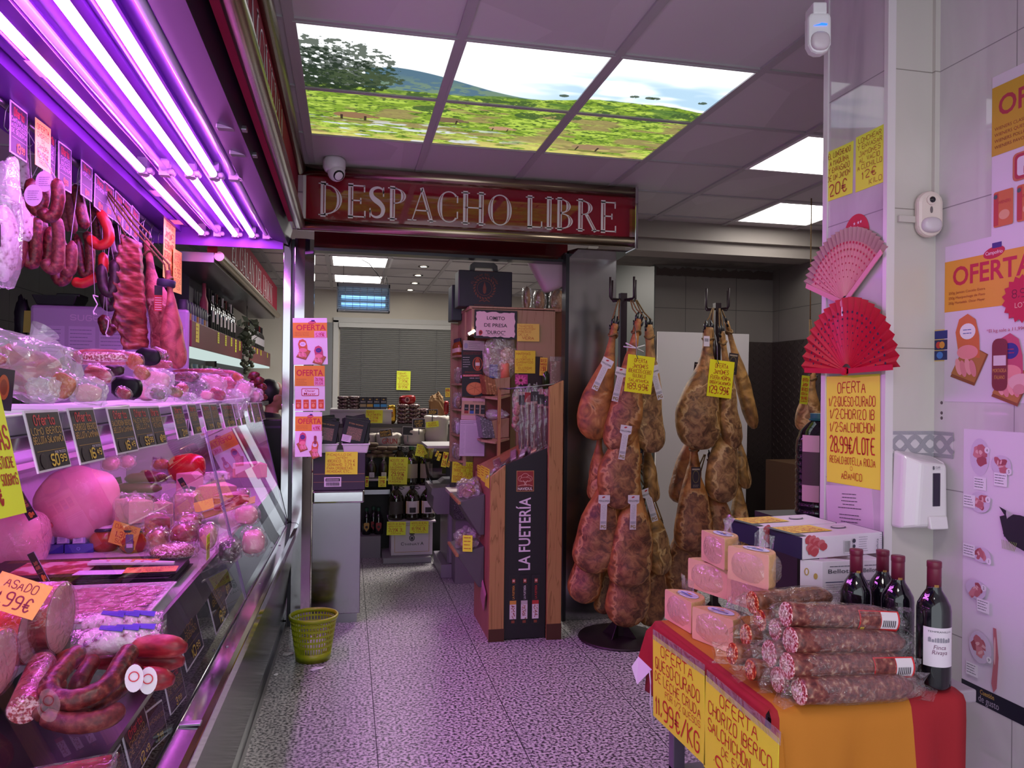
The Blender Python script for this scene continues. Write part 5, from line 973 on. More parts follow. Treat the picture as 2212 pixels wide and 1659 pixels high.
def wedge(label,px,py,w,h,d,y,seed,m=None,wr=True,rz=0.0,name='cheese_wedge',cat='cheese'):
 c=at(px,py,1,y);rn=random.Random(seed);r_=thing(name,label,cat,(c.x,c.y,DZ),'cheeses and cold cuts at the far end of the case');b=B();u=Vector((math.cos(rz),math.sin(rz),0))*w/2;v=Vector((-math.sin(rz),math.cos(rz),0))*d;z=Vector((0,0,h));o=Vector((c.x,c.y,c.z-h))
 b.add([o-u,o+u,o+v+u*.3,o-u+z,o+u+z*.92,o+v+u*.3+z],[[2,1,0],[3,4,5],[0,1,4,3],[1,2,5,4],[2,0,3,5]]);b.build('wedge',m or mat('pale_cheese',hexc('dcae9e'),.45,noise_amt=.15,noise_scale=12),r_,bevel=.004)
 if wr:b=B();crinkle(b,o+v*.35+z*.5,u*1.1+v*.1,v*.62,z*.66,seed,.22,20,12);b.build('plastic_wrap',film_m,r_)
 return r_
WD=[('wrapped cheese wedge just behind the clay pots, left one',268,1090,.075,.09,.08,3.05,-.3),('wrapped cheese wedge just behind the clay pots, right one',305,1092,.085,.085,.09,3.0,.5),('tall pale cheese corner behind the two wedges',285,1096,.07,.06,.08,3.15,.2),('cheese wedge with grey label leaning left of the yellow leaf-shaped card',352,1096,.08,.10,.09,3.2,.4),('cheese wedge with green label below the pointed board',398,1080,.085,.11,.09,3.3,-.3),('pale wrapped piece in front of the green-labelled wedge',340,1128,.085,.07,.1,2.9,.2),('round-backed ham end behind the tilted board',410,1034,.12,.10,.1,3.75,0),('white-rinded salami-like loaf behind the glass joint',468,1032,.13,.04,.08,4.0,0),('pink sliced block stacked near the doorway end',540,1012,.18,.08,.12,4.3,0),('folded cooked ham slices on the green paper',470,1060,.17,.07,.14,3.7,.1),('second heap of ham slices on the green paper',500,1080,.15,.07,.12,3.55,.1)]
for i,(lb,px,py,w,h,d,y,rz)in enumerate(WD):wedge(lb,px,py-12,w,h,d,y,i+40,[None,None,None,None,None,cured_r,pale_ham,salami_w,pale_ham,pale_ham,FL['fat']][i],i<6,rz,'cheese_wedge' if i<5 else 'cold_cut','cheese' if i<5 else 'cold meat')
for i,(lb,x0,y0,x1,y1,kd,y)in enumerate([('rolled pink meat in film right of the clay pots',320,1140,365,1195,'red',2.8),('crinkled milky pack of red meat in the middle of the case',365,1128,430,1185,'red',2.9),('salami half in clear film beside the knife',322,1172,425,1208,'salami',2.75),('white netted salami pack under the yellow leaf-shaped card',385,1108,438,1150,'fat',3.0),('bag of white wrapped pieces by the counter front',430,1130,470,1190,'pale',2.9),('dark cured slice in film at the case front',470,1165,520,1215,'dark',2.95),('ball of pink meat under the price boards at the back',222,985,258,1018,'pale',3.6),('clear bag of meat behind the stacked violet sausages',258,982,290,1012,'pale',3.8),('amber vacuum pack behind the stacked violet sausages',330,990,368,1016,'orange',4.0),('clear bag of pink slices along the far case front',505,1090,560,1135,'pale',3.4),('wrapped pale piece at the very front of the far case',520,1140,575,1200,'pale',3.3),('lilac netted pack near the far glass',510,1055,540,1082,'fat',3.8)]):
 a=at((x0+x1)/2,(y0+y1)/2,1,y);w=px2m(x1-x0,a)/2;h=px2m(y1-y0,a)/2;r_=thing('packed_meat',lb,'packet',(a.x,a.y,DZ),'packed meats inside the case');b=B();b.smooth=True;b.blob(a,(w*.85,0,0),(0,.05,0),(0,0,h*.85),20,12,.14,2.2,i+70,.8);b.build('meat',FL[kd],r_);b=B();crinkle(b,a,(w,0,0),(0,.058,0),(0,0,h),i,.16);b.build('plastic_bag',film_m,r_)
r_,p=sheet('price_note','curled yellow leaf-shaped card standing among the cheeses','price note',at(422,1108,1,3.2),(.9,-.1,.25),(.05,.2,1),.075,.04,'#f4d468')
c=at(470,1104,1,3.6);b=B();b.obox((c.x,c.y,c.z),(.16,0,.05),(-.01,.10,0),(0,0,.002));tag(b.build('paper_sheet',ink('#a8a83a')),'olive green paper under the ham slices','paper')
c=at(455,1205,1,2.9);r_,p=sheet('price_note','narrow yellow tag hanging at the case front by the dark slice','price note',at(446,1212,0,-.46),(0,1,0),(0,0,1),.06,.085,YEL);handlines(p,[('LOMO',1,.9),('EMBUCHADO',1,.9),('9,99',1,.7)],.06,.085);p.build('lettering',r_)
paperp=mat('waxed_printed_paper',hexc('dcc6d4'),.45)
ZB=.766
for i,(x0,y0,x1,y1,yy,rr)in enumerate(((178,1352,345,1348,1.90,.026),(172,1392,345,1380,1.80,.030))):
 a,c=at(x0,y0,1,yy),at(x1,y1,1,yy+.01);r_=thing('salami_stick',['white salami in blue-printed paper, upper of the two','white salami in blue-printed paper, lower of the two'][i],'sausage',((a.x+c.x)/2,yy,ZB),'white salamis in printed paper');b=B();sausage(b,spath(a,c,(0,0,.004),10),rr,18,.7,.02,i);b.build('salami',salami_w,r_)
 b=B();b.smooth=True;d=(c-a).normalized();b.lathe([(rr*1.08,-.01),(rr*1.1,(c-a).length*.5),(rr*1.12,(c-a).length*.98),(rr*1.3,(c-a).length*1.06)],a,20,d,caps=False);b.build('paper_wrap',wrap_m,r_)
 b=B()
 for k_ in range(3):
  o_=a+(c-a)*(.25+.2*k_)+Vector((0,-rr*.35,rr*1.08));u_=d;b.slab([o_,o_+u_*.05+Vector((0,-.014,-.004)),o_+u_*.05+Vector((0,.0,.004)),o_+Vector((0,.014,.004))],(0,-.0005,.0008))
 b.build('blue_print',ink('#3a3ab0'),r_)
for i,(px,py,l,lb)in enumerate(((200,1425,.16,'unwrapped reddish salami under the paper-wrapped ones'),(320,1430,.15,'salami with frayed pink ends on the right of the heap'),(335,1400,.13,'salami with frayed ends half hidden behind the printed one'),(300,1470,.14,'dark salami end at the right of the chorizo rings'))):
 a=at(px,py,1,1.86-.04*i);b=B();sausage(b,spath(a+Vector((-l/2,.02,0)),a+Vector((l/2,-.01,0)),(0,0,.003),8),.025,14,.8,.06,i+9);tag(b.build('salami_stick',cured_r),lb,'sausage')
def hangtube(label,pts,y,r,m,name='chorizo',group=None,cat='sausage',seed=1,string=None,taper=.4):
 P3=[at(q[0],q[1],1,y if not hasattr(y,'__len__')else y[i])for i,q in enumerate(pts)]
 Q=[]
 for i in range(len(P3)-1):
  p0,p1,p2,p3=P3[max(i-1,0)],P3[i],P3[i+1],P3[min(i+2,len(P3)-1)]
  for k_ in range(5):
   t=k_/5;Q.append(.5*((2*p1)+(p2-p0)*t+(2*p0-5*p1+4*p2-p3)*t*t+(3*p1-p0-3*p2+p3)*t**3))
 Q.append(P3[-1]);zb=min(q.z for q in Q)-r;mid=Q[len(Q)//2]
 r_=thing(name,label,cat,(mid.x,mid.y,zb),group);b=B();sausage(b,Q,r,14,taper,.05,seed);b.build('sausage_body',m,r_)
 if string:b=B();b.smooth=True;b.tube([Q[0],Q[0]+Vector((0,0,.01))]+[Vector(s_)for s_ in string],.0015,5);b.build('string',ink('#d8c8dc'),r_)
 return r_,Q
g='fresh chorizo rings in the low front section'
hangtube('thick red chorizo curve, front one with both ends up',[(175,1402),(140,1440),(108,1480),(120,1508),(170,1510),(230,1482),(265,1430),(285,1400)],[1.72,1.66,1.6,1.57,1.57,1.6,1.66,1.7],.019,chorizo_m,group=g,seed=3)
hangtube('chorizo lying inside the front red curve',[(205,1420),(180,1460),(160,1500)],[1.78,1.72,1.68],.018,chorizo_m,group=g,seed=4)
hangtube('chorizo passing under the white round tags',[(300,1440),(275,1470),(240,1500),(190,1525),(120,1528)],[1.74,1.70,1.64,1.6,1.58],.018,chorizo_m,group=g,seed=5)
hangtube('dark chorizo lowest in the heap',[(90,1545),(150,1562),(220,1555),(262,1530)],[1.56,1.55,1.56,1.6],.019,chorizo_d,group=g,seed=6)
hangtube('chorizo ring end with tied tip at the left of the heap',[(140,1470),(95,1500),(85,1530),(100,1540)],[1.64,1.6,1.58,1.57],.018,chorizo_d,group=g,seed=7)
for i,(px,py,y,lb)in enumerate(((290,1465,1.60,'white round tag with red print on the chorizo heap'),(320,1470,1.62,'second white tag leaning on the chorizo heap'))):
 c=at(px,py,1,y);b=B();b.slab([c+Vector((math.cos(a)*.017,math.sin(a)*.003,math.sin(a)*.026))for a in[2*PI*k_/20 for k_ in range(20)]],(0,-.001,0));r_=b.build('tag',white_paper);tag(r_,lb,'tag');b=B();b.lathe([(.008,0),(.010,0)],c+Vector((0,-.003,.004)),20,(0,-1,.1),caps=False);b.build('red_ring',ink('#d02838'),r_)
e=at(50,1533,1,1.56);log_('plastic-wrapped salami with a bright red cut face at the lower left',(e.x-.05,e.y+.24,e.z+.01),e,.027,cured_r,salami_c,name='cut_salami',cat='sausage')
for i in range(5):
 z=ZB+.012*i;c=at(80,1640,1,1.33);r_=thing('vacuum_pack','flat red vacuum pack at the case corner, '+['lowest','second from the bottom','middle','second from the top','topmost under the ticket'][i],'packet',(c.x-.06,1.36,z),'vacuum packs at the lower left');b=B();b.obox((c.x-.08,1.38,z+.006),(.15,.02+.006*i,0),(-.01,.09,0),(0,0,.005));b.build('pack',FL['red']if i>2 else pk_dark,r_,bevel=.004);b=B();b.obox((c.x-.08,1.38,z+.006),(.158,.02+.006*i,0),(-.01,.098,0),(0,0,.0058));b.build('film',wrap_m,r_,bevel=.004)
r_,p=sheet('ticket','white ticket lying on the topmost red vacuum pack','ticket',(at(80,1625,1,1.33).x-.05,1.30,ZB+.066),(1,.05,0),(0,1,.03),.11,.05,'#d8c8ea')
LB=[((380,1335),(418,1290),(405,1452),['LOMO','ADOBADO'],'10,99','dark board with chalk lettering tallest at the case front',2.2),((433,1265),(463,1228),(468,1372),['LOMO','IBERICO'],'19,00','dark board with chalk lettering behind the yellow tag at the case front',2.55),((350,1463),(385,1428),(370,1545),['SALCHICHON','DE TOLEDO'],'3,99','dark board reading SALCHICHON DE TOLEDO',1.85),((318,1535),(352,1508),(330,1620),['ANCHOAS 00'],'7,99','dark board with rounded white outline reading ANCHOAS',1.7),((255,1600),(302,1530),(290,1690),['CHORIZO','DE ZAMORA'],'12,49','dark board reading CHORIZO DE ZAMORA with yellow price',1.6),((226,1660),(258,1610),(245,1720),['LOMO','TROZO'],'9,99','dark board reading LOMO at the bottom edge of the photo',1.45),((462,1222),(480,1196),(486,1300),['CECINA'],'8,99','narrow dark board at the case front beside the far glass',2.8)]
def gp(px,py):return atp(px,py,(sx(gx0-.03,4.9),4.9,gz0),tn)
for tl,tr,bl,ln,pr_,lb,y in LB:blackboard(lb,gp(*tl),gp(*tr),gp(*bl),ln,pr_,None,group='dark boards behind the glass front',heading='Oferta' if len(ln)>1 else '',big=False,face='#17151c')
r_,p=sheet('price_note','yellow ticket stuck on the dark board behind the glass','price note',gp(478,1282),gp(515,1268)-gp(478,1282),gp(473,1262)-gp(478,1282),.075,.028,YEL);handlines(p,[('CECINA',1,.7),('9,99€ 18',1.2,.9)],.075,.028);p.build('lettering',r_)
# HANGING GOODS BEHIND THE COUNTER
BX,BZ=-1.10,2.40
r_=thing('hanging_rail','steel rail of hooks under the rear edge of the lamp hood','rail',(BX,3.3,BZ));b=B();b.smooth=True;b.tube([(BX,.6,BZ),(BX,4.85,BZ)],.011,10);b.build('bar',dull_steel,r_)
for y in np.arange(1.9,4.8,.17):b=B();b.smooth=True;b.tube([(BX,y,BZ+.012),(BX+.014,y,BZ),(BX+.004,y,BZ-.02),(BX,y,BZ-.07),(BX+.012,y,BZ-.085),(BX+.02,y,BZ-.07)],.0025,6);b.build('hook',dull_steel,r_)
HT=[((17,210),(54,240),(22,328),['CANTIMPALOS','AUTENTICOS','DE SEGOVIA'],'13,99'),((98,270),(121,294),(94,372),['CHORIZO','CASERO','TOLEDO'],'9,99'),((133,308),(160,328),(127,402),['CHORIZO','IBERICO','EXTREMEÑO'],'9,99'),((161,331),(186,352),(175,420),['MORCILLA'],'6,99'),((192,360),(214,382),(204,446),['SALCHICHON'],'10,9'),((215,381),(237,400),(224,460),['MORCILLA'],'8,99'),((240,400),(257,418),(248,476),['MORCILLA'],'8,99'),((262,422),(279,440),(265,494),['CHORIZO'],'5,99'),((281,437),(297,456),(283,508),['CHORIZO'],'7,99')]
ho=['nearest to the entrance','second, half behind the yellow sheet','third from the entrance, tilted','fourth from the entrance','fifth from the entrance','sixth from the entrance','third from the far end','second from the far end','last one before the ribs']
for i,(tl,tr,bl,ln,pr_)in enumerate(HT):
 X=-1.075 if i!=1 else-1.085;blackboard('dark hanging board with pale border over the sausages, '+ho[i],at(*tl,0,X),at(*tr,0,X),at(*bl,0,X),ln,pr_,None,'dark boards hanging over the sausages',big=False,border='#d8b8ea',face='#2a1838',lcol='#b890d0',pcol='#e8702a')
note('yellow hanging sheet offering CHORIZO DE ZAMORA over the sausages',(62,248),(97,275),(76,355),(0,-1.055),[('OFERTA',1.2,.9),('CHORIZO',1,.85),('DE',.7,.25),('ZAMORA',1,.85),('12,99€',1.4,.8),('FRESCO',.8,.6)],'yellow sheets hanging over the counter','#f0cc58')
note('tall yellow sheet on a hook in front of the cured shoulders, left one',(322,496),(351,520),(352,598),(0,-1.0),[('OFERTA',1,.7),('JAMONES',1,.9),('SERRANOS',1,.9),('DESHUESADOS',.9,.95),('7,99€',1.4,.7)],'yellow sheets hanging over the counter','#f0cc58')
note('narrow yellow sheet on a hook in front of the cured shoulders, right one',(367,537),(386,548),(374,630),(0,-.99),[('OFERTA',1,.8),('PALETAS',1,.9),('5,99',1.4,.8),('IBERICAS',.8,.9),('PIEZA',.8,.7)],'yellow sheets hanging over the counter','#f0cc58')
G1='sausages hanging behind the counter'
def hs(label,pts,X,r,m,**k):
 y=at(pts[0][0],min(q[1]for q in pts),0,X).y;return hangtube(label,pts,y,r,m,group=G1,**k)
HS=[('white mouldy salami stick, leftmost thin one',[(26,335),(28,400),(30,445)],.020,salami_w),('white mouldy salami stick, second thin one',[(46,330),(50,375),(52,412)],.022,salami_w),('fat white mouldy salami behind the labelled net',[(46,425),(50,470),(50,525)],.034,salami_w),('dark red chorizo loop over the round paper tags',[(68,385),(66,430),(78,455),(92,440),(94,395)],.020,chorizo_m),('dark red chorizo loop right of the paper tags',[(90,450),(100,468),(118,462),(126,430),(122,385)],.021,chorizo_m),('dark chorizo loop lowest at the left',[(12,545),(25,572),(42,560),(48,500)],.022,chorizo_d),('long chorizo loop in the second row, left',[(50,510),(58,560),(74,565),(78,500),(76,470)],.022,chorizo_m),('long chorizo loop in the second row, centre',[(92,470),(86,530),(92,560),(106,550),(108,490)],.023,chorizo_m),('chorizo end bulging under the second row',[(96,560),(108,580),(124,570),(126,500),(118,470)],.022,chorizo_d),('violet straight sausage next to the chorizo loops, left',[(131,400),(138,450),(146,500)],.020,chorizo_d),('violet straight sausage next to the chorizo loops, right',[(146,400),(152,450),(160,505)],.019,chorizo_d),('bright chorizo stick under the fourth board',[(162,398),(174,450),(184,495)],.024,chorizo_m),('violet loop in the second row',[(128,510),(140,575),(152,582),(156,520)],.022,chorizo_d),('red-brown loop in the second row',[(164,505),(176,580),(192,590),(194,530),(186,500)],.022,chorizo_m),('round chorizo ends lowest under the loops',[(118,580),(128,606),(142,600),(146,570)],.023,chorizo_m),('bright red smooth sausage ring, upper one',[(212,452),(232,490),(234,520),(212,530),(190,510)],.022,redsaus_m),('bright red smooth sausage ring, lower one',[(222,545),(222,585),(205,600),(178,612),(156,606)],.022,redsaus_m),('thin red sausage behind the upper ring',[(196,440),(206,480),(212,520)],.019,chorizo_m),('black pudding with white string, upper one',[(246,482),(252,520),(250,552),(240,555)],.022,morcilla_m),('black pudding left of the string knot',[(236,500),(240,535),(248,552)],.021,morcilla_m),('black pudding loop in the second row',[(218,570),(224,620),(240,632),(248,600),(246,560)],.023,morcilla_m),('black pudding loop lowest beside the ribs',[(222,632),(230,660),(246,660),(256,635)],.024,morcilla_m),('dark chorizo hanging behind the ribs',[(270,520),(262,580),(262,650),(240,725)],.022,chorizo_d),('dark round sausage left of the ribs',[(222,680),(232,715),(244,700)],.028,chorizo_m)]
for i,(lb,pts,r,m)in enumerate(HS):
 X=-1.09-.05*((i*7)%4)+(.05 if i in(3,4,15)else 0);p0=at(pts[0][0],pts[0][1],0,X);rr,Q=hs(lb,pts,X,r,m,seed=i,string=None,name='salami' if 'salami' in lb else 'sausage')
 top=Q[0]if Q[0].z>Q[-1].z else Q[-1];b=B();b.smooth=True;b.tube([top-Vector((0,0,.004)),Vector((BX,top.y,BZ-.012))],.0016,5);b.build('string',ink('#c8b8d0'),rr)
for i,(px,py)in enumerate(((262,545),(268,590),(205,640),(232,690))):
 a=at(px,py,0,-1.068);b=B();b.smooth=True;P_=[a+Vector((.01*math.sin(k_*2.1+i),.012*math.cos(k_*1.7),-.012*k_+.02*math.sin(k_)))for k_ in range(9)];b.tube(P_,.0028,6);b.tube([a,(BX,a.y,BZ-.012)],.0011,5);tag(b.build('string',ink('#e0d0e0')),['white knotted string on the black puddings, uppermost','white knotted string beside the ribs','white knotted string left of the lower pudding loop','white string end hanging lowest'][i],'string')
for i,(px,py)in enumerate(((72,422),(96,392))):
 c=at(px,py,0,-1.02-.01*i);b=B();b.slab([c+CR*math.cos(a)*.030+CU*math.sin(a)*.036 for a in[2*PI*k_/24 for k_ in range(24)]],-_f*.001);rr=b.build('paper_tag',ink('#d8b8dc'));tag(rr,['round pink paper tag clipped to the chorizo, front one','round pink paper tag on the chorizo, one behind'][i],'tag');q=Print(c-CR*.03-CU*.036-_f*.001,CR,CU);q.lines(.012,.05,.05,5,.007,.003,'#8a5a90');q.build('fine_print',rr)
a=at(14,505,0,-1.0);rr=thing('netted_salami','large white netted salami with black animal label at the left edge','sausage',(a.x,a.y,a.z-.13),G1);b=B();b.smooth=True;b.blob(a+Vector((-.01,0,-.03)),CR*.042,_f*.042,CU*.115,22,16,.05,2,3);b.build('salami',salami_w,rr);b=B();crinkle(b,a+Vector((-.01,0,.03)),CR*.047,_f*.047,CU*.19,5,.07);b.build('plastic_bag',bag_m,rr)
q=Print(a-CR*.05-CU*.02-_f*.062,CR,CU);q.rect(.0,-.03,.075,.035,'#17131a');q.ell(.035,.0,.018,.009,'#5a5060');q.ell(.02,.0,.006,.007,'#5a5060');q.rect(.022,-.018,.026,-.002,'#5a5060');q.rect(.046,-.018,.050,-.002,'#5a5060');q.ell(.04,.065,.014,.014,'#2a2030');q.ell(.04,.065,.009,.009,'#c8b8d8');q.build('label',rr)
Xr=-1.08;c=[at(px,py,0,Xr)for px,py in((258,505),(292,520),(312,600),(312,752),(268,755),(248,712),(246,640),(262,580))];rr=thing('pork_ribs','slab of adobo-red pork ribs hanging beside the puddings','meat',(c[3].x,c[3].y,c[3].z));b=B();b.smooth=False
cen=sum(c,Vector())/len(c);n=14;top_a,top_b=at(262,505,1,3.72),at(298,522,1,3.78);bot_a,bot_b=at(258,755,1,3.72),at(314,755,1,3.78);vs=[]
NU,NV=36,18
for i in range(NU+1):
 s=i/NU;a_=top_a.lerp(bot_a,s);b_=top_b.lerp(bot_b,s);a_=a_+(a_-b_)*(.35*math.sin(PI*min(1,s*1.05))-.1*s*s);
 for j in range(NV+1):
  t=j/NV;p_=a_.lerp(b_,t);rib=math.sin((s*11-t*1.6)*2*PI*.9);p_=p_-_f*(.010*rib*(1-.4*t)+.02*math.sin(PI*t)+.006*noise.noise(Vector((s*20,t*6,1))));vs.append(p_)
back=[v+_f*.035 for v in vs];M_=(NU+1)*(NV+1);W_=NV+1;fs=[[i*W_+j,i*W_+j+1,(i+1)*W_+j+1,(i+1)*W_+j]for i in range(NU)for j in range(NV)];fs+=[[M_+k_ for k_ in f_[::-1]]for f_ in fs];rim_=[j for j in range(W_)]+[i*W_+NV for i in range(1,NU+1)]+[NU*W_+j for j in range(NV-1,-1,-1)]+[i*W_ for i in range(NU-1,0,-1)];fs+=[[rim_[k_],rim_[(k_+1)%len(rim_)],M_+rim_[(k_+1)%len(rim_)],M_+rim_[k_]]for k_ in range(len(rim_))]
b.smooth=True;b.add(vs+back,fs);b.build('rib_slab',speck('adobo_ribs',[(.30,hexc('481418')),(.45,hexc('6e2422')),(.58,hexc('94403a')),(.72,hexc('b87a74'))],12,.4,interp='LINEAR',bump=.3,stretch=(1,1,4)),rr)
b=B();b.smooth=True;b.tube([top_a.lerp(top_b,.5)-Vector((0,0,.03)),(BX,top_a.y+.02,BZ)],.003,6);b.build('cord',rope_m,rr)
t0,b0=at(318,520,1,3.95),at(350,790,1,3.92);r1=leg('cured_shoulder','pink cured shoulder with pale wrinkled meat and red striped tag','ham',t0,b0,.165,shoulder_m,(-.3,-1,.1),1.0,-.3,11,True,'cured shoulders on the counter rail',.6,(BX,3.98,BZ))
q=Print(at(333,672,1,3.80),(1,0,0),(0,0,1));q.rect(0,0,.035,.075,'#c02a34');[q.rect(.003,.006+.011*i,.032,.009+.011*i,'#e8c8d0')for i in range(6)];q.rect(.0,.075,.035,.12,'#201820');q.build('striped_tag',r1)
t0,b0=at(362,585,1,3.72),at(388,797,1,3.66);r1=leg('cured_shoulder','slimmer smooth pink shoulder right of the wrinkled one','ham',t0,b0,.105,shoulder_m,(.5,-1,0),.0,.2,12,False,'cured shoulders on the counter rail',.8,(BX,3.75,BZ))
a=at(358,612,1,3.70);b=B();b.smooth=True;b.lathe([(.036,-.016),(.040,-.012),(.040,.012),(.036,.016)],at(359,612,1,3.71),20,(.12,0,1),caps=False);b.build('dark_band',ink('#2c2440'),r1)
wy=5.0;O,U,V,w,h=pt4((62,657),(406,675),(62,790),(1,wy));rr=thing('lightbox','pale violet notice cabinet with printed sheets behind the hanging meats','notice board',(O+U*.5));b=B();b.box((O.x,wy,O.z-.5),(O.x+w,wy+.045,O.z+h));b.build('cabinet',mat('violet_lit_cabinet',hexc('a888b4'),.4),rr,bevel=.02)  # cabinet colour includes the violet light that falls on it
b=B();b.box((O.x+.03,wy+.02,0),(O.x+w-.03,wy+.04,O.z-.5));b.build('stand',dull_steel,rr)
p=Print((O.x,wy,O.z),(1,0,0),(0,0,1));p.hand('SUGERENCIAS',w*.5,h*.76,h*.09,'#c8a0c8',w*.5,align='c',weight=.16)
for i in range(5):x=w*(.05+.19*i);p.rect(x,h*.02,x+w*.165,h*.66,'#b898c4');p.lines(x+w*.01,h*.60,x+w*.15,9,h*.06,h*.014,'#5a4a70',seed=i+3)
p.build('printed_sheets',rr)
c=at(130,655,1,wy+.1);b=B();zt=O.z+h;rr=thing('wire_basket','black shallow basket lying on top of the notice cabinet','basket',(c.x,wy+.1,zt));b.hexa([(c.x-.10,wy+.02,zt),(c.x+.10,wy+.02,zt),(c.x+.10,wy+.2,zt),(c.x-.10,wy+.2,zt),(c.x-.125,wy+.0,zt+.06),(c.x+.125,wy+.0,zt+.06),(c.x+.125,wy+.22,zt+.06),(c.x-.125,wy+.22,zt+.06)]);b.build('basket_body',black_p,rr,bevel=.006);b=B();b.box((c.x+.0,wy+.03,zt+.055),(c.x+.13,wy+.19,zt+.075));b.build('lid',black_p,rr,bevel=.006)
c=at(48,690,1,5.05);rr=thing('hanging_bag','dark crumpled bag with olive tag hanging left of the notice cabinet','bag',(c.x,c.y,0));b=B();b.smooth=True;b.blob((c.x,c.y,c.z),(.045,0,0),(0,.03,0),(0,0,.13),16,12,.4,3,4);b.build('bag_body',pk_dark,rr);b=B();b.box((c.x-.005,c.y-.005,0),(c.x+.005,c.y+.005,c.z));b.build('stand',dark_steel,rr);b=B();b.slab([(c.x+.02,c.y-.04,c.z-.08),(c.x+.06,c.y-.04,c.z-.08),(c.x+.065,c.y-.04,c.z+.05),(c.x+.025,c.y-.04,c.z+.05)],(0,.001,0));b.build('olive_tag',ink('#8a8a2a'),rr)
# BACK SHOP
frame_w=mat('white_window_frame',hexc('b9b7b4'),.45)
BY=YB-.02
O,U,V,w,h=pt4((733,707),(985,713),(733,905),(1,BY));b=B()
for i in range(46):z=O.z+h*(i+.5)/46;b.obox((O.x+w/2,BY-.02,z),(w/2,0,0),(0,.010,-.008),(0,.0006,.0006))
r_=thing('window_blind','wide grey slatted blind on the rear wall of the back shop','blind',(O.x+w/2,BY,O.z));b.build('slats',mat('grey_blind',hexc('a9a8a4'),.45),r_)
b=B();b.box((O.x-.02,BY-.06,O.z+h),(O.x+w+.02,BY,O.z+h+.06));b.build('headrail',frame_w,r_);b=B();b.box((O.x,BY-.002,O.z),(O.x+w,BY,O.z+h));b.build('dark_backing',mat('dark_window',hexc('3a3c3e'),.3),r_)
b=B()
for k in(.18,.5,.82):b.box((O.x+w*k-.003,BY-.034,O.z),(O.x+w*k+.003,BY-.031,O.z+h))
b.build('ladder_tape',ink('#5a5a5c'),r_)
b=B();b.box((O.x-.09,BY-.03,.3),(O.x-.025,YB,O.z+h+.09));b.box((O.x-.09,BY-.03,O.z+h+.065),(O.x+w+.1,YB,O.z+h+.13));struct(b.build('window_1',frame_w))
dl=at(697,720,1,BY);b=B();b.box((dl.x,BY-.02,0),(O.x-.10,YB,O.z+h+.06));struct(b.build('door_1',mat('grey_door',hexc('77787a'),.45)))
note('yellow note pinned on the blind, the highest in the back shop',(857,801),(887,802),(856,842),(1,BY-.05),[('CUBANO',1,.7,'l'),('GRANO',1,.6),('VENEZOLANO',.8,.9,'l'),('7,99€',1.5,.75),('DESMIGADO',.8,.9),('8,99€',1.5,.75)],'yellow notes inside the back shop')
O,U,V,w,h=pt4((729,612),(838,616),(730,672),(1,7.55));r_=thing('insect_killer','hanging electric insect lamp with two blue tubes behind a wire grid','lamp',(O.x+w/2,7.55,O.z));b=B();b.box((O.x-.01,7.50,O.z),(O.x+w+.01,7.66,O.z+.012));b.box((O.x-.01,7.50,O.z+h-.035),(O.x+w+.01,7.66,O.z+h));b.box((O.x-.012,7.5,O.z),(O.x,7.66,O.z+h));b.box((O.x+w,7.5,O.z),(O.x+w+.012,7.66,O.z+h));b.build('housing',dull_steel,r_)
b=B();b.box((O.x,7.64,O.z+.012),(O.x+w,7.65,O.z+h-.035));b.build('reflector',mat('bright_reflector',hexc('b9c4c8'),.25,.6),r_)
b=B();[b.tube([(O.x,7.515,O.z+.02+i*(h-.06)/11),(O.x+w,7.515,O.z+.02+i*(h-.06)/11)],.0022,5)for i in range(12)];[b.tube([(O.x+w*k/7,7.512,O.z+.012),(O.x+w*k/7,7.512,O.z+h-.035)],.002,5)for k in range(1,7)];b.build('wire_grid',dull_steel,r_)
for i,z in enumerate((.075,.145)):b=B();b.smooth=True;b.tube([(O.x+.03,7.57,O.z+z),(O.x+w-.03,7.57,O.z+z)],.014,12);b.build('blue_tube',emit('uv_tube',(.22,.5,1.0),2.2),r_)
b=B();[b.tube([(O.x+w*k,7.58,O.z+h),(O.x+w*k,7.58,CEIL-.01)],.0025,5)for k in(.1,.9)];b.build('hanging_wire',dark_steel,r_)
b=B();b.smooth=True;b.tube([(O.x+w*.45,7.58,CEIL-.02),(O.x+w*.6,7.56,CEIL-.06),(O.x+w*.75,7.55,O.z+h+.12),(O.x+w*.85,7.55,O.z+h+.05),(O.x+w*.95,7.56,O.z+h+.08),(O.x+w,7.58,O.z+h-.02)],.005,6);b.build('power_cable',black_p,r_)
rackm=mat('rack_grey',hexc('6a6664'),.5)
r_=thing('goods_rack','stepped grey goods rack in front of the blind','rack',(.42,7.4,0));b=B();b.box((-.16,7.28,0),(1.0,7.75,1.12));b.build('upper_step',rackm,r_)
zl=at(780,884,1,7.38).z;zr=at(880,915,1,7.38).z
b=B();b.box((-.16,7.28,zl-.02),(.42,7.75,zl));b.box((-.16,7.30,1.12),(.41,7.7,zl-.02));b.build('left_top',mat('white_shelf',hexc('a7a3a4'),.5),r_);b=B();b.box((-.16,7.26,zr-.03),(1.0,7.75,zr));b.build('right_top',mat('dark_shelf_edge',hexc('2c2a2c'),.5),r_)
z2=at(840,962,1,7.1).z;b=B();b.box((.02,6.95,z2-.05),(1.0,7.28,z2));b.build('middle_step',rackm,r_)
z3=at(820,1030,1,6.95).z;b=B();b.box((.02,6.78,z3-.015),(.375,7.28,z3));b.build('lower_shelf',MATS['white_shelf'],r_);z4=at(815,1059,1,6.9).z;b=B();b.box((.02,6.78,z4-.02),(.375,6.98,z4+.02));b.build('shelf_edge',dull_steel,r_)
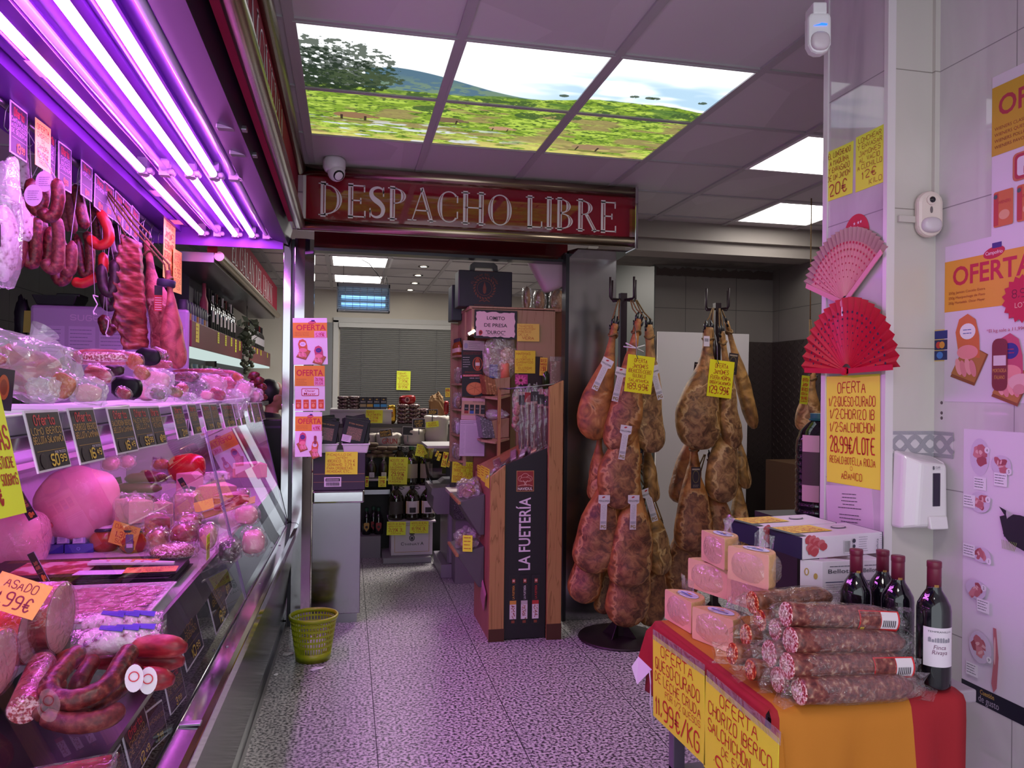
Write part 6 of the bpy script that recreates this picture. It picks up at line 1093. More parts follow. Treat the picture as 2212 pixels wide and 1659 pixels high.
b=B();b.box((.02,6.99,.0),(.98,7.27,z2-.05));b.build('back_board',mat('black_board',hexc('17171a'),.6),r_);b=B();b.box((.02,6.78,0),(.30,7.0,.19));b.build('bottom_shelf',mat('pale_shelf_board',hexc('77757a'),.5),r_)
red_f=mat('red_foil',hexc('8e1a1e'),.25,.2,noise_amt=.4,noise_scale=18)
def pillow(label,c,ax,ay,az,m,band=None,group=None,name='food_bag',cat='bag',seed=1,bm=None):
 r=thing(name,label,cat,(c[0],c[1],c[2]-Vector(az).length),group);b=B();b.smooth=True;b.blob(c,ax,ay,az,16,10,.10,2.4,seed,.62);b.build('bag_body',m,r)
 if band:b=B();b.smooth=True;c2=Vector(c);b.blob(c2,Vector(ax)*.55,Vector(ay)*1.03,Vector(az)*1.02,14,8,.1,2.4,seed,.5);b.build('printed_band',bm or ink(band),r)
 return r
beans=speck('dark_beans_in_film',[(.35,hexc('1c1214')),(.5,hexc('4a3234')),(.62,hexc('8a7470'))],90,.25,interp='LINEAR')
rows=['bottom','second','third','fourth','top']
for j,(x0,x1)in enumerate(((729,754),(755,776))):
 for i in range(4):
  p=at((x0+x1)/2,880-i*7,1,7.42);pillow(f'bag of dark beans with red ends, {rows[i] if i < 3 else "top"} of the {["left", "right"][j]} stack beside the small cartons',p,(.056,0,0),(0,.07,0),(0,0,.017),beans,'#6a2a2a' if 0 else None,'bean bags stacked on the rack',seed=i+j*5)
for i in range(4):
 O,U,V,w,h=pt4((777+i*14.8,857),(777+i*14.8+14.2,857),(777+i*14.8,884),(1,7.36));r=thing('carton','small black carton with %s band on the rack'%['beige','gold','bright blue, left','bright blue, right'][i],'box',(O.x+w/2,7.4,zl),'small black cartons on the rack');b=B();b.box((O.x,7.36,zl),(O.x+w,7.46,zl+h));b.build('carton_body',ink('#1c1c22'),r,bevel=.002);p=Print((O.x,7.36,zl),(1,0,0),(0,0,1));p.rect(w*.04,h*.04,w*.96,h*.42,['#8a7a5a','#a8842a','#2a78b0','#2a78b0'][i]);p.rect(w*.04,h*.04,w*.96,h*.2,'#2c2c34');p.text('BASCO',w/2,h*.55,h*.10,'#d8d4d0',width=w*.7);p.ell(w/2,h*.8,w*.15,h*.05,'#b09040');p.build('printed_face',r)
p0=at(846,894,1,7.34);r=thing('food_bag','upright shiny gold bag with red triangle on the rack','bag',(p0.x,7.36,zr));b=B();b.smooth=True;b.blob((p0.x,7.36,zr+.088),(.045,0,0),(0,.03,0),(0,0,.09),16,12,.08,3,5,.55);b.build('bag_body',mat('gold_foil',hexc('c09a34'),.22,.9,bump=.4,bump_scale=30),r);q=Print((p0.x-.03,7.328,zr+.03),(1,0,0),(0,0,1));q.poly([(.02,.07),(.045,.07),(.032,.10)],'#9a2420');q.ell(.032,.05,.014,.02,'#8a6a2a');q.build('emblem',r)
for j in range(3):
 for i in range(5 if j<2 else 4):
  p=at(870+j*24,911-i*(8.6 if j<2 else 8.2),1,7.36+.012*j);pillow('red-edged bag of dark beans right of the gold bag, %s in %s column'%(rows[i]if not(j==2 and i==3)else 'top',['left','middle','right'][j]),p,(.058,0,0),(0,.07,0),(0,0,.021),beans,None,'red-edged bean bags right of the gold bag',seed=i*3+j)
p=at(879,864,1,7.38);pillow('wide red coffee bag with round emblem lying on top of the bean bags',p,(.082,0,.006),(0,.05,0),(0,0,.046),red_f,None,seed=8);q=Print((p.x-.03,7.325,p.z-.025),(1,0,0),(0,0,1));q.ell(.03,.028,.022,.026,'#c8b8a8');q.ell(.03,.028,.017,.02,'#8e1a1e');q.ell(.03,.028,.008,.012,'#1c1416');r=q.build('bag_emblem',bpy.data.objects[[o.name for o in COL.objects if o.name.startswith('food_bag')][-1]])
p=at(946,868,1,7.3);r=thing('paper_bag','crumpled brown paper bag at the right end of the rack','bag',(p.x,7.35,zr));b=B();b.smooth=False;b.blob((p.x,7.36,zr+.14),(.075,0,.01),(0,.05,0),(-.012,0,.15),18,14,.22,3.4,6,.7);b.build('bag_body',mat('kraft_paper',hexc('7a5c38'),.8),r);
p=at(964,881,1,7.2);pillow('upright red bag beside the brown paper bag',p,(.024,0,0),(0,.03,0),(0,0,.066),red_f,None,seed=9)
note('lime note with price 2,99 left of the gold bag',(790,885),(826,886),(790,913),(1,7.25),[('BARCO',1,.5,'l'),('OLLA TARJETA',1,.9),('2,99€',1.4,.6),('UNIDAD',1,.5)],'yellow notes inside the back shop','#cfd41c')
note('narrow yellow note on the rear edge of the beech side shelves',(962,838),(972,838),(962,858),(1,5.555),[('OFERTA',1,.9),('2,1',1.3,.7)],'yellow notes inside the back shop')
sackm=mat('white_cotton_sack',hexc('b9b2a8'),.9,bump=.3,bump_scale=40)
def sack(label,px0,px1,py0,py1,y,name_=None,seed=1):
 a,c=at(px0,py1,1,y),at(px1,py0,1,y);w=(c.x-a.x)/2;h=c.z-a.z;cx=(a.x+c.x)/2;r=thing('cotton_sack',label,'sack',(cx,y,a.z),'open white sacks of pulses');b=B();b.smooth=True;prof=[(w*.9,0),(w*1.0,h*.3),(w*.95,h*.7),(w*1.06,h*.86),(w*1.04,h*.98),(w*.9,h),(w*.84,h*.86)]
 b.lathe(prof,(cx,y,a.z),22);ob=b.build('sack_body',sackm,r);rn=random.Random(seed)
 for v in ob.data.vertices:v.co+=Vector((noise.noise(v.co*22+Vector((seed,0,0))),noise.noise(v.co*22+Vector((0,seed,0))),noise.noise(v.co*25+Vector((0,0,seed)))))*w*.13
 b=B();b.smooth=True;b.lathe([(.001,h*.90),(w*.8,h*.86)],(cx,y,a.z),20,caps=False);b.build('pulses',speck('pale_pulses',[(.4,hexc('8a7048')),(.55,hexc('c8ac7c'))],120,.6),r)
 if name_:q=Print((cx-w*.7,y-w*1.06,a.z+h*.12),(1,0,0),(0,0,1));q.text(name_,w*.75,h*.1,h*.42,'#9a3a34',width=w*1.2,bold=.03);q.build('red_lettering',r)
 return r
sack('open white sack with red lettering behind the chickpea board',812,866,936,962,7.12,'GRUN',1);sack('open white sack half hidden left of the lettered one',786,812,936,958,7.18,None,2);sack('open white sack behind the pair of small black boards',872,917,928,960,7.14,None,3);sack('tall white sack under the JUDION board',917,968,898,955,7.16,None,4)
def smallboard(label,tl,tr,bl,y,lines,col='#c8a23c'):
 O,U,V,w,h=pt4(tl,tr,bl,(1,y));r,p=sheet('price_board',label,'price board',O,U,V,w,h,'#b8b4b4',th=.004,group='small black boards in the sacks',partname='board');p.rect(w*.03,h*.05,w*.97,h*.95,'#141214');handlines(p,lines,w,h,col,.15,.1);p.build('lettering',r);b=B();c=O+U.normalized()*w/2;b.box((c.x-.004,y+.001,c.z-.06),(c.x+.004,y+.006,c.z));b.build('stick',dark_steel,r)
smallboard('black board reading GARBANZO CASTELLANO in gold',(818,929),(846,926),(820,946),7.0,[('GARBANZO',1,.9),('CASTELLANO',1,.95)]);smallboard('black board reading ALUBIA CANELA in gold',(891,905),(919,904),(891,925),7.0,[('ALUBIA',1,.7),('CANELA',1,.7),('5,99',.9,.5)]);smallboard('black board reading JUDION in gold',(922,885),(946,884),(922,897),7.05,[('JUDION',1,.8)]);smallboard('blank-looking black board between the two open sacks',(869,921),(892,922),(869,940),7.05,[('',1,1)])
note('yellow note ALUBIA VERDINA in the sack behind the canela board',(921,912),(948,909),(921,924),(1,7.02),[('ALUBIA',1,.7),('VERDINA',1,.8)],'yellow notes inside the back shop')
burlap=mat('brown_lentil_roll',hexc('5c4a38'),.85,noise_amt=.5,noise_scale=160)
k=0
for i,(row,cnt,off)in enumerate(((984,3,0),(976,2,11),(968,3,0),(960,1,2))):
 for j in range(cnt):
  p=at(803+off+j*22,row,1,6.9+.01*i);k+=1;pillow('brown net roll of lentils, '+['left of the bottom row','middle of the bottom row','right of the bottom row','left of the second row','right of the second row','left of the third row','middle of the third row','right of the third row','topmost one'][k-1],p,(.052,0,0),(0,.05,0),(0,0,.018),burlap,None,'brown net rolls of lentils','net_roll','bag',k)
for i,(px,lb)in enumerate(((803,'dark oval loaf in a clear net with white label, left of the two'),(829,'dark oval loaf in a clear net with white label, right of the two'))):
 p=at(px,1011,1,6.86);r=thing('packed_loaf',lb,'packet',(p.x,6.86,z3),'dark oval loaves on the lower shelf');b=B();b.smooth=True;b.blob((p.x,6.86,z3+.075),(.044,0,0),(0,.035,0),(0,0,.075),18,12,.05,2,i);b.build('loaf',mat('dark_loaf',hexc('241814'),.35),r);b=B();b.smooth=True;b.tube([(p.x,6.86,z3+.13),(p.x,6.86,z3+.16),(p.x,6.86,z3+.20)],[.034,.010,.02],12,caps=False);b.build('net_top',film_m,r);q=Print((p.x-.022,6.815,z3+.01),(1,0,0),(0,0,1));q.rect(0,0,.044,.045,'#b9b4bc');q.lines(.004,.036,.04,4,.009,.004,'#55505c');q.build('label',r)
for i,(x0,x1,y0,y1)in enumerate(((817,834,1029,1052),(789,796,1029,1052))):note('yellow tag on the shelf edge under the %s oval loaf'%['right','left'][i],(x0,y0),(x1,y0),(x0,y1),(1,6.77),[('MANZANA',.8,.9),('3,99€',1.5,.8),('TARTA',.8,.7)],'yellow notes inside the back shop')
oil=mat('dark_olive_oil',hexc('1a1606'),.06,coat=.5,spec=.7);capb=black_p;capg=mat('green_cap',hexc('12402c'),.4)
def jug(x,y,z,r,h,cap,label,kind,group):
 t=thing('oil_bottle',label,'bottle',(x,y,z),group);b=B();b.smooth=True;b.lathe([(.001,0),(r*.92,0),(r,h*.03),(r,h*.10),(r*.97,h*.14),(r,h*.18),(r,h*.58),(r*.93,h*.68),(r*.72,h*.78),(r*.42,h*.86),(r*.28,h*.89),(r*.28,h*.92)],(x,y,z),26);b.build('bottle_body',oil,t)
 b=B();b.smooth=False;b.lathe([(r*.33,h*.915),(r*.33,h),(.001,h)],(x,y,z),18);b.build('cap',cap,t)
 b=B();b.smooth=True;b.tube([(x+r*.33,y,z+h*.96),(x+r*.7,y,z+h*.97),(x+r*1.0,y,z+h*.92),(x+r*.7,y,z+h*.89),(x+r*.34,y,z+h*.92)],r*.06,6);b.build('handle',cap,t)
 b=B();b.smooth=True;n=14;a0,a1=-PI/2-.95,-PI/2+.95;L0,L1=z+h*.19,z+h*.56
 for(za,zb,m_,e)in((L0,L1,0,.001),(L0+(L1-L0)*.08,L1-(L1-L0)*.5,1,.0016)):
  if kind=='none':continue
  if m_==1 and kind!='picture':continue
  aa0,aa1=(a0,a1)if m_==0 else(-PI/2-.4,-PI/2+.4);b.m=m_;b.add([(x+(r+e)*math.cos(aa0+(aa1-aa0)*i/n),y+(r+e)*math.sin(aa0+(aa1-aa0)*i/n),zz)for zz in(za,zb)for i in range(n+1)],[[i,i+1,n+2+i,n+1+i]for i in range(n)])
 if kind=='picture':
  b.m=2
  for s in(-1,1):aa=-PI/2+s*.78;b.add([(x+(r+.0016)*math.cos(aa+q),y+(r+.0016)*math.sin(aa+q),zz)for zz in(L0,L1)for q in(-.17,.17)],[[0,1,3,2]])
 b.build('label',[ink('#cfc6c8')if kind=='picture' else ink('#3a3530')if kind=='dark' else ink('#8a8070'),ink('#2a2428'),ink('#c09432')],t);return t
r=thing('carton','white carton with printed crest standing on the grey pallet','box',(.56,6.75,.052));b=B();b.box((.381,6.6,.052),(.737,6.90,.338));b.build('carton_body',mat('white_carton',hexc('c9bfc8'),.6),r,bevel=.004);q=Print((.381,6.6,.052),(1,0,0),(0,0,1));w,h=.356,.286
for e,wd in((.03,.0035),):
 for pts in([(e,e),(w-e,e)],[(w-e,e),(w-e,h-e)],[(w-e,h-e),(e,h-e)],[(e,h-e),(e,e)]):q.line(pts,wd,'#b08a4a')
q.ell(w*.5,h*.52,.024,.028,'#3a3a40');q.ell(w*.5,h*.52,.017,.02,'#a8a0a8');q.ell(w*.5,h*.51,.011,.014,'#3a3a40');q.poly([(w*.5-.02,h*.62),(w*.5+.02,h*.62),(w*.5+.026,h*.70),(w*.5+.012,h*.66),(w*.5,h*.72),(w*.5-.012,h*.66),(w*.5-.026,h*.70)],'#3a3a40');q.text('C',w*.27,h*.30,h*.10,'#2a2a30');q.text('LA',w*.315,h*.335,h*.035,'#2a2a30');q.text('HINAT',w*.515,h*.30,h*.065,'#4a4a50',width=w*.34);q.text('A',w*.745,h*.30,h*.10,'#2a2a30');q.build('printed_face',r)
b=B();b.box((.31,6.52,.0),(.72,6.95,.05));tag(b.build('plastic_pallet',mat('grey_pallet',hexc('8f8c92'),.5),bevel=.006),'low grey plastic pallet under the white crest carton','pallet')
b=B();b.box((.36,6.56,.339),(.76,6.92,.352));tag(b.build('board',MATS['white_carton'],bevel=.002),'thin pale board on the white crest carton under the oil bottles','board')
for i,px in enumerate((856,890.5,924)):p=at(px,1090,1,6.66);jug(p.x,6.67,.353,.068,.292,capb,['big oil bottle with dark label, left of the front three','big oil bottle with white picture label, middle of the front three','big oil bottle with white picture label, right of the front three'][i],['dark','picture','picture'][i],'oil bottles on the crest carton')
b=B();zb2=at(890,1045,1,6.9).z-.004;b.box((.40,6.775-.0,.354)if 0 else(.40,6.765,.36),(.76,6.775,zb2));b.box((.40,6.775,.36),(.76,6.93,zb2));tag(b.build('carton',MATS['white_carton'],bevel=.004),'second white carton behind the front oil bottles','box')
for i,(px,cp,lb)in enumerate(((863,capb,'tall dark oil bottle with black cap behind the yellow 29,99 note'),(888,capg,'tall dark oil bottle with green cap behind the tilted note'),(920,capg,'tall dark oil bottle right of the green-capped one'))):p=at(px,1000,1,6.86);jug(p.x,6.85,zb2+.001,.066,.345,cp,lb,'none' if i==0 else 'dull','oil bottles of the second row')
for i,(px,y,lab,lb)in enumerate(((792,6.88,'#a8883c','dark bottle with green cap and yellow shield label on the bottom shelf'),(818,6.88,'#8a1c24','dark bottle with green cap and red shield label on the bottom shelf'),(807,6.95,'#8a1c24','dark bottle half hidden between the two shield-labelled ones'))):
 p=at(px,1105,1,y);z0=.191;t=thing('dark_bottle',lb,'bottle',(p.x,y,z0),'green-capped bottles on the bottom shelf');b=B();b.smooth=True;b.lathe([(.001,0),(.036,0),(.04,.01),(.04,.13),(.03,.165),(.014,.195),(.013,.21)],(p.x,y,z0),20);b.build('bottle_body',mat('dark_wine_glass',hexc('0c0a12'),.06,coat=.5),t);b=B();b.lathe([(.016,.205),(.016,.235),(.001,.235)],(p.x,y,z0),14);b.build('cap',capg,t);q=Print((p.x-.025,y-.0415,z0+.03),(1,0,0),(0,0,1));q.poly([(0,.07),(.012,.08),(.025,.075),(.038,.08),(.05,.07),(.047,.03),(.025,0),(.003,.03)],lab);q.ell(.025,.04,.012,.012,'#2a1a1c');q.build('shield_label',t)
note('yellow note with price 29,99 hanging in front of the second-row oil',(841,987),(882,988),(838,1046),(1,6.72),[('ACEITE DE',1,.85,'l'),('OLIVA',1,.6),('LA CHINATA',.8,.9),('VIRGEN EXTRA',.7,.9),('29,99€',1.6,.8),('5 LITROS',1,.65),('PLACENCIA',.7,.7,'l')],'yellow notes inside the back shop')
note('tilted yellow note with price 25,99 on the second-row oil',(903,959),(940,966),(896,984),(1,6.776),[('ACEITE DE OLIVA',1,.95),('VIRGEN EXTRA',.8,.85),('25,99€ 5L',1.7,.9),('ARTISA',.7,.5)],'yellow notes inside the back shop')
note('yellow note hung on the crest carton, left one',(835,1127),(876,1127),(835,1156),(1,6.55),[('ACEITE DE OLIVA',1,.95),('VIRGEN EXTRA',.8,.8,'l'),('21,99€ 3L',1.7,.9),('ESPAÑA',.7,.6)],'yellow notes inside the back shop')
note('yellow note with price 18,99 hung on the crest carton, right one',(884,1126),(924,1126),(885,1152),(1,6.55),[('ACEITE DE OLIVA',1,.9),('LA CHINATA',.8,.8),('18,99€ 3L',1.7,.9),('PLACENCIA',.7,.7)],'yellow notes inside the back shop')
lil=mat('grey_lilac_enamel',hexc('77707a'),.4)
r=thing('side_counter','grey lilac counter with slanted glass front deep in the back shop','counter',(.95,6.5,0));b=B();b.box((.79,6.02,.10),(1.45,6.5,.50));b.build('body',lil,r,bevel=.006);b=B();b.box((.735,5.97,0),(1.45,6.5,.105));b.build('plinth',mat('lilac_plinth',hexc('8a8490'),.4),r,bevel=.006)
b=B();b.box((.80,6.0,.11),(.86,6.022,.50));b.box((.87,6.005,.11),(1.2,6.02,.50));b.build('end_panel',MATS['lilac_plinth'],r,bevel=.003)
b=B();P_=[(.68,.52),(.70,.50),(1.45,.50),(1.45,.74),(.80,.74),(.76,.71),(.66,.705),(.655,.66),(.675,.64),(.67,.55)];n=len(P_);b.add([(x,y,z)for y in(6.0,6.5)for x,z in P_],[list(range(n)),list(range(n,2*n))[::-1]]+[[i,(i+1)%n,n+(i+1)%n,n+i]for i in range(n)]);b.build('rounded_top',lil,r)
b=B();b.quad((.67,6.02,.73),(.67,6.5,.73),(.63,6.5,1.02),(.63,6.02,1.02));b.quad((.64,5.997,.74),(1.0,5.997,.74),(1.0,5.997,1.02),(.63,5.997,1.02));b.build('glass_front',pane('dusk_glass',.12,(.5,.52,.52)),r);b=B();b.box((.62,6.02,1.02),(1.45,6.5,1.04));b.build('glass_shelf',MATS['white_shelf'],r)
for i,(px0,px1,y0,y1)in enumerate(((944,950,978,994),(953,964,975,1008),(965,971,985,1008),(940,944,972,985))):note('small yellow tag on the slanted glass of the grey counter, '+['third from the right','widest one','rightmost one','leftmost one'][i],(px0,y0),(px1,y0+2),(px0-1,y1),(1,5.992),[('PAN',1,.8),('2,9',1,.8)],'yellow tags on the grey counter glass')
b=B();b.box((.86,5.72,.742)if 0 else(.80,5.75,.50),(1.45,5.99,.95));b2=b.build('granite_block',speck('grey_granite_block',[(.35,hexc('2e2c30')),(.5,hexc('57545a')),(.62,hexc('7d7a80'))],160,.5));tag(b2,'speckled grey block behind the bread note','stand');b=B();b.box((.82,5.78,0),(1.4,5.98,.5));b.build('support',lil,b2)
note('yellow bread note PAN DE LEÑA on the speckled grey block',(976,997),(1030,999),(975,1042),(1,5.70),[('PAN DE LEÑA',1.2,.95),('(CASTROCONTRIGO)',.8,.8),('TRIGO  1 K - 3,50',1.2,.95,'l'),('1/2K - 2,20',1.1,.6),('CENTENO 1/2 K - 2,95',1.1,.98,'l'),('TODOS LOS JUEVES',1.1,.98,'l')],'yellow notes inside the back shop')
WXf=-.97;shm=mat('red_shelf_fascia',hexc('6e2632'),.4);fz0,fz1=1.74,1.905
for s_,(y0,y1)in enumerate(((5.05,7.35),(7.95,9.95))):
 r=thing('wall_shelf',['red-fronted wine shelf nearer the meat counter','red-fronted wine shelf farther back by the rear wall'][s_],'shelf',(WXf-.14,(y0+y1)/2,fz0));b=B();b.box((WXf,y0,fz0),(WXf+.015,y1,fz1));b.build('fascia',shm,r,bevel=.004);b=B();b.box((WXf-.30,y0,fz1-.035),(WXf,y1,fz1-.02));b.build('board',shm,r);b=B();b.box((WXf-.30,y0,fz0-.02),(WXf+.005,y1,fz0));b.build('lit_underside',emit('shelf_lamp_diffuser',(.78,.95,.92),.75),r)
 b=B();b.box((WXf-.32,y0,0),(WXf-.30,y1,2.3 if s_==0 else 2.2));b.build('back_board',mat('dark_back_board',hexc('3a3038'),.6),r)
wine=MATS['dark_wine_glass']
def bottle(x,y,z,label,capc,labc,group,h=.30,r=.037,labh=(.08,.16)):
 t=thing('wine_bottle',label,'bottle',(x,y,z),group);b=B();b.smooth=True;k=h/.30;b.lathe([(.001,0),(r*.95,0),(r,.006*k),(r,.185*k),(r*.8,.205*k),(r*.42,.228*k),(r*.38,.24*k),(r*.38,.29*k)],(x,y,z),18);b.build('glass',wine,t)
 b=B();b.smooth=True;b.lathe([(r*.42,.232*k),(r*.40,.294*k),(r*.43,.295*k),(r*.43,.3*k),(.001,.3*k)],(x,y,z),14);b.build('capsule',ink(capc),t)
 if labc:b=B();b.smooth=True;n=10;b.add([(x+(r+.0006)*math.cos(a),y+(r+.0006)*math.sin(a),z+zz*k)for zz in labh for a in[-PI/2-1.2+2.4*i/n+(.9 if x<-.5 else 0)for i in range(n+1)]],[[i,i+1,n+2+i,n+1+i]for i in range(n)]);b.build('label',ink(labc),t)
 return t
bw=['nearest','second','third','fourth','fifth','sixth','seventh','eighth','ninth','tenth','eleventh','twelfth','thirteenth','fourteenth']
for i in range(14):
 y=6.0+i*.092;bottle(WXf-.06,y,fz1-.018,'dark bottle in the front row of the nearer wine shelf, %s from the meat counter'%bw[i],['#17131a','#17131a','#c8bcc8','#17131a','#5a1a20'][i%5],[None,'#b8aab0',None,'#c8bcc0'][i%4],'wine bottles on the nearer shelf',.33-.03*(i%3==2))
for i in range(11):y=8.3+i*.13;bottle(WXf-.06,y,fz1-.018,'dark bottle with white label on the farther wine shelf, %s from the near end'%(bw[i]),'#7a1a20' if i%4==0 else '#17131a','#b8b0b8','wine bottles on the farther shelf',.31)
for i in range(9):
 y=5.16+i*.085;z=fz1-.018;r=thing('jar','small dark jar on the nearer wine shelf, %s from the meat counter'%bw[i],'jar',(WXf-.06,y,z),'small jars on the nearer wine shelf');b=B();b.smooth=True;b.lathe([(.001,0),(.034,0),(.034,.13),(.028,.14),(.028,.155),(.001,.155)],(WXf-.06,y,z),14);b.build('jar_body',ink(['#3a3848','#2c2a3c','#4a4858'][i%3]),r);b=B();b.smooth=True;b.lathe([(.0346,.03),(.0346,.075)],(WXf-.06,y,z),14,caps=False);b.build('label',ink(['#5a6aa8','#a8722a','#8a8898'][i%3]),r)
b=B();b.box((WXf-.29,5.7,fz1-.018),(WXf-.13,7.3,2.34));tag(b.build('gift_box',mat('dark_plum_box',hexc('2a1838'),.5)),'large dark plum box behind the bottles on the nearer wine shelf','box')
r=thing('wine_bottle','tall pink bottle standing out above the nearer wine shelf','bottle',(WXf-.07,5.92,fz1-.018));b=B();b.smooth=True;b.lathe([(.001,0),(.03,0),(.03,.22),(.014,.27),(.014,.36),(.001,.36)],(WXf-.07,5.92,fz1-.018),14);b.build('glass',ink('#b8506a'),r)
for i,(px,py,dz,s_)in enumerate(((415,703,.09,5.22),(459,722,.06,6.05),(475,735,.06,6.4),(487,742,.05,6.7),(497,748,.08,6.95),(508,752,.06,7.2),(548,765,.04,8.3),(553,768,.04,8.55),(561,772,.04,8.9),(575,778,.04,9.6))):
 r,p=sheet('price_note','small yellow tag on the %s wine shelf front, %s'%(('nearer',['nearest to the meat counter','second along','third along','fourth along','fifth along','sixth along'][i])if i<6 else('farther',['first along','second along','third along','last along'][i-6])),'price note',(WXf+.017,s_-.05,fz1-.012-dz*1.3),(0,1,0),(0,0,1),.11 if i==0 else .075,dz*1.35,YEL,group='yellow tags on the wine shelves');p.lines(.01,dz*1.1,.07,4,dz*.28,.008,'#a03020');p.build('lettering',r)
r=thing('grape_garland','hanging garland of green artificial grapes between the wine shelves','decoration',(WXf+.03,7.62,1.55));b=B();b.smooth=True;rn=random.Random(9)
for i in range(70):z=1.62+.42*rn.random();w=.10*(1-abs(z-1.82)/.32);b.blob((WXf+.03+rn.uniform(-w,w)*.6,7.62+rn.uniform(-w,w)*1.6,z),(.021,0,0),(0,.021,0),(0,0,.021),10,7)
ob=b.build('grapes',mat('dusty_green_grape',hexc('5a6048'),.35),r);ob['kind']='stuff';b=B();rn=random.Random(4)
for i in range(26):c=Vector((WXf+.03+rn.uniform(-.07,.07),7.62+rn.uniform(-.16,.16),1.98+rn.uniform(-.08,.16)));u=Vector((rn.uniform(-1,1),rn.uniform(-1,1),rn.uniform(-1,.3))).normalized()*.05;v=u.orthogonal().normalized()*.03;b.quad(c-u,c+v,c+u,c-v)
ob=b.build('leaves',mat('dull_green_leaf',hexc('3c4430'),.6),r);ob['kind']='stuff';b=B();b.tube([(WXf+.02,7.62,2.05),(WXf+.02,7.62,2.26)],.004,6);b.build('cord',dark_steel,r)
r=thing('lower_shelf','dark lower shelf with jars under the nearer wine shelf','shelf',(WXf-.14,6.2,1.47));b=B();b.box((WXf-.298,5.1,1.47),(WXf-.02,7.3,1.49));b.build('board',mat('dark_back_board',hexc('3a3038'),.6),r)
for i in range(9):y=5.3+i*.2;x=WXf-.14;t=thing('jar','glass jar on the dark lower shelf, %s from the meat counter'%bw[i],'jar',(x,y,1.491),'jars on the dark lower shelf');b=B();b.smooth=True;b.lathe([(.001,0),(.05,0),(.05,.12),(.04,.14),(.04,.16),(.001,.16)],(x,y,1.491),16);b.build('jar_body',ink(['#4a5a6a','#3a3a34','#2a2a2c'][i%3]),t)
p0,p1=at(567,906,1,5.45),at(606,906,1,5.45);r=thing('black_cabinet','plain black cabinet behind the end of the meat counter','cabinet',(p0.x+.1,5.6,0));b=B();b.box((p0.x-.05,5.45,0),(p1.x+.02,5.75,p0.z));b.build('body',black_p,r,bevel=.006);b=B();b.box((p0.x-.04,5.442,p0.z-.06),(p1.x-.0,5.452,p0.z-.045));b.build('groove',ink('#4a3a58'),r)
hc=at(588,857,1,6.05);r=thing('person','person with dark tied-back hair and glasses in black clothes behind the counter','person',(hc.x,hc.y,0));X,Y,T=hc.x,hc.y,hc.z+.115
def limb(b,pts,radii,seg=12):b.smooth=True;b.tube(pts,radii,seg)
fx=Vector((.82,.35,0)).normalized();sx_=Vector((-fx.y,fx.x,0));Z=Vector((0,0,1));base=Vector((X,Y,0));Hh=T
def J(f,s,z):return base+fx*f+sx_*s+Z*z
def body(b,e=0.0,parts='all'):
 if parts in('all','top'):limb(b,[J(0,0,Hh*.50),J(0,0,Hh*.56),J(.01,0,Hh*.64),J(.0,0,Hh*.74),J(-.015,0,Hh*.80),J(-.01,0,Hh*.825),J(-.005,0,Hh*.845)],[(.13+e,.165+e),(.125+e,.155+e),(.11+e,.14+e),(.115+e,.175+e),(.09+e,.17+e),(.065+e,.09+e),(.052+e,.055+e)],18)
 for s in(-1,1):
  if parts in('all','top'):limb(b,[J(-.015,s*.15,Hh*.79),J(-.02,s*.19,Hh*.76),J(.0,s*.215,Hh*.66),J(.03,s*.21,Hh*.60),J(.13,s*.19,Hh*.575),J(.22,s*.15,Hh*.56)],[.05+e,.052+e,.044+e,.038+e,.035+e,.026+e])
  if parts in('all','low'):limb(b,[J(0,s*.085,Hh*.52),J(.005,s*.09,Hh*.40),J(.01,s*.085,Hh*.28),J(-.005,s*.085,Hh*.18),J(0,s*.085,.05)],[.088+e,.078+e,.055+e,.052+e,.036+e])
b=B();body(b);limb(b,[J(-.005,0,Hh*.83),J(.0,0,Hh*.87)],[.055,.05])
b.blob(J(.012,0,T-.108),fx*.092,sx_*.074,Z*.112,22,16);b.blob(J(.095,0,T-.125),fx*.02,sx_*.014,Z*.022,10,8);b.blob(J(.07,0,T-.185),fx*.03,sx_*.04,Z*.03,12,8)
for s in(-1,1):
 b.blob(J(-.0,s*.075,T-.12),fx*.02,sx_*.01,Z*.03,10,8);hnd=J(.25,s*.14,Hh*.555);b.blob(hnd,fx*.045,sx_*.03,Z*.015,12,8)
 for k,(o,l)in enumerate(((-.026,.055),(-.009,.07),(.009,.066),(.026,.05))):limb(b,[hnd+fx*.035+sx_*o,hnd+fx*(.035+l*.55)+sx_*o*1.1-Z*.006,hnd+fx*(.035+l)+sx_*o*1.1-Z*.022],[.009,.0085,.007],8)
 limb(b,[hnd-fx*.01-sx_*s*.028,hnd+fx*.02-sx_*s*.05,hnd+fx*.045-sx_*s*.052-Z*.008],[.011,.010,.008],8);limb(b,[J(-.04,s*.085,.035),J(.05,s*.09,.035),J(.16,s*.095,.025)],[.035,.04,.025])
ob=b.build('body',mat('skin',hexc('b8826a'),.5),r);md=ob.modifiers.new('fuse','REMESH');md.mode='VOXEL';md.voxel_size=.009;md.use_smooth_shade=True
b=B();body(b,.010,'top');ob=b.build('black_top',mat('black_cloth',hexc('15131a'),.85),r);md=ob.modifiers.new('fuse','REMESH');md.mode='VOXEL';md.voxel_size=.012;md.use_smooth_shade=True
b=B();body(b,.010,'low');ob=b.build('dark_trousers',mat('dark_cloth',hexc('1c1a22'),.85),r);md=ob.modifiers.new('fuse','REMESH');md.mode='VOXEL';md.voxel_size=.012;md.use_smooth_shade=True
b=B();b.smooth=True;b.blob(J(-.022,0,T-.085),fx*.090,sx_*.086,Z*.105,24,18,.06,5,3);b.blob(J(-.10,0,T-.10),fx*.04,sx_*.045,Z*.045,14,10,.1,5,5);b.build('hair',mat('dark_hair',hexc('17121a'),.5),r)
b=B();b.smooth=True
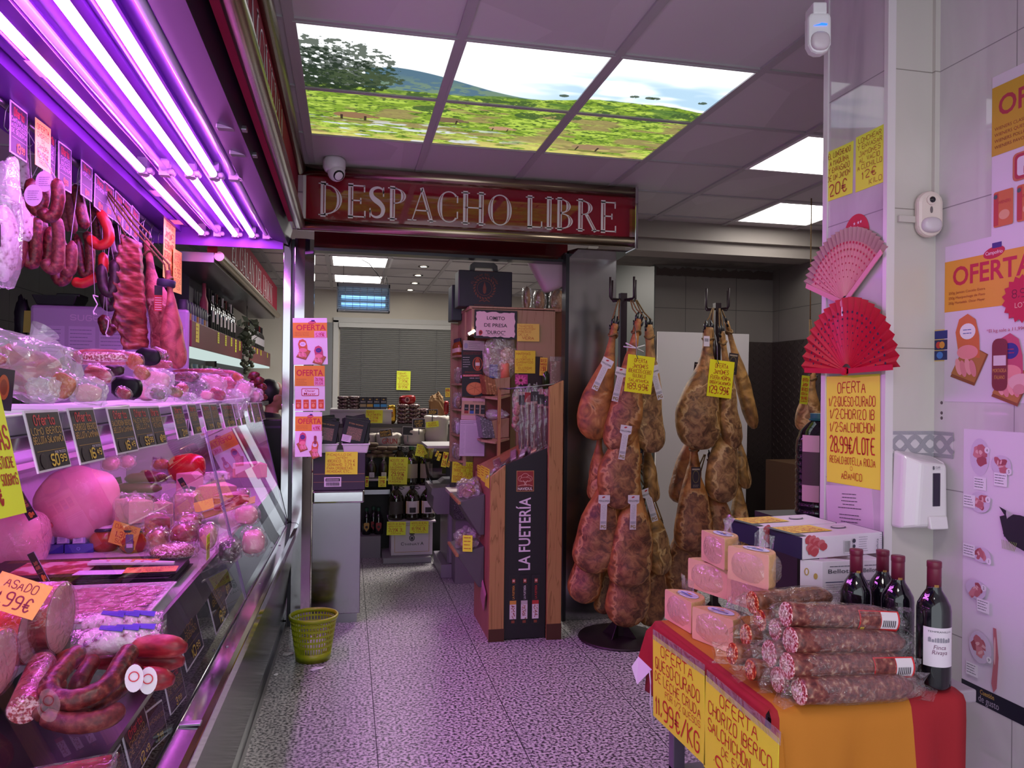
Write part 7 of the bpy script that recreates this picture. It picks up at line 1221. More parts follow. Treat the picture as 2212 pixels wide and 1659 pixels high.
for s in(-1,1):b.lathe([(.022,0),(.024,.002),(.022,.004)],J(.095,s*.034,T-.108),16,fx,caps=False);b.tube([J(.09,s*.056,T-.106),J(.0,s*.078,T-.10)],.0022,6)
b.build('glasses',ink('#b8b4bc'),r);b=B()
for s in(-1,1):b.smooth=True;b.blob(J(.09,s*.032,T-.11),fx*.012,sx_*.012,Z*.009,10,8)
b.build('eyes',ink('#e0dcd8'),r);b=B();b.smooth=True;b.blob(J(.095,0,T-.172),fx*.008,sx_*.022,Z*.006,10,6);b.build('mouth',ink('#8a4038'),r)
# WOODEN UNITS BY THE DOORWAY
def wood_mat(name,c1,c2,sc=6,ring=2.2,axis_stretch=(9,9,.55),rough=.5):
 if name in MATS:return MATS[name]
 m,t,o=nt(name);b=N(t,'ShaderNodeBsdfPrincipled');t.links.new(b.outputs[0],o.inputs[0]);b.inputs['Roughness'].default_value=rough
 tc=N(t,'ShaderNodeTexCoord');mp=N(t,'ShaderNodeMapping');mp.inputs['Scale'].default_value=axis_stretch;t.links.new(tc.outputs['Object'],mp.inputs[0])
 nz=N(t,'ShaderNodeTexNoise');nz.inputs['Scale'].default_value=ring;nz.inputs['Detail'].default_value=2;nz.inputs['Distortion'].default_value=.6;t.links.new(mp.outputs[0],nz.inputs['Vector'])
 k=math_n(t,'FRACT',math_n(t,'MULTIPLY',nz.outputs[0],sc));rp=N(t,'ShaderNodeValToRGB');t.links.new(k,rp.inputs[0]);e=rp.color_ramp.elements;e.new(.5)
 for x,(p,c)in zip(e,[(0,c2),(.25,c1),(.9,c1)]):x.position=p;x.color=c4(c)
 t.links.new(rp.outputs[0],b.inputs['Base Color']);MATS[name]=m;return m
pine=wood_mat('varnished_pine',hexc('a87a4a'),hexc('845a30'),7);beech=wood_mat('beech_veneer',hexc('a28262'),hexc('907050'),5,1.5,(14,14,.8));ply=wood_mat('pinkish_plywood',hexc('98604e'),hexc('7c483c'),6)
scuff=mat('scuffed_board_foot',hexc('4a2818'),.7)
UY=5.25
r=thing('tall_shelf_unit','tall beech shelf unit behind the wooden sausage stand','shelf unit',(1.05,5.4,.742));unit=r
b=B();b.box((.81,UY+.30,.96),(1.42,UY+.33,2.03));b.build('back_board',beech,r);b=B();b.box((.735,UY-.02,.96),(.755,UY+.33,2.03))if 0 else b.hexa([(.79,5.23,.96),(.81,5.23,.96),(.81,5.58,.96),(.79,5.58,.96),(.79,5.23,2.03),(.81,5.23,2.03),(.81,5.58,2.03),(.79,5.58,2.03)]);b.build('left_side',beech,r)
b=B();b.box((1.115,5.0,.742),(1.378,5.03,2.04));b.build('right_front_panel',beech,r,bevel=.002);b=B();b.box((1.385,5.06,.742),(1.47,5.09,2.05));b.build('second_panel',mat('darker_beech',hexc('8a5038'),.5),r)
b=B();b.box((.80,5.0,1.86),(1.115,5.24,2.04));b.build('header_box',beech,r,bevel=.003);b=B();b.box((.785,5.0,2.03),(1.42,5.58,2.05));b.build('top_board',beech,r,bevel=.002)
b=B();b.box((.715,5.03,.742),(1.13,5.60,.765));b.build('base_board',mat('pale_worktop',hexc('b8a8a8'),.4),r);b=B();b.box((.86,5.20,.765),(1.115,5.24,1.86));b.build('inner_panel',mat('red_brown_panel',hexc('7a3a30'),.5),r)
lx=at(1022,718,1,4.99);b=B();b.smooth=True;b.tube([(lx.x-.03,4.99,lx.z-.012),(lx.x+.012,4.99,lx.z+.012)],.009,10);b.build('small_lamp',emit('warm_strip',(1,.96,.9),9),r)
for i,z in enumerate((.98,1.16,1.34,1.52,1.72)):
 b=B();b.smooth=False;pts=[(.60+.13*(1-math.cos(a)),0)for a in()];b.slab([(.79,5.24,z),(.79,5.56,z),(.742,5.55,z),(.742,5.45,z),(.748,5.35,z),(.765,5.27,z)],(0,0,.014));b.build('side_shelf',beech,r)
b=B();b.box((.738,5.56,.96),(.79,5.58,1.98));b.build('side_back',beech,r)
for i in range(5):x,y,z=.768-.002*i,5.32+.045*i,1.735;t=thing('small_bottle','tiny amber bottle on the side shelf of the beech unit, %s from the front'%bw[i],'bottle',(x,y,z),'amber bottles on the side shelf');b=B();b.smooth=True;b.lathe([(.001,0),(.018,0),(.018,.07),(.008,.09),(.008,.10)],(x,y,z),14);b.build('glass',mat('amber_glass',hexc('8a4410'),.1),t);b=B();b.lathe([(.010,.095),(.010,.12),(.001,.12)],(x,y,z),12);b.build('cap',black_p,t);b=B();b.smooth=True;b.lathe([(.0185,.02),(.0185,.05)],(x,y,z),14,caps=False);b.build('label',ink('#c8b8a0'),t)
for i,(z,n)in enumerate(((1.535,2),(1.355,3),(1.175,3),(.995,3))):
 for j in range(n):bagc=Vector((.765,5.31+.08*j,z+.055));t=thing('food_bag','small clear bag on the beech side shelves, %s of the %s shelf'%(bw[j],['uppermost bagged','second bagged','third bagged','lowest'][i]),'bag',(bagc.x,bagc.y,z),'clear bags on the side shelves');b=B();b.smooth=True;b.blob(bagc-Vector((0,0,.012)),(.02,0,0),(0,.032,0),(0,0,.042),14,9,.2,3,i*3+j);b.build('contents',[speck('garlic_cloves',[(.4,hexc('8a7a6a')),(.6,hexc('c8bcb0'))],60,.5),speck('pale_nuts',[(.4,hexc('7a5a3a')),(.6,hexc('b89a70'))],90,.5),ink('#b0b4c0')][(i+j)%3],t);b=B();crinkle(b,bagc,(.024,0,0),(0,.038,0),(0,0,.056),i+j*4,.2,16,10);b.build('plastic_bag',film_m,t)
r_,p=sheet('white_sign','framed white sign reading LOMITO DE PRESA DUROC on the beech unit','sign',*(lambda q:(q[0],q[1],q[2],q[3],q[4]))(pt4((1023,668),(1115,672),(1024,730),(1,4.985))),'#1c1820',th=.006)
O,U,V,w,h=pt4((1023,668),(1115,672),(1024,730),(1,4.985));rn=random.Random(5);e=.014;pts=[]
for(xa,ya,xb,yb,n)in((e,e,w-e,e,14),(w-e,e,w-e,h-e,9),(w-e,h-e,e,h-e,14),(e,h-e,e,e,9)):
 for i in range(n):k=i/n;pts.append((xa+(xb-xa)*k+rn.uniform(-.006,.004),ya+(yb-ya)*k+rn.uniform(-.006,.004)))
p.poly(pts,'#d8b4bc')
for i,(t_,ww)in enumerate((('LOMITO',.42),('DE PRESA',.54),('"DUROC"',.46))):
 f=p.fr();p._c('#241c22');roman_ok=all(c in RM or c==' ' for c in t_.replace('"',''));p.text(t_,w*.5,h*(.66-.25*i),h*.12,'#241c22',width=w*ww,bold=.02)
 xa,xb=w*(.5-ww/2),w*(.5+ww/2)
p.rect(w*.27,h*.12,w*.73,h*.128,'#241c22');p.ell(w*.15,h*.2,.013,.016,'#b8303a');p.ell(w*.15,h*.2,.008,.010,'#6a1a24');p.poly([(w*.1,h*.16),(w*.14,h*.08),(w*.16,h*.15)],'#b8303a');p.build('lettering',r_)
note('yellow note about fresh paprika, upper one on the beech panel',(1117,699),(1165,700),(1117,737),(1,4.985),[('TENEMOS',1,.75,'l'),('PIMENTON',1,.85,'l'),('FRESCO',1,.65,'l'),('DE LA',1,.5,'l'),('VERA',1.5,.6)],'yellow notes on the beech unit','#e0c456')
note('yellow note about gluten free flours, lower one on the beech panel',(1113,757),(1157,758),(1112,806),(1,4.985),[('HARINAS',1.2,.8,'l'),('DE',.9,.25),('ALMORTAS Y',1,.95,'l'),('GARBANZOS',1,.95,'l'),('SIN',1,.35,'l'),('GLUTEN!',1.2,.75),('MANCHEGA',.7,.6,'l')],'yellow notes on the beech unit','#e0cc2e')
note('narrow yellow note on the niche at the right of the beech panel',(1167,772),(1183,773),(1165,811),(1,4.95),[('QUESO',1,.9),('MANCHEGO',.8,.95),('7,90€',1.5,.9),('KG',.7,.4)],'yellow notes on the beech unit','#e0b83a')
p0=at(1178,800,1,4.97);r_=thing('oil_bottle','green oil bottle standing in the niche of the beech panel','bottle',(p0.x,4.96,1.48));b=B();b.smooth=True;b.lathe([(.001,0),(.026,0),(.026,.12),(.011,.15),(.011,.21),(.001,.21)],(p0.x,4.965,1.48),16);b.build('glass',mat('green_glass',hexc('2a3a18'),.08),r_)
b=B();b.box((1.10,4.94,1.468),(1.30,4.998,1.479));b.build('niche_shelf',beech,unit);b=B();b.box((1.125,4.993,1.48),(1.29,4.998,1.72));b.build('niche_back',mat('dark_niche',hexc('2e2320'),.6),unit)
p0=at(1199,783,1,4.95);r_=thing('food_bag','tall flat bag of almonds standing beside the green oil bottle','bag',(p0.x,4.94,1.48));b=B();b.obox((p0.x,4.945,1.585),(.035,0,0),(0,.012,0),(0,0,.105));b.build('contents',speck('beige_nuts',[(.4,hexc('8a6a50')),(.6,hexc('b0907a'))],80,.4),r_,bevel=.006);b=B();b.obox((p0.x,4.945,1.60),(.038,0,0),(0,.015,0),(0,0,.12));b.build('plastic_bag',film_m,r_)
b=B();p0=at(1130,822,1,4.98);r_,p=sheet('picture_card','pink card with a flower picture on the beech panel','card',*pt4((1113,809),(1140,809),(1113,830),(1,4.988)),'#b0307a');[p.ell(.038+.026*math.cos(a),.026+.018*math.sin(a),.016,.006,'#d8609a',a)for a in[PI*i/5 for i in range(10)]];p.ell(.038,.026,.012,.010,'#5a2a1a');p.build('print',r_)
r_,p=sheet('pie_poster','dark poster with a round golden pie on the beech unit','poster',*pt4((998,756),(1043,756),(998,857),(1,5.19)),'#17141a');O,U,V,w,h=pt4((998,756),(1043,756),(998,857),(1,5.19))
p.text('UNICOS ELABORADORES',w*.5,h*.94,h*.022,'#8a2a24',width=w*.85);p.text('DE EMPANADA GALLEGA',w*.5,h*.905,h*.022,'#8a2a24',width=w*.85);p.ell(w*.76,h*.70,w*.24,h*.15,'#a8482a');p.ell(w*.76,h*.70,w*.20,h*.13,'#17141a');p.ell(w*.76,h*.70,w*.13,h*.13,'#a8482a');p.rect(w*.66,h*.66,w*.86,h*.73,'#d0c4c0');p.lines(w*.06,h*.84,w*.4,5,h*.05,h*.014,'#c8c0c0');p.text('EMPANADA GALLEGA',w*.55,h*.51,h*.03,'#8a3a2a',width=w*.8);p.rect(w*.04,h*.43,w*.96,h*.475,'#b03038');p.text('PRODUCTO GALLEGO',w*.5,h*.44,h*.022,'#e0d0d0',width=w*.85);p.text('ORENSE - GALICIA',w*.62,h*.385,h*.022,'#d0c8c8',width=w*.5)
p.ell(w*.62,h*.17,w*.42,h*.14,'#b8683a');p.ell(w*.62,h*.18,w*.37,h*.12,'#c87c48');[p.line([(w*.62,h*.19),(w*(.62+.34*math.cos(a)),h*(.18+.11*math.sin(a)))],.003,'#a05a30')for a in(.3,1.4,2.4,3.5,4.6,5.5)];p.build('print',r_)
r_,p=sheet('coffee_poster','pale poster with four dark packets below the pie poster','poster',*pt4((996,859),(1046,861),(996,906),(1,5.185)),'#c8a0a4');O,U,V,w,h=pt4((996,859),(1046,861),(996,906),(1,5.185));p.rect(0,h*.2,w,h*.86,'#b89878');p.text('NUEVO ENVASE',w*.7,h*.80,h*.07,'#5a4a40',width=w*.45)
for i in range(4):x=w*(.12+.235*i);p.rect(x,h*.28,x+w*.18,h*.70,'#1c1a20');p.rect(x,h*.28,x+w*.18,h*.42,['#8a2a2a','#3a5aa0','#2a2a2e','#2a2a2e'][i]);p.text('BASCO',x+w*.09,h*.5,h*.05,'#c0b8b8',width=w*.12)
p.build('print',r_)
r_,p=sheet('printed_list','white printed list with a grid of dots at the foot of the beech unit','poster',*pt4((992,907),(1046,908),(992,985),(1,5.18)),'#c4b2c4');O,U,V,w,h=pt4((992,907),(1046,908),(992,985),(1,5.18));p.lines(w*.04,h*.95,w*.7,2,h*.045,h*.016,'#5a5060');p.lines(w*.03,h*.84,w*.2,22,h*.037,h*.012,'#8a8098');[p.ell(w*(.26+.045*i),h*(.84-.037*j),.0018,.0018,'#5a5068',0,6)for i in range(17)for j in range(21)];p.build('print',r_)
r_,p=sheet('certificate','pale certificate sheet above the pie poster','poster',*pt4((1000,735),(1046,737),(1000,756),(1,5.188)),'#a8a098');p.ell(.02,.03,.014,.02,'#8a8c9a');p.lines(.04,.05,.12,4,.012,.004,'#6a6468');p.build('print',r_)
t=thing('food_bag','big shiny clear bag of doughnut-like pastries hanging under the white sign','bag',(.98,5.05,1.50));c=at(1080,775,1,5.06);b=B();crinkle(b,c,(.115,0,0),(0,.055,0),(0,0,.14),17,.22,26,18);b.build('plastic_bag',film('golden_tint_film',.16,.5,(1,.97,.86),bump=1.0,scale=30),t)  # bag film has a faint golden tint
b=B();b.smooth=True
for i,(dx,dz,s)in enumerate(((.05,.03,.05),(.07,-.03,.045),(.03,-.06,.045))):b.blob(c+Vector((dx,.0,dz)),(s,0,0),(0,.03,0),(0,0,s),16,10,.3,4,i)
b.build('pastries',speck('sugared_pastry',[(.35,hexc('9a7a50')),(.5,hexc('c8a888')),(.6,hexc('e0d0c0'))],60,.6),t);b=B();b.smooth=True;b.lathe([(.001,0),(.032,0),(.032,.09),(.026,.1),(.001,.1)],c+Vector((.03,-.03,-.13)),16);b.build('orange_tub',ink('#d87a5a'),t);b=B();b.box(tuple(c+Vector((-.07,-.02,-.13))),tuple(c+Vector((-.02,.02,-.04))));b.build('blue_packet',ink('#4a5a9a'),t)
for q,(x0,x1,y0,y1,lb,m)in enumerate(((1042,1100,797,856,'slanted wooden bin of toasted rusks, upper one on the beech unit',speck('toasted_rusk',[(.4,hexc('8a5a30')),(.6,hexc('b88a58'))],50,.6)),(1033,1098,884,950,'slanted wooden bin of silvery packets, lower one on the beech unit',speck('silver_packet',[(.4,hexc('5a585e')),(.6,hexc('a8a4aa'))],90,.3)))):
 O,U,V,w,h=pt4((x0,y0),(x1,y0),(x0,y1),(1,5.02));t=thing('wooden_bin',lb,'bin',(O.x+w/2,5.08,O.z),'slanted bins on the beech unit');b=B();z0=O.z
 b.hexa([(O.x+w*.45,5.0,z0+.005),(O.x+w,5.0,z0+.02),(O.x+w,5.19,z0+.02),(O.x+w*.45,5.19,z0+.005),(O.x+w*.38,4.99,z0+h*.62),(O.x+w,5.0,z0+h*.72),(O.x+w,5.19,z0+h*.72),(O.x+w*.38,5.19,z0+h*.62)]);b.build('front_board',beech,t,bevel=.002);b=B();b.slab([(O.x+.02,5.02,z0),(O.x+w*.5,4.96,z0-.01),(O.x+w,4.985,z0+.015),(O.x+w,5.2,z0+.015),(O.x+.02,5.2,z0)],(0,0,-.014));b.build('curved_shelf',beech,t)
 for k in range(4):
  xx=O.x+w*(.02+.10*k);b=B();b.hexa([(xx+w*.12,4.995,z0+.012),(xx+w*.22,4.995,z0+.012),(xx+w*.22,5.18,z0+.012),(xx+w*.12,5.18,z0+.012),(xx,4.99,z0+h*(.75-.04*k)),(xx+w*.10,4.99,z0+h*(.75-.04*k)),(xx+w*.10,5.18,z0+h*(.8-.04*k)),(xx,5.18,z0+h*(.8-.04*k))]);b.build('packet',m,t,bevel=.003)
 if q:b=B();crinkle(b,(O.x+w*.66,5.09,z0+h*.82),(w*.34,0,0),(0,.07,0),(0,0,h*.16),5,.25);b.build('silvery_bags',film('silver_film',.3,.6,bump=1),t)
O,U,V,w,h=pt4((989,573),(1114,570),(990,662),(1,5.08));r=thing('ham_case','dark plum carrying case with handle and copper emblem on top of the beech unit','case',(O.x+w/2,5.16,2.051));b=B();b.box((O.x,5.08,2.052),(O.x+w-.03,5.26,2.052+h-.03));b.build('case_body',mat('dark_plum_card',hexc('1d1424'),.5),r,bevel=.006)
b=B();hx=O.x+w*.46;hz=2.052+h-.032;pts=[(hx-.10,hz),(hx-.095,hz+.05),(hx-.07,hz+.07),(hx+.07,hz+.07),(hx+.095,hz+.05),(hx+.10,hz),(hx+.065,hz),(hx+.06,hz+.035),(hx-.06,hz+.035),(hx-.065,hz)];b.add([(x,y,z)for y in(5.15,5.19)for x,z in pts],[[0,1,2,8,9],[2,3,7,8],[3,4,5,6,7],[10,11,12,18,19],[12,13,17,18],[13,14,15,16,17]]+[[i,(i+1)%10,10+(i+1)%10,10+i]for i in range(10)]);b.build('handle',mat('dark_plum_card',hexc('1d1424'),.5),r)
q=Print((O.x,5.08,2.052),(1,0,0),(0,0,1));cw=(w-.03)*.48;ch=(h-.03)*.52;COP='#6e3424';rn=random.Random(2)
for i in range(22):a=2*PI*i/22;q.ell(cw+.07*math.cos(a),ch+.07*math.sin(a),.011,.005,COP,a+.8)
q.ell(cw,ch,.052,.052,COP);q.ell(cw,ch,.049,.049,'#1d1424');q.poly([(cw,ch+.045),(cw+.012,ch+.0),(cw+.010,ch-.03),(cw,ch-.04),(cw-.010,ch-.03),(cw-.012,ch)],COP);q.line([(cw-.035,ch-.09),(cw-.015,ch-.08),(cw,ch-.09),(cw+.015,ch-.08),(cw+.035,ch-.09)],.006,COP)
for i,c_ in enumerate('EL GALAN DEL JAMON'):a=PI*(.88-.76*i/17);q._c(COP);f=(q.O+q.U*(cw+.086*math.cos(a))+q.V*(ch+.086*math.sin(a)),(q.U*math.sin(a)-q.V*math.cos(a)),(q.U*math.cos(a)+q.V*math.sin(a)),q.N*q.k);hand(q.b,c_,-.005,0,.013,f,.010,weight=.2,jit=0)
q.lines(cw-.07,ch-.115,cw+.07,1,.01,.005,COP);q.lines(cw-.06,ch-.14,cw+.06,2,.009,.004,COP);q.lines(cw-.07,ch+.115,cw+.07,1,.01,.004,COP);q.build('copper_emblem',r)
O2=at(972,692,1,5.36);b=B();b.box((.655,5.30,2.0),(.73,5.56,2.30))if 0 else b.box((.66,5.30,2.052),(.70,5.5,2.25))if 0 else b.box((.715,5.36,1.982),(.788,5.56,2.235));tag(b.build('ham_case',mat('dark_green_card',hexc('1f2c2c'),.5),bevel=.005),'dark green box half hidden left of the plum carrying case','case')
for i,(x0,x1,y0,y1,lb)in enumerate(((1128,1148,606,660,'clear-wrapped flat ham standing beside the plum carrying case'),(1152,1180,612,660,'second wrapped ham leaning behind the hanging white bag'),(1186,1222,606,660,'third wrapped ham by the steel panel'))):
 a=at((x0+x1)/2,(y0+y1)/2,1,5.2+.05*i);w=px2m(x1-x0,a)/2;h=px2m(y1-y0,a)/2;t=thing('wrapped_ham',lb,'ham',(a.x,a.y,2.051),'wrapped hams on top of the beech unit');zc=2.051+h;b=B();b.smooth=True;b.blob((a.x,a.y,zc),(w*.8,0,0),(0,.03,0),(0,0,h*.95),14,10,.1,2,i);b.build('ham',ham_pale,t);b=B();crinkle(b,(a.x,a.y,zc),(w,0,0),(0,.04,0),(0,0,h),i+4,.1);b.build('plastic_wrap',film_m,t)
c=at(1190,588,1,5.0);r=thing('hanging_bag','big pinkish white bag hanging from the lintel beside the plum case','bag',(c.x,c.y,c.z-.16));b=B();b.smooth=True;b.hexa([(c.x-.04,4.93,c.z-.15),(c.x+.08,4.93,c.z-.10),(c.x+.08,5.05,c.z-.10),(c.x-.04,5.05,c.z-.15),(c.x-.20,4.92,c.z+.13),(c.x+.14,4.92,c.z+.12),(c.x+.14,5.06,c.z+.12),(c.x-.20,5.06,c.z+.13)]);b.build('bag_body',mat('pinkish_white_bag',hexc('b89aa8'),.5),r,bevel=.03);b=B();b.tube([(c.x-.02,4.99,c.z+.12),(c.x-.02,4.95,2.40),(c.x-.02,4.88,2.41)],.004,6);b.build('cord',dark_steel,r)
# WOODEN SAUSAGE STAND
r=thing('sausage_stand','pine stand with black front panel and large white upright lettering','display stand',(1.03,4.75,0));stand=r
def board(name,x0,x1,y0,y1,zt0,zt1,m,zb=0):
 b=B();b.hexa([(x0,y0,zb),(x1,y0,zb),(x1,y1,zb),(x0,y1,zb),(x0,y0,zt0),(x1,y0,zt1),(x1,y1,zt1),(x0,y1,zt0)]);return b.build(name,m,r,bevel=.003)
board('left_front_board',.833,.923,4.42,4.45,.975,1.045,pine);board('right_front_board',1.182,1.270,4.40,4.43,1.515,1.555,pine)
for x0,x1,y in((.831,.925,4.4185),(1.18,1.272,4.3985)):b=B();b.box((x0,y,.0),(x1,y+.004,.075+.02*(x0>1)));b.build('scuffed_foot',scuff,r)
board('black_panel',.923,1.182,4.435,4.45,1.045,1.145,mat('matt_black_panel',hexc('1a151c'),.55),.005)
board('left_side',.835,.855,4.45,4.975,.95,.95,ply);board('right_side',1.245,1.265,4.43,4.94,1.50,1.50,ply);b=B();b.box((.855,4.93,.0),(1.245,4.95,.95));b.build('back_board',ply,r)
b=B();b.hexa([(.835,4.45,.93),(1.245,4.45,1.13),(1.245,4.94,1.175),(.835,4.94,.975),(.835,4.45,.945),(1.245,4.45,1.145),(1.245,4.94,1.19),(.835,4.94,.99)]);b.build('slanted_top',pine,r)
q=Print((.923,4.435,0),(1,0,0),(0,0,1));q.rect(.070,.885,.178,1.010,'#a8784a');q.rect(.074,.889,.174,1.006,'#8a2428');q.rect(.074,.889,.174,.915,'#5a1a1c');q.text('NAVIDUL',.124,.894,.016,'#e8dce0',width=.09,bold=.02)
for cx,cy,rx,ry in((.10,.962,.020,.018),(.124,.970,.026,.024),(.148,.962,.020,.018),(.124,.958,.034,.014)):q.ell(cx,cy,rx,ry,'#d8a8a0');q.ell(cx,cy,rx-.002,ry-.002,'#8a2428')
q.line([(.119,.922),(.122,.936),(.112,.950)],.004,'#d8a8a0');q.line([(.130,.922),(.126,.936),(.138,.950)],.004,'#d8a8a0');q.line([(.08,.918),(.1,.924),(.124,.925),(.15,.924),(.168,.918)],.003,'#d8a8a0')
q._c('#ddc6dc');O_=q.O+q.N*q.k;printed(q.b,'LA FUETERÍA',0,0,.070,(q.P(.158,.415),Vector((0,0,1)),Vector((-1,0,0)),q.N*.0004),'l',.435,bold=.02)
for i,cc in enumerate(('#c88a3a','#b8a8b0','#b03030')):
 x=.033+.068*i;q.rect(x,.095,x+.048,.385,'#2a262c');q.rect(x+.002,.097,x+.046,.383,'#1c181e');q.rect(x+.004,.125,x+.044,.235,cc);q.rect(x+.004,.125,x+.044,.212,'#d8cad4');rn=random.Random(i)
 for k in range(26):q.ell(x+.012+rn.random()*.024,.128+rn.random()*.08,.004,.003,['#8a3a34','#b0706a'][k%2],rn.random()*3,7)
 q.rect(x+.014,.102,x+.034,.118,'#7a3a24');q.rect(x+.016,.34,x+.036,.366,'#8a3a30');q.ell(x+.026,.354,.007,.007,'#d8a8a0');q._c(cc if i!=1 else '#c8bcc4');printed(q.b,'LA FUETERÍA',0,0,.013,(q.P(x+.032,.245),Vector((0,0,1)),Vector((-1,0,0)),q.N*.0004),'l',.082,bold=.02);q.lines(x+.036,.33,x+.04,1,.01,.003,'#6a6068')
q.build('panel_print',r)
for i,(px,py,lb)in enumerate(((1034,1010,'left'),(1042,1018,'centre'),(1051,1030,'right'))):
 a=at(px,py,0,.832);r_,p=sheet('price_note','narrow yellow tag hanging on the left edge of the pine stand, %s one'%lb,'price note',(.832,a.y+.05,a.z-.06),(0,-1,0),(0,0,1),.14,.075+.02*i,YEL,group='yellow tags on the pine stand');p.lines(.015,.065+.02*i,.125,4,.016,.007,'#a03020');p.build('lettering',r_)
fuet=mat('dark_fuet_stick',hexc('5a2228'),.4,noise_amt=.4,noise_scale=40)
for i in range(12):
 rn=random.Random(i+20);x=.87+.028*i;y=4.50+.05*(i%3);zt=.955+(x-.835)*.49+.02*(i%2);t=thing('snack_packet','slim packet in the slanted tray of the pine stand, %s from the left'%bw[i],'packet',(x,y+.1,zt),'slim packets in the slanted tray');d=Vector((.06+rn.uniform(-.05,.05),.22,.03));u=Vector((.016,-.003,.008));c=Vector((x+.02,y+.1,zt+.02));b=B();b.obox(c,u,d*.5,Vector((0,0,.006)));b.build('pouch',ink(['#c8a0b8','#8a2a34','#d8c8d8','#3a2a34','#c86a3a'][i%5],.3),t,bevel=.003);b=B();b.obox(c,u*1.3,d*.56,Vector((0,0,.009)));b.build('clear_edge',film_m,t)
b=B();b.smooth=True;b.tube([(.98,4.60,1.50),(1.245,4.52,1.53)],.006,8);b.tube([(.98,4.60,1.50),(.98,4.92,1.50)],.006,8);b.build('hanging_bar',dull_steel,stand);b=B();b.box((.97,4.915,.95),(.99,4.935,1.51));b.build('bar_post',pine,stand)
for i,(px,pt_,pb,w,lb)in enumerate(((1118,835,930,24,'net of small garlic-like sausages, leftmost hanging on the pine stand'),(1128,838,980,18,'hanging pack of red fuet stick, second from the left'),(1141,832,975,20,'hanging pack with dark red header, third from the left'),(1155,830,985,22,'hanging clear pack with long glare, fourth from the left'),(1168,836,975,18,'hanging dark pack, second from the right edge board'),(1180,840,970,16,'hanging dark pack next to the right edge board'))):
 y=4.58-.008*i;a,c=at(px,pt_,1,y),at(px,pb,1,y);ww=px2m(w,a)/2;t=thing('hanging_pack',lb,'packet',(c.x,y,c.z),'packs hanging on the pine stand');b=B();b.smooth=True
 if i==0:
  for k in range(14):rn=random.Random(k);b.blob((a.x+rn.uniform(-.5,.5)*ww,y+rn.uniform(-.012,.012),c.z+(a.z-c.z)*(.06+.05*k)),(.022,0,0),(0,.02,0),(0,0,.022),10,7,.1,2,k)
  o_=b.build('mini_sausages',speck('pale_mini_sausage',[(.4,hexc('7a4a44')),(.6,hexc('a87a70'))],40,.5,interp='LINEAR'),t);o_['kind']='stuff'
 else:
  for s in(-.4,.4):b.tube([(a.x+s*ww,y,a.z-.12),(a.x+s*ww*1.1,y,(a.z+c.z)/2-.04),(a.x+s*ww,y,c.z+.03)],[.007,.010,.007],8)
  b.build('fuet_sticks',fuet,t);b=B();b.obox((a.x,y-.012,a.z-.075),(ww*.85,0,0),(0,.001,0),(0,0,.03));b.build('header_card',ink(['#2a2228','#2a2228','#8a1c28','#2a2228','#241c22','#241c22'][i]),t)
 b=B();b.smooth=True;crinkle(b,((a.x+c.x)/2,y,(a.z+c.z)/2),(ww,0,0),(0,.016,0),(0,0,(a.z-c.z)/2),i+2,.1,18,14);b.build('clear_pouch',film_m,t)
for i,(z,dx,lb)in enumerate(((.60,.16,'upper side bin of clear bread packets on the pine stand'),(.28,.17,'lower side bin with wood rim on the pine stand'))):
 t=thing('side_bin',lb,'bin',(.76,4.78,z),'side bins of the pine stand');b=B();b.hexa([(.832,4.60,z),(.832,5.0,z),(.80,5.0,z),(.80,4.60,z),(.832,4.60,z+.25),(.832,5.0,z+.25),(.832-dx,5.0,z+.22),(.832-dx,4.60,z+.22)][:0]or[(.80,4.60,z),(.832,4.60,z),(.832,5.0,z),(.80,5.0,z),(.832-dx,4.62,z+.20),(.832,4.60,z+.25),(.832,5.0,z+.25),(.832-dx,5.0,z+.20)]);b.build('bin_body',mat('grey_bin_sheet',hexc('4a444a'),.5),t,bevel=.003);b=B();b.box((.832-dx-.004,4.60,z+.19),(.832-dx+.012,5.0,z+.205));b.build('wood_rim',pine,t)
 b=B();crinkle(b,(.832-dx*.45,4.80,z+.26),(.07,0,.01),(0,.16,0),(0,0,.055),i+8,.3,22,14);b.build('clear_packets',film('bread_film',.2,.5,bump=1),t);b=B();b.smooth=True;b.blob((.832-dx*.45,4.82,z+.235),(.055,0,0),(0,.14,0),(0,0,.05),18,10,.25,4,i);b.build('bread',speck('bread_crust',[(.4,hexc('8a5a34')),(.6,hexc('c89a68'))],30,.6),t)
r_,p=sheet('price_note','yellow tag dangling from the side bin of the pine stand','price note',(.70,4.612,.50),(.9,-.3,0),(0,0,1),.06,.10,YEL);p.lines(.008,.085,.05,4,.022,.007,'#a03020');p.build('lettering',r_)
b=B();b.obox((.822,4.56,.24),(.004,0,.01),(0,.06,.03),(0,-.02,.05));tag(b.build('card_holder',ink('#a86a80'),bevel=.002),'tilted pink card holder low on the left side of the pine stand','card')
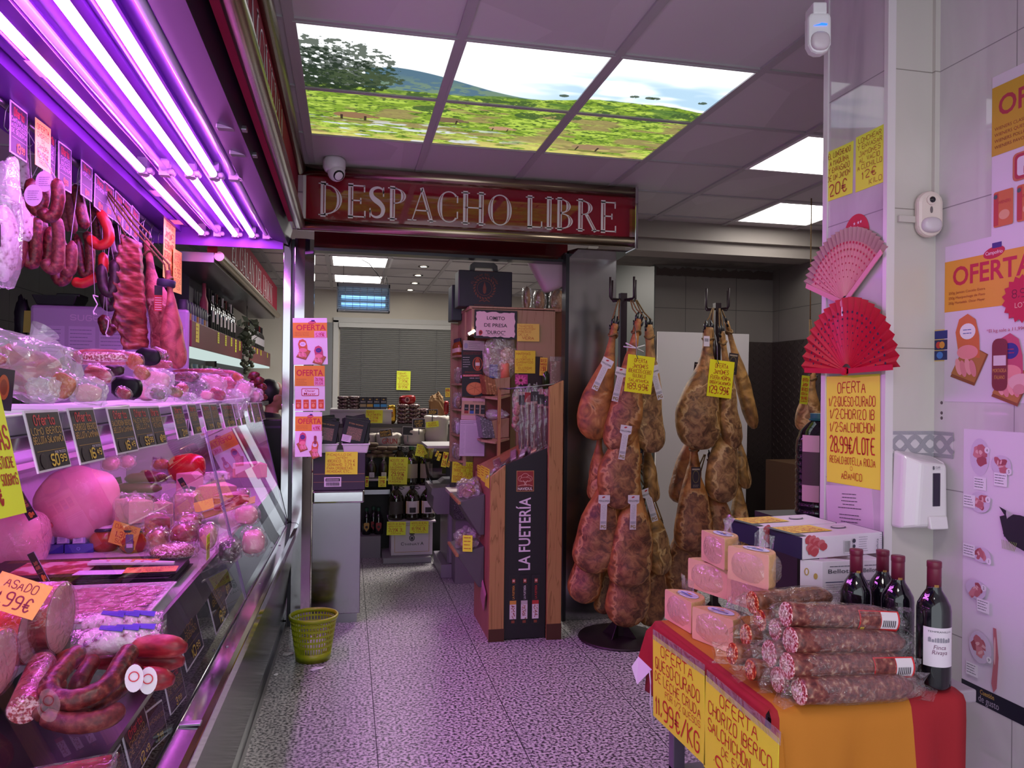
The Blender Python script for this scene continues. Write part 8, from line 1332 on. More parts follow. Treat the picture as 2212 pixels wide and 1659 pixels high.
# HAM STANDS
iron=mat('dark_painted_iron',hexc('2c1f24'),.45,.3)
def ham_stand(label,x,y,top,disc=True):
 r=thing('ham_stand',label,'stand',(x,y,0),'upright ham stands');b=B();b.smooth=False;b.lathe([(.001,0),(.245,0),(.25,.006),(.245,.014),(.001,.016)],(x,y,0),48);b.build('base_disc',iron,r)
 b=B();b.box((x-.02,y-.02,.016),(x+.02,y+.02,top));b.build('pole',iron,r)
 for k in range(4):a=PI/4+k*PI/2;d=Vector((math.cos(a),math.sin(a),0));b=B();b.slab([Vector((x,y,.016))+d*.02,Vector((x,y,.016))+d*.11,Vector((x,y,.12))+d*.02],Vector((-d.y,d.x,0))*.004);b.build('gusset',iron,r)
 for z in(top-.04,):
  for k in range(4):
   a=k*PI/2+.35;d=Vector((math.cos(a),math.sin(a),0));P_=[Vector((x,y,z))+d*.015,Vector((x,y,z))+d*.09,Vector((x,y,z))+d*.10+Vector((0,0,.012)),Vector((x,y,z))+d*.10+Vector((0,0,.13))];b=B();b.smooth=True;b.tube(P_,.007,8);b.build('hook',iron,r)
 return r
HX1,HY1=1.625,4.36;s1t=at(1352,634,1,HY1).z;ham_stand('dark iron ham stand on a round foot, nearer one beside the steel panel',HX1,HY1,s1t)
p2=at(1549,655,1,4.62);HX2,HY2=p2.x,4.62;ham_stand('dark iron ham stand farther back, in front of the pale panel',HX2,HY2,p2.z)
fergo=ink('#d5cbd2')
def ham_band(root,px,py,y,ang=0.0,wpx=26,hpx=75,n=(0,-1,0),dark=False):
 """printed T-shaped maker's tag around the shank, hanging down the ham"""
 c=at(px,py,1,y);w=px2m(wpx,c);h=px2m(hpx,c);u=Vector((math.cos(ang),0,math.sin(ang)));v=Vector((-math.sin(ang),0,math.cos(ang)))
 if dark:q=Print(c-u*w/2-v*h/2,u,v,.0004,0);q.rect(0,0,w,h,'#2a2028');q.ell(w/2,h*.55,w*.36,h*.3,'#6a5a3a');q.ell(w/2,h*.55,w*.30,h*.26,'#2a2028');q.rect(w*.1,h*.86,w*.9,h*.93,'#9a8a7a');q.lines(w*.2,h*.15,w*.8,2,h*.07,h*.03,'#9a8a7a');return q.build('maker_tag',root)
 q=Print(c-u*w/2-v*h/2,u,v,.0004,0);q.poly([(w*.22,0),(w*.78,0),(w*.78,h*.72),(w*1.0,h*.76),(w*1.0,h*.98),(0,h*.98),(0,h*.76),(w*.22,h*.72)],'#d5cbd2');q.ell(w*.45,h*.92,w*.14,h*.022,'#b8303a',.3);q.text('FERGOMER',w*.5,h*.79,h*.05,'#2a2830',width=w*.9);q.rect(w*.25,h*.17,w*.75,h*.24,'#b9b2bc');q.lines(w*.27,h*.22,w*.73,3,h*.022,h*.008,'#6a6470')
 q._c('#c2b8c2');printed(q.b,'FERGO',0,0,w*.34,(q.P(w*.66,h*.32),v,-u,q.N*.0004),'l',h*.38);q.text('PG',w*.5,h*.04,h*.09,'#8a6a24',width=w*.42,bold=.03);return q.build('maker_tag',root)
g1,g2='hams on the nearer stand','hams on the farther stand'
H1=[('pale ham at the left of the top ring, white tag on its shank',(1328,700),(1285,952),74,-.06,(-.25,-1,0),0.35,ham_m,(1300,808,-.45)),('long ham at the centre of the top ring with dark lower tip',(1380,690),(1322,974),76,-.14,(-.5,-1,0),.75,ham_m,(1336,830,-.22)),('broad ham at the right of the top ring',(1402,702),(1413,978),84,-.08,(.3,-1,0),.95,ham_pale,(1418,826,.28)),('ham at the back of the top ring, mostly hidden',(1342,702),(1352,900),56,.12,(0,-1,0),.5,ham_m,None),('small-looking ham second from the top at the left',(1302,930),(1285,1083),54,-.02,(-.8,-.6,0),.6,ham_m,None),('glossy orange-edged ham in the middle of the second ring',(1366,915),(1330,1100),92,-.17,(-.2,-1,0),.85,ham_m,(1348,955,-.15)),('slim ham at the right of the second ring',(1400,955),(1414,1085),50,-.02,(.8,-.6,0),.4,ham_pale,(1405,1090,.3)),('big dark ham at the left of the third ring, white tag on its front',(1315,1060),(1268,1237),100,-.12,(-.35,-1,0),1.0,ham_m,(1304,1106,-.03)),('big dark ham at the centre of the third ring, white tag on its front',(1374,1060),(1345,1268),100,-.20,(-.1,-1,0),1.0,ham_m,(1368,1106,-.02)),('ham at the right of the third ring with rippled pale edge',(1408,1060),(1430,1242),66,-.03,(.6,-.8,0),.7,ham_pale,None),('lowest ham at the far left',(1298,1165),(1254,1303),74,-.02,(-.5,-1,0),1.0,ham_m,None),('lowest ham at the centre, almost touching the round foot',(1374,1180),(1346,1355),100,-.12,(-.1,-1,0),1.0,ham_m,None),('lowest ham at the right',(1424,1195),(1402,1353),74,.02,(.3,-1,0),1.0,ham_m,None),('dark ham peeping between the lowest left and centre ones',(1322,1200),(1300,1326),52,.06,(0,-1,0),1.0,ham_m,None)]
H2=[('broad wrinkled ham at the front of the far stand, barcode on its hoof',(1531,708),(1517,972),104,-.15,(-.05,-1,0),1.0,ham_pale,None),('ham hidden behind the broad wrinkled one',(1535,722),(1484,905),56,.05,(-.7,-.7,0),.3,ham_pale,(1508,806,-.1)),('narrow ham with pale stripes at the centre right of the far stand',(1559,716),(1590,970),58,-.12,(.4,-1,0),.8,ham_pale,None),('smooth orange ham swinging out to the right of the far stand',(1569,694),(1630,927),50,-.04,(.9,-.5,0),.0,ham_pale,(1583,786,-.1)),('smooth ham at the left of the second ring of the far stand',(1502,935),(1464,1087),66,.0,(-.6,-.8,0),.2,ham_m,None),('pale rumpled ham at the centre of the second ring of the far stand',(1578,925),(1557,1086),80,-.14,(.1,-1,0),.9,ham_pale,None),('small ham at the right of the second ring of the far stand',(1600,930),(1613,1056),40,.0,(.7,-.7,0),.5,ham_pale,None),('dark ham with black oval tag on its shank, third ring of the far stand',(1507,965),(1488,1192),84,-.16,(-.1,-1,0),.95,ham_m,(1503,1032,0)),('ham at the centre of the third ring of the far stand, above the cheeses',(1546,1050),(1550,1205),74,-.1,(0,-1,0),.8,ham_m,None),('ham at the right of the third ring of the far stand',(1602,1035),(1598,1185),56,-.05,(.4,-1,0),.6,ham_pale,None),('lowest ham of the far stand, dark behind the cheeses',(1492,1150),(1472,1292),84,-.08,(-.2,-1,0),1.0,ham_m,None)]
for lst,hx,hy,zt,gq in((H1,HX1,HY1,s1t,g1),(H2,HX2,HY2,p2.z,g2)):
 for i,(lb,tpx,bpx,w,dy,fc,cut,mt,tg)in enumerate(lst):
  y=hy+dy;top,bot=at(*tpx,1,y+.03),at(*bpx,1,y);top=top if tpx[1]<800 else bot+(top-bot).normalized()*max((top-bot).length,px2m(w,bot)*2.9)+Vector((0,.05,0));ring_z=zt-.04 if tpx[1]<800 else zt-.55 if tpx[1]<1000 else zt-1.0;ring_z=max(ring_z,top.z+.02);ww=px2m(w,bot)
  rt=leg('cured_ham',lb,'ham',top,bot,ww,mt,fc,cut,random.Random(i).uniform(-.25,.25),i*3+(hx>2)*40,True,gq,.62,(hx+(top.x-hx)*.5,hy+(top.y-hy)*.5,ring_z))
  if tg:ham_band(rt,tg[0],tg[1],y-ww*.34,tg[2],26 if hx<2 else 22,76 if hx<2 else 46,dark=hx>2)
  if i==0 and hx>2:q=Print(at(1520,748,1,y-.05),(1,0,0),(0,0,1));q.rect(0,0,.04,.065,'#d0c4cc');[q.rect(.006+.003*k,.03,.0075+.003*k,.05,'#3a3640')for k in range(9)];q.build('barcode_tag',rt)
b=B();b.smooth=True;c=at(1372,752,1,4.13);b.tube([c+Vector((-.06,.03,.01)),c,c+Vector((.07,.03,.02))],.004,6);b.tube([c+Vector((-.05,.02,.03)),c+Vector((.06,.02,-.02))],.004,6);tag(b.build('cable_tie',ink('#cfc8cc')),'crossed white ties on the shanks above the 189,99 note','tie')
note('yellow ham note with price 189,99 on the nearer stand',(1349,764),(1407,772),(1348,845),(1,4.10),[('OFERTA',1.1,.55),('JAMONES',1.1,.65),('IBERICOS-CEBO',1,.95),('GUIJUELO',.9,.55),('SALAMANCA',.9,.85),('189,99€',1.6,.9)],'yellow ham notes on the stands','#e6e01a')
note('yellow ham note with price 129,99 on the farther stand',(1524,775),(1577,782),(1526,855),(1,4.40),[('OFERTA',1.1,.6),('JAMONES',1.1,.7),('FUERA NORMA',1,.92),('ORIGEN SALAMANCA',.8,.95),('129,99€',1.8,.95)],'yellow ham notes on the stands','#e6e01a')
for px,py,y,nm in((1374,764,4.095,'bent wire hook through the yellow note of the nearer ham stand'),(1549,776,4.395,'bent wire hook through the yellow note of the farther ham stand')):c=at(px,py,1,y);b=B();b.smooth=True;b.tube([c+Vector((.01,-.004,-.03)),c+Vector((0,-.004,-.005)),c+Vector((0,.0,.08)),c+Vector((.008,.05,.17))],.0025,6);tag(b.build('wire_hook',dull_steel),nm,'hook')
t0,b0=at(1757,806,1,4.4),at(1742,935,1,4.4);leg('cured_ham','ham half hidden behind the column with a lime tag','ham',t0,b0,.17,ham_pale,(-.3,-1,0),.6,0,77,True,None,.62,(t0.x,4.44,t0.z+.35))
b=B();b.smooth=True;b.tube([(t0.x,4.44,t0.z+.35),(t0.x,4.44,CEIL)],.004,6);b.build('cord',rope_m,bpy.data.objects[[o.name for o in COL.objects if o.name.startswith('cured_ham')][-1]])
note('lime note on the ham half hidden behind the column',(1736,811),(1753,813),(1727,872),(1,4.335),[('OFERTA',1,.8),('JAMON',1,.8),('IBERICO',1,.9),('BODEGA',.8,.9),('29,99',1.4,.9)],'yellow ham notes on the stands','#b8bc1e')
DY=2.55;c=at(1752,1115,1,DY);r=thing('wine_jug','large ribbed dark plastic wine jug with teal cap behind the column','jug',(c.x+.03,DY,c.z));R=px2m(48,c);Hj=px2m(222,c);b=B();b.smooth=True;prof=[(.001,0),(R*.9,0),(R,.01)]
for i in range(9):z=.02+i*Hj*.065;prof+=[(R,z),(R*.965,z+Hj*.02),(R,z+Hj*.045)]
prof+=[(R,Hj*.66),(R*.96,Hj*.74),(R*.8,Hj*.83),(R*.5,Hj*.90),(R*.34,Hj*.93),(R*.34,Hj*.97)];b.lathe(prof,(c.x+.03,DY,c.z),32);b.build('jug_body',mat('dark_wine_plastic',hexc('0e0612'),.08,coat=.6),r);b=B();b.lathe([(R*.42,Hj*.93),(R*.44,Hj*.945),(R*.38,Hj*.95),(R*.38,Hj),(.001,Hj)],(c.x+.03,DY,c.z),20);b.build('cap',mat('teal_cap',hexc('1f6a62'),.4),r)
b=B();b.smooth=True;n=10
for m_,(z0,z1)in enumerate(((.06,.30),(.12,.24))):b.m=m_;b.add([(c.x+.03+(R+.002+.001*m_)*math.cos(a),DY+(R+.002+.001*m_)*math.sin(a),c.z+z*Hj/.34)for z in(z0*.9,z1*.9)for a in[PI+.25+.75*i/n for i in range(n+1)]],[[i,i+1,n+2+i,n+1+i]for i in range(n)])
b.build('label',[ink('#c8a8a8'),ink('#4a3a3a')],r)
b=B();b.box((c.x-.14,DY-.13,0),(c.x+.22,DY+.16,c.z-.001));tag(b.build('pedestal',mat('dark_pedestal',hexc('2a2326'),.6)),'dark block under the wine jug behind the column','stand')
# OFFER TABLE AT THE RIGHT
TZ=.82;tx0,tx1,tyn,tyf=.895,1.425,1.475,2.09
r=thing('offer_table','small grey metal table under the red and yellow flag','table',((tx0+tx1)/2,1.78,0));lilm=mat('grey_violet_metal',hexc('6a6070'),.4,.2)
b=B();b.box((tx0+.01,tyn+.01,TZ-.03),(tx1,tyf,TZ));b.build('tabletop',mat('grey_table_edge',hexc('9a8c9a'),.5),r,bevel=.004)
for x in(tx0+.03,tx1-.05):
 for y in(tyn+.03,tyf-.06):b=B();b.box((x,y,0),(x+.035,y+.035,TZ-.03));b.build('leg',lilm,r,bevel=.002)
b=B();b.box((tx0+.03,tyn+.03,.40),(tx1-.03,tyf-.03,.415));b.build('lower_shelf',lilm,r)
redc=mat('red_flag_cloth',hexc('98101e'),.8,bump=.1,bump_scale=300);yelc=mat('golden_flag_cloth',hexc('b87018'),.8,bump=.1,bump_scale=300);whc=mat('white_hem',hexc('d8c8dc'),.8)
def stripe(x):return 0 if x<.908 else 1 if x<1.232 else 0
vs,fs,ms=[],[],[];xs=[tx0-.006]+[.908]+list(np.linspace(.93,1.215,12))+[1.232]+list(np.linspace(1.25,1.375,6));nx=len(xs)
prof=[(tyf,0)]+[(y,0)for y in np.linspace(2.0,tyn+.02,8)]+[(tyn-.004,-.006),(tyn-.012,-.02)]+[(tyn-.014,-z)for z in np.linspace(.06,.42,9)]
for j,(y,dz)in enumerate(prof):
 for x in xs:
  d=max(0,-dz-.02);w_=.020*math.sin(x*26+1.0)*min(1,d*5)+.012*math.sin(x*61)*min(1,d*4);vs.append((x-.02*(x-1.1)*d*2,y-w_-d*.04,TZ+.004+dz+.0015*noise.noise(Vector((x*14,y*14,0)))))
for j in range(len(prof)-1):
 for i in range(nx-1):fs.append([j*nx+i,j*nx+i+1,(j+1)*nx+i+1,(j+1)*nx+i]);ms.append(stripe((xs[i]+xs[i+1])/2))
o=len(vs);ys=list(np.linspace(tyf,tyn-.004,14));zs=[0,-.012,-.04,-.09,-.15,-.20]
for j,dz in enumerate(zs):
 for y in ys:
  d=-dz;w_=.012*math.sin(y*31)*min(1,d*6);vs.append((tx0-.006-(.008 if dz<-.01 else 0)-w_-d*.05,y,TZ+.004+dz))
ny=len(ys)
for j in range(len(zs)-1):
 for i in range(ny-1):fs.append([o+j*ny+i,o+j*ny+i+1,o+(j+1)*ny+i+1,o+(j+1)*ny+i]);ms.append(0)
b=B();b.v=vs;b.f=fs;b.mi=ms;b.sm=[True]*len(fs);fl_=b.build('flag_cloth',[redc,yelc],None);tag(fl_,'red and golden yellow flag draped over the offer table','flag');md=fl_.modifiers.new('cloth','SOLIDIFY');md.thickness=.0012
b=B();A=Vector((tx0-.012,tyf-.03,TZ));P_=[at(1412,1347,0,tx0-.01),at(1405,1420,0,tx0-.025),at(1400,1458,0,tx0-.03),at(1372,1478,0,tx0-.05),at(1366,1440,0,tx0-.055),at(1390,1380,0,tx0-.03)]
q0=at(1415,1345,1,2.075);cpts=[(1412,1346),(1411,1400),(1409,1440),(1398,1380),(1386,1400),(1380,1428)]
tri=[at(1414,1346,1,2.08),at(1411,1415,1,2.06),at(1408,1446,1,2.06),at(1379,1418,1,2.12),at(1396,1362,1,2.10)];b.add(tri,[[0,1,2,3,4]]);hem=[at(1379,1418,1,2.12),at(1408,1446,1,2.06),at(1376,1479,1,2.10),at(1364,1440,1,2.13)];b.m=1;b.add(hem,[[0,1,2,3]]);ob=b.build('hanging_corner',[redc,whc],fl_);md=ob.modifiers.new('cloth','SOLIDIFY');md.thickness=.0012
b=B();b.smooth=True;b.tube([at(1403,1448,1,2.06),at(1406,1480,1,2.06),at(1405,1520,1,2.05),at(1412,1562,1,2.05)],.0022,6);b.build('cord',whc,fl_)
b=B();fx_=tx0-.022;b.add([(fx_,tyn+.10,TZ-.10),(fx_-.004,tyn+.0,TZ-.03),(tx0+.02,tyn-.016,TZ-.05),(tx0+.03,tyn-.03,TZ-.24),(fx_-.01,tyn+.03,TZ-.26)],[[0,1,2,3,4]]);ob=b.build('corner_fold',yelc,fl_);md=ob.modifiers.new('cloth','SOLIDIFY');md.thickness=.0012
NX=tx0-.035
def big_note(label,tl,tr,bl,lines,bottomw=None):
 O,U,V,w,h=pt4(tl,tr,bl,(0,NX));root,p=sheet('price_note',label,'price note',O,U,V,w,h,'#e6ee34',group='big yellow offer notes');handlines(p,lines,w,h,'#c0281c',.11,.03);p.build('lettering',root);b=B();b.obox(O+V.normalized()*(h+.004)+U.normalized()*w/2+Vector((-.002,0,0)),U.normalized()*w*.5,V.normalized()*.014,Vector((.0006,0,0)));b.build('tape',film_m,root);return root
big_note('big yellow note offering QUESO CURADO at 11,99, left one on the table side',(1412,1372),(1524,1452),(1411,1545),[('OFERTA',1,.72),('QUESO-CURADO',1.05,.98),('DE LECHE CRUDA',.85,1.0),('POR 1/2 QUESOS',.55,.75,'r'),('11,99€/KG',1.7,.98)])
big_note('big yellow note offering CHORIZO IBERICO and SALCHICHON, right one on the table side',(1528,1462),(1688,1600),(1520,1655),[('OFERTA',1,.6),('CHORIZO IBERICO',1,.98),('SALCHICHON',1,.7,'l'),('DE EXTRA',.7,.5),('9,99€',1.5,.7)])
cheese_c=mat('cheese_cut_paste',hexc('e8b698'),.45,noise_amt=.10,noise_scale=14,bump=.25,bump_scale=24);rind_m=mat('cheese_rind',hexc('d6a676'),.6,noise_amt=.15,noise_scale=60,bump=.4,bump_scale=140)
def half_cheese(label,pa,pb,z,h,seed):
 A,Bv=at(*pa,2,z),at(*pb,2,z);A.z=Bv.z=z;d=(Bv-A);D=d.length;d.normalize();bk=Vector((-d.y,d.x,0));bk=bk if bk.y>0 else-bk;c=(A+Bv)/2;r_=thing('half_cheese',label,'cheese',c,'vacuum-packed half cheeses');R=D/2;n=20
 prof=[(.965,0),(.985,.02),(1.0,.08),(1.0,.92),(.985,.98),(.965,1.0)];vs=[];b=B();b.smooth=True
 for k,z_ in prof:
  for i in range(n+1):a=PI*i/n;vs.append(c+d*math.cos(a)*R*k+bk*math.sin(a)*R*k*1.0+Vector((0,0,z_*h)))
 W_=n+1;b.add(vs,[[j*W_+i,j*W_+i+1,(j+1)*W_+i+1,(j+1)*W_+i]for j in range(len(prof)-1)for i in range(n)]);b.smooth=False;b.add([vs[i]for i in range(W_)],[list(range(W_))[::-1]]);b.add([vs[5*W_+i]for i in range(W_)],[list(range(W_))]);b.build('rind',rind_m,r_)
 b=B();f_=[vs[j*W_]for j in range(6)]+[vs[j*W_+n]for j in range(5,-1,-1)];b.slab(f_,bk*-.002);b.build('cut_face',cheese_c,r_)
 b=B();b.smooth=False;crinkle(b,c+bk*R*.42+Vector((0,0,h*.5)),d*R*1.02,bk*R*.60,Vector((0,0,h*.535)),seed,.045,26,16)
 rn=random.Random(seed);t0=c+bk*R*.7+Vector((0,0,h))+d*R*rn.uniform(-.6,.3);m_=7;P0=[t0+d*(R*.9*(i/m_-.5))+Vector((0,0,.0))for i in range(m_+1)];P1=[p+Vector((rn.uniform(-.012,.012),rn.uniform(-.01,.01),.030+rn.uniform(0,.022)))+bk*rn.uniform(-.01,.02)for p in P0];b.add(P0+P1,[[i,i+1,m_+2+i,m_+1+i]for i in range(m_)]);b.build('vacuum_bag',film('cheese_bag',.07,.4,bump=.8,scale=40,rough=.1),r_)
 b=B();b.smooth=False;o_=c+bk*R*.42+Vector((0,0,h+.0012));b.disc(o_,d*R*.6,bk*R*.3,24,(0,0,.0006));b.build('top_label',ink('#c8c4e0'),r_);q=Print(o_+Vector((0,0,.0008))-d*R*.4-bk*R*.12,d,bk);q.rect(0,R*.02,R*.8,R*.10,'#5a68b8');q.ell(R*.4,R*.2,R*.1,R*.05,'#d08a4a');q.build('label_print',r_)
 return r_
for i,(lb,pa,pb,z)in enumerate((('half cheese at the lower left corner of the heap, cut face to the left',(1437,1335),(1494,1369),TZ+.006),('half cheese at the bottom right of the heap beside the chorizos',(1496,1378),(1584,1413),TZ+.006),('half cheese at the left of the middle layer',(1487,1267),(1571,1296),TZ+.097),('half cheese at the right of the middle layer, half behind the chorizo',(1571,1300),(1655,1326),TZ+.097),('small-looking half cheese on top at the left',(1516,1208),(1566,1232),TZ+.188),('half cheese on top at the right, largest clear face',(1573,1249),(1661,1275),TZ+.188))):half_cheese(lb,pa,pb,z,.086,i+1)
salch=speck('salchichon_skin',[(.30,hexc('4a1c1c')),(.46,hexc('6e3430')),(.58,hexc('84483e')),(.70,hexc('b08870'))],75,.4,interp='LINEAR',bump=.3);chor=speck('iberian_chorizo_skin',[(.30,hexc('4a2414')),(.5,hexc('74402a')),(.66,hexc('946048'))],45,.45,interp='LINEAR',bump=.35)
lab_red=ink('#c8242a')
def bag_sausage(label,pa,pb,ya,yb,r,skin,face,lab=None,seed=1,group='half sausages in clear bags'):
 A,Bv=at(*pa,1,ya),at(*pb,1,yb);ax=(Bv-A);L_=ax.length;ax.normalize();t=thing('half_sausage',label,'sausage',((A.x+Bv.x)/2,(A.y+Bv.y)/2,min(A.z,Bv.z)-r),group);b=B();b.smooth=True;n=16
 path=[A+ax*L_*i/n+Vector((0,0,.003*noise.noise(Vector((i*.5,seed,0)))))for i in range(n+1)];R=[r*(1+.04*noise.noise(Vector((i*.6,seed*2,3))))*(1 if i<n-2 else[.9,.7,.35][i-n+2])for i in range(n+1)];b.tube(path,R,18);b.build('sausage_body',skin,t)
 b=B();b.smooth=False;b.lathe([(.001,.002),(r*.93,.001)],A-ax*.0015,24,-ax,caps=False);b.lathe([(r*.93,.001),(r*1.0,-.001)],A-ax*.0015,24,-ax,caps=False);b.build('cut_face',face,t)
 b=B();up=Vector((0,0,1));sd=ax.cross(up).normalized();crinkle(b,(A+Bv)/2+ax*.008,ax*(L_/2+.018),sd*r*1.12,up*r*1.10,seed+5,.05,24,30)
 for(P0,dr)in((A-ax*.012,-1),(Bv+ax*.006,1)):
  rn=random.Random(seed+dr);m_=8;c0=[P0+(sd*math.cos(a)+up*math.sin(a))*r*1.05 for a in[2*PI*i/m_ for i in range(m_)]];c1=[P0+ax*dr*rn.uniform(.018,.05)+(sd*math.cos(a)*.5+up*math.sin(a)*1.05)*r*rn.uniform(.5,1.25)-up*.006 for a in[2*PI*i/m_ for i in range(m_)]];b.add(c0+c1,[[i,(i+1)%m_,m_+(i+1)%m_,m_+i]for i in range(m_)])
 b.build('clear_bag',film('sausage_bag',.025,.3,bump=.8,scale=46,rough=.10),t)
 if lab:
  c=A+ax*L_*lab;f0=-_f;f0=(f0-ax*f0.dot(ax)).normalized();w2=ax.cross(f0);b=B();b.smooth=True;m_=6
  def patch(s0,s1,a0,a1,e,mi):b.m=mi;b.add([c+ax*s_+(f0*math.cos(a)+w2*math.sin(a)*(1 if w2.z>0 else-1))*(r*1.10+e)for s_ in(s0,s1)for a in[a0+(a1-a0)*i/m_ for i in range(m_+1)]],[[i,i+1,m_+2+i,m_+1+i]for i in range(m_)])
  patch(-.055,.05,-.75,.85,.001,0);patch(-.052,.0,-.6,.75,.0016,1);patch(.002,.045,-.5,.75,.0016,2);[patch(.006+.005*i,.0085+.005*i,-.35,.15,.002,3)for i in range(7)];patch(-.05,-.04,-.6,-.4,.002,4);b.build('label',[lab_red,salch,ink('#d8ccd4'),ink('#2a2630'),ink('#d8b82a')],t)
 return t
SQ=[('salchichon half in a clear bag, fourth and lowest in the front row',(1727,1492),(1968,1481),1.465,1.47,.0295,salch,salami_c,None),('salchichon half with red label, third in the front row',(1701,1439),(1955,1434),1.492,1.50,.0285,salch,salami_c,.83),('salchichon half without label, second in the front row',(1708,1384),(1950,1388),1.518,1.525,.0295,salch,salami_c,None),('salchichon half with red label on top of the front row',(1698,1327),(1928,1337),1.545,1.545,.0275,salch,salami_c,.80),('salchichon half behind, cut end showing beside the top one',(1675,1360),(1850,1362),1.585,1.59,.025,salch,salami_c,None),('salchichon half behind, cut end bulging between second and third',(1662,1412),(1860,1412),1.565,1.57,.030,salch,salami_c,None),('salchichon half behind, lowest cut end at the table corner',(1680,1468),(1870,1466),1.525,1.53,.0275,salch,salami_c,None),('brown chorizo half on top of the chorizo pile',(1626,1302),(1794,1289),1.69,1.70,.028,chor,chorizo_c,None),('brown chorizo half second from the top behind the salchichons',(1642,1340),(1770,1336),1.66,1.67,.026,chor,chorizo_c,None),('chorizo half with crumpled bag end, third from the top',(1612,1372),(1760,1380),1.67,1.675,.026,chor,chorizo_c,None),('chorizo half at the lower left beside the bottom cheese',(1582,1412),(1750,1428),1.63,1.635,.025,chor,chorizo_c,None),('chorizo half lowest, end near the right yellow note',(1622,1446),(1760,1458),1.575,1.58,.024,chor,chorizo_c,None)]
for i,(lb,pa,pb,ya,yb,r_,sk_,fc_,lab)in enumerate(SQ):bag_sausage(lb,pa,pb,ya,yb,r_,sk_,fc_,lab,i+1)
fincac='#d8ccd8'
def rioja(px,py,z,label,full):
 p=at(px,py,2,z)if full else at(px,py,2,TZ+.006+.3*z);x,y=p.x,p.y;t=thing('wine_bottle',label,'bottle',(x,y,TZ+.006),'red wine bottles with maroon capsules');kz=.96 if full else z;z=TZ+.006;r=.0365;b=B();b.smooth=True
 b.lathe([(.001,.004),(.03,0),(.0355,.004),(r,.012),(r,.186),(.0345,.198),(.026,.216),(.0165,.232),(.0145,.245),(.014,.296)],(x,y,z),32);b.build('glass',MATS['dark_wine_glass'],t);b=B();b.smooth=True;b.lathe([(.0152,.234),(.0150,.282),(.0150,.285),(.0158,.286),(.0158,.298),(.0150,.3),(.001,.3)],(x,y,z),24);b.build('capsule',mat('maroon_capsule',hexc('6a1c34'),.4),t)
 cd=Vector((-x,-y,0)).normalized();a0=math.atan2(cd.y,cd.x)+.35;n=14;b=B();b.smooth=True
 if full:
  b.add([(x+(r+.0006)*math.cos(a),y+(r+.0006)*math.sin(a),z+zz)for zz in(.058,.150)for a in[a0-.95+1.9*i/n for i in range(n+1)]],[[i,i+1,n+2+i,n+1+i]for i in range(n)]);b.build('label',ink(fincac),t)
  lb_=B()
  def wrap(B2):B2.v=[(x+(r+.0012)*math.cos(a0+u/r),y+(r+.0012)*math.sin(a0+u/r),z+v)for u,v,_ in B2.v]
  F=(Vector((0,0,0)),Vector((1,0,0)),Vector((0,1,0)),Vector((0,0,.001)))
  for txt,yy,hh,wd,cc in(('TEMPRANILLO',.139,.004,.05,'#4a4450'),('Finca',.100,.010,.026,'#7a4a6a'),('Rivaya',.088,.010,.032,'#7a4a6a')):
   B2=B();printed(B2,txt,.0,yy,hh,F,'c',wd,shear=.2 if hh>.005 else 0);wrap(B2);B2.build('label_lettering',ink(cc),t,smooth=False)
  B2=B();rn=random.Random(6);xx=-.024
  while xx<.024:w2=rn.uniform(.003,.007);h2=rn.uniform(.004,.011);B2.add([(xx,.116,0),(xx+w2,.116,0),(xx+w2,.116+h2,0),(xx+w2/2,.116+h2+.002,0),(xx,.116+h2,0)],[[0,1,2,3,4]]);xx+=w2+.0012
  wrap(B2);B2.build('village_print',ink('#8a8492'),t)
 q=B()
 for i in range(4):a=a0+.0+(i-1.5)*.16;q.add([(x+.0156*math.cos(a+e),y+.0156*math.sin(a+e),z+zz)for zz in(.240,.246)for e in(-.05,.05)],[[0,1,3,2]])
 q.build('gold_letters',ink('#b0843a'),t);t.scale=(1,1,kz);return t
rioja(2016,1482,TZ+.006,'wine bottle with white village label at the right front of the table',True);rioja(1850,1186,.945,'wine bottle with maroon capsule, leftmost of the three behind the sausages',False);rioja(1907,1188,.90,'wine bottle with maroon capsule, hindmost of the three behind the sausages',False);rioja(1940,1200,.935,'wine bottle with maroon capsule, right one of the three behind the sausages',False)
navy=ink('#1c2440');boxw=ink('#d8ccda')
zt=at(1906,1149,1,1.85).z;A=at(1734,1162,2,zt);Bv=at(1906,1149,2,zt);C_=at(1664,1140,2,zt);hb=.058
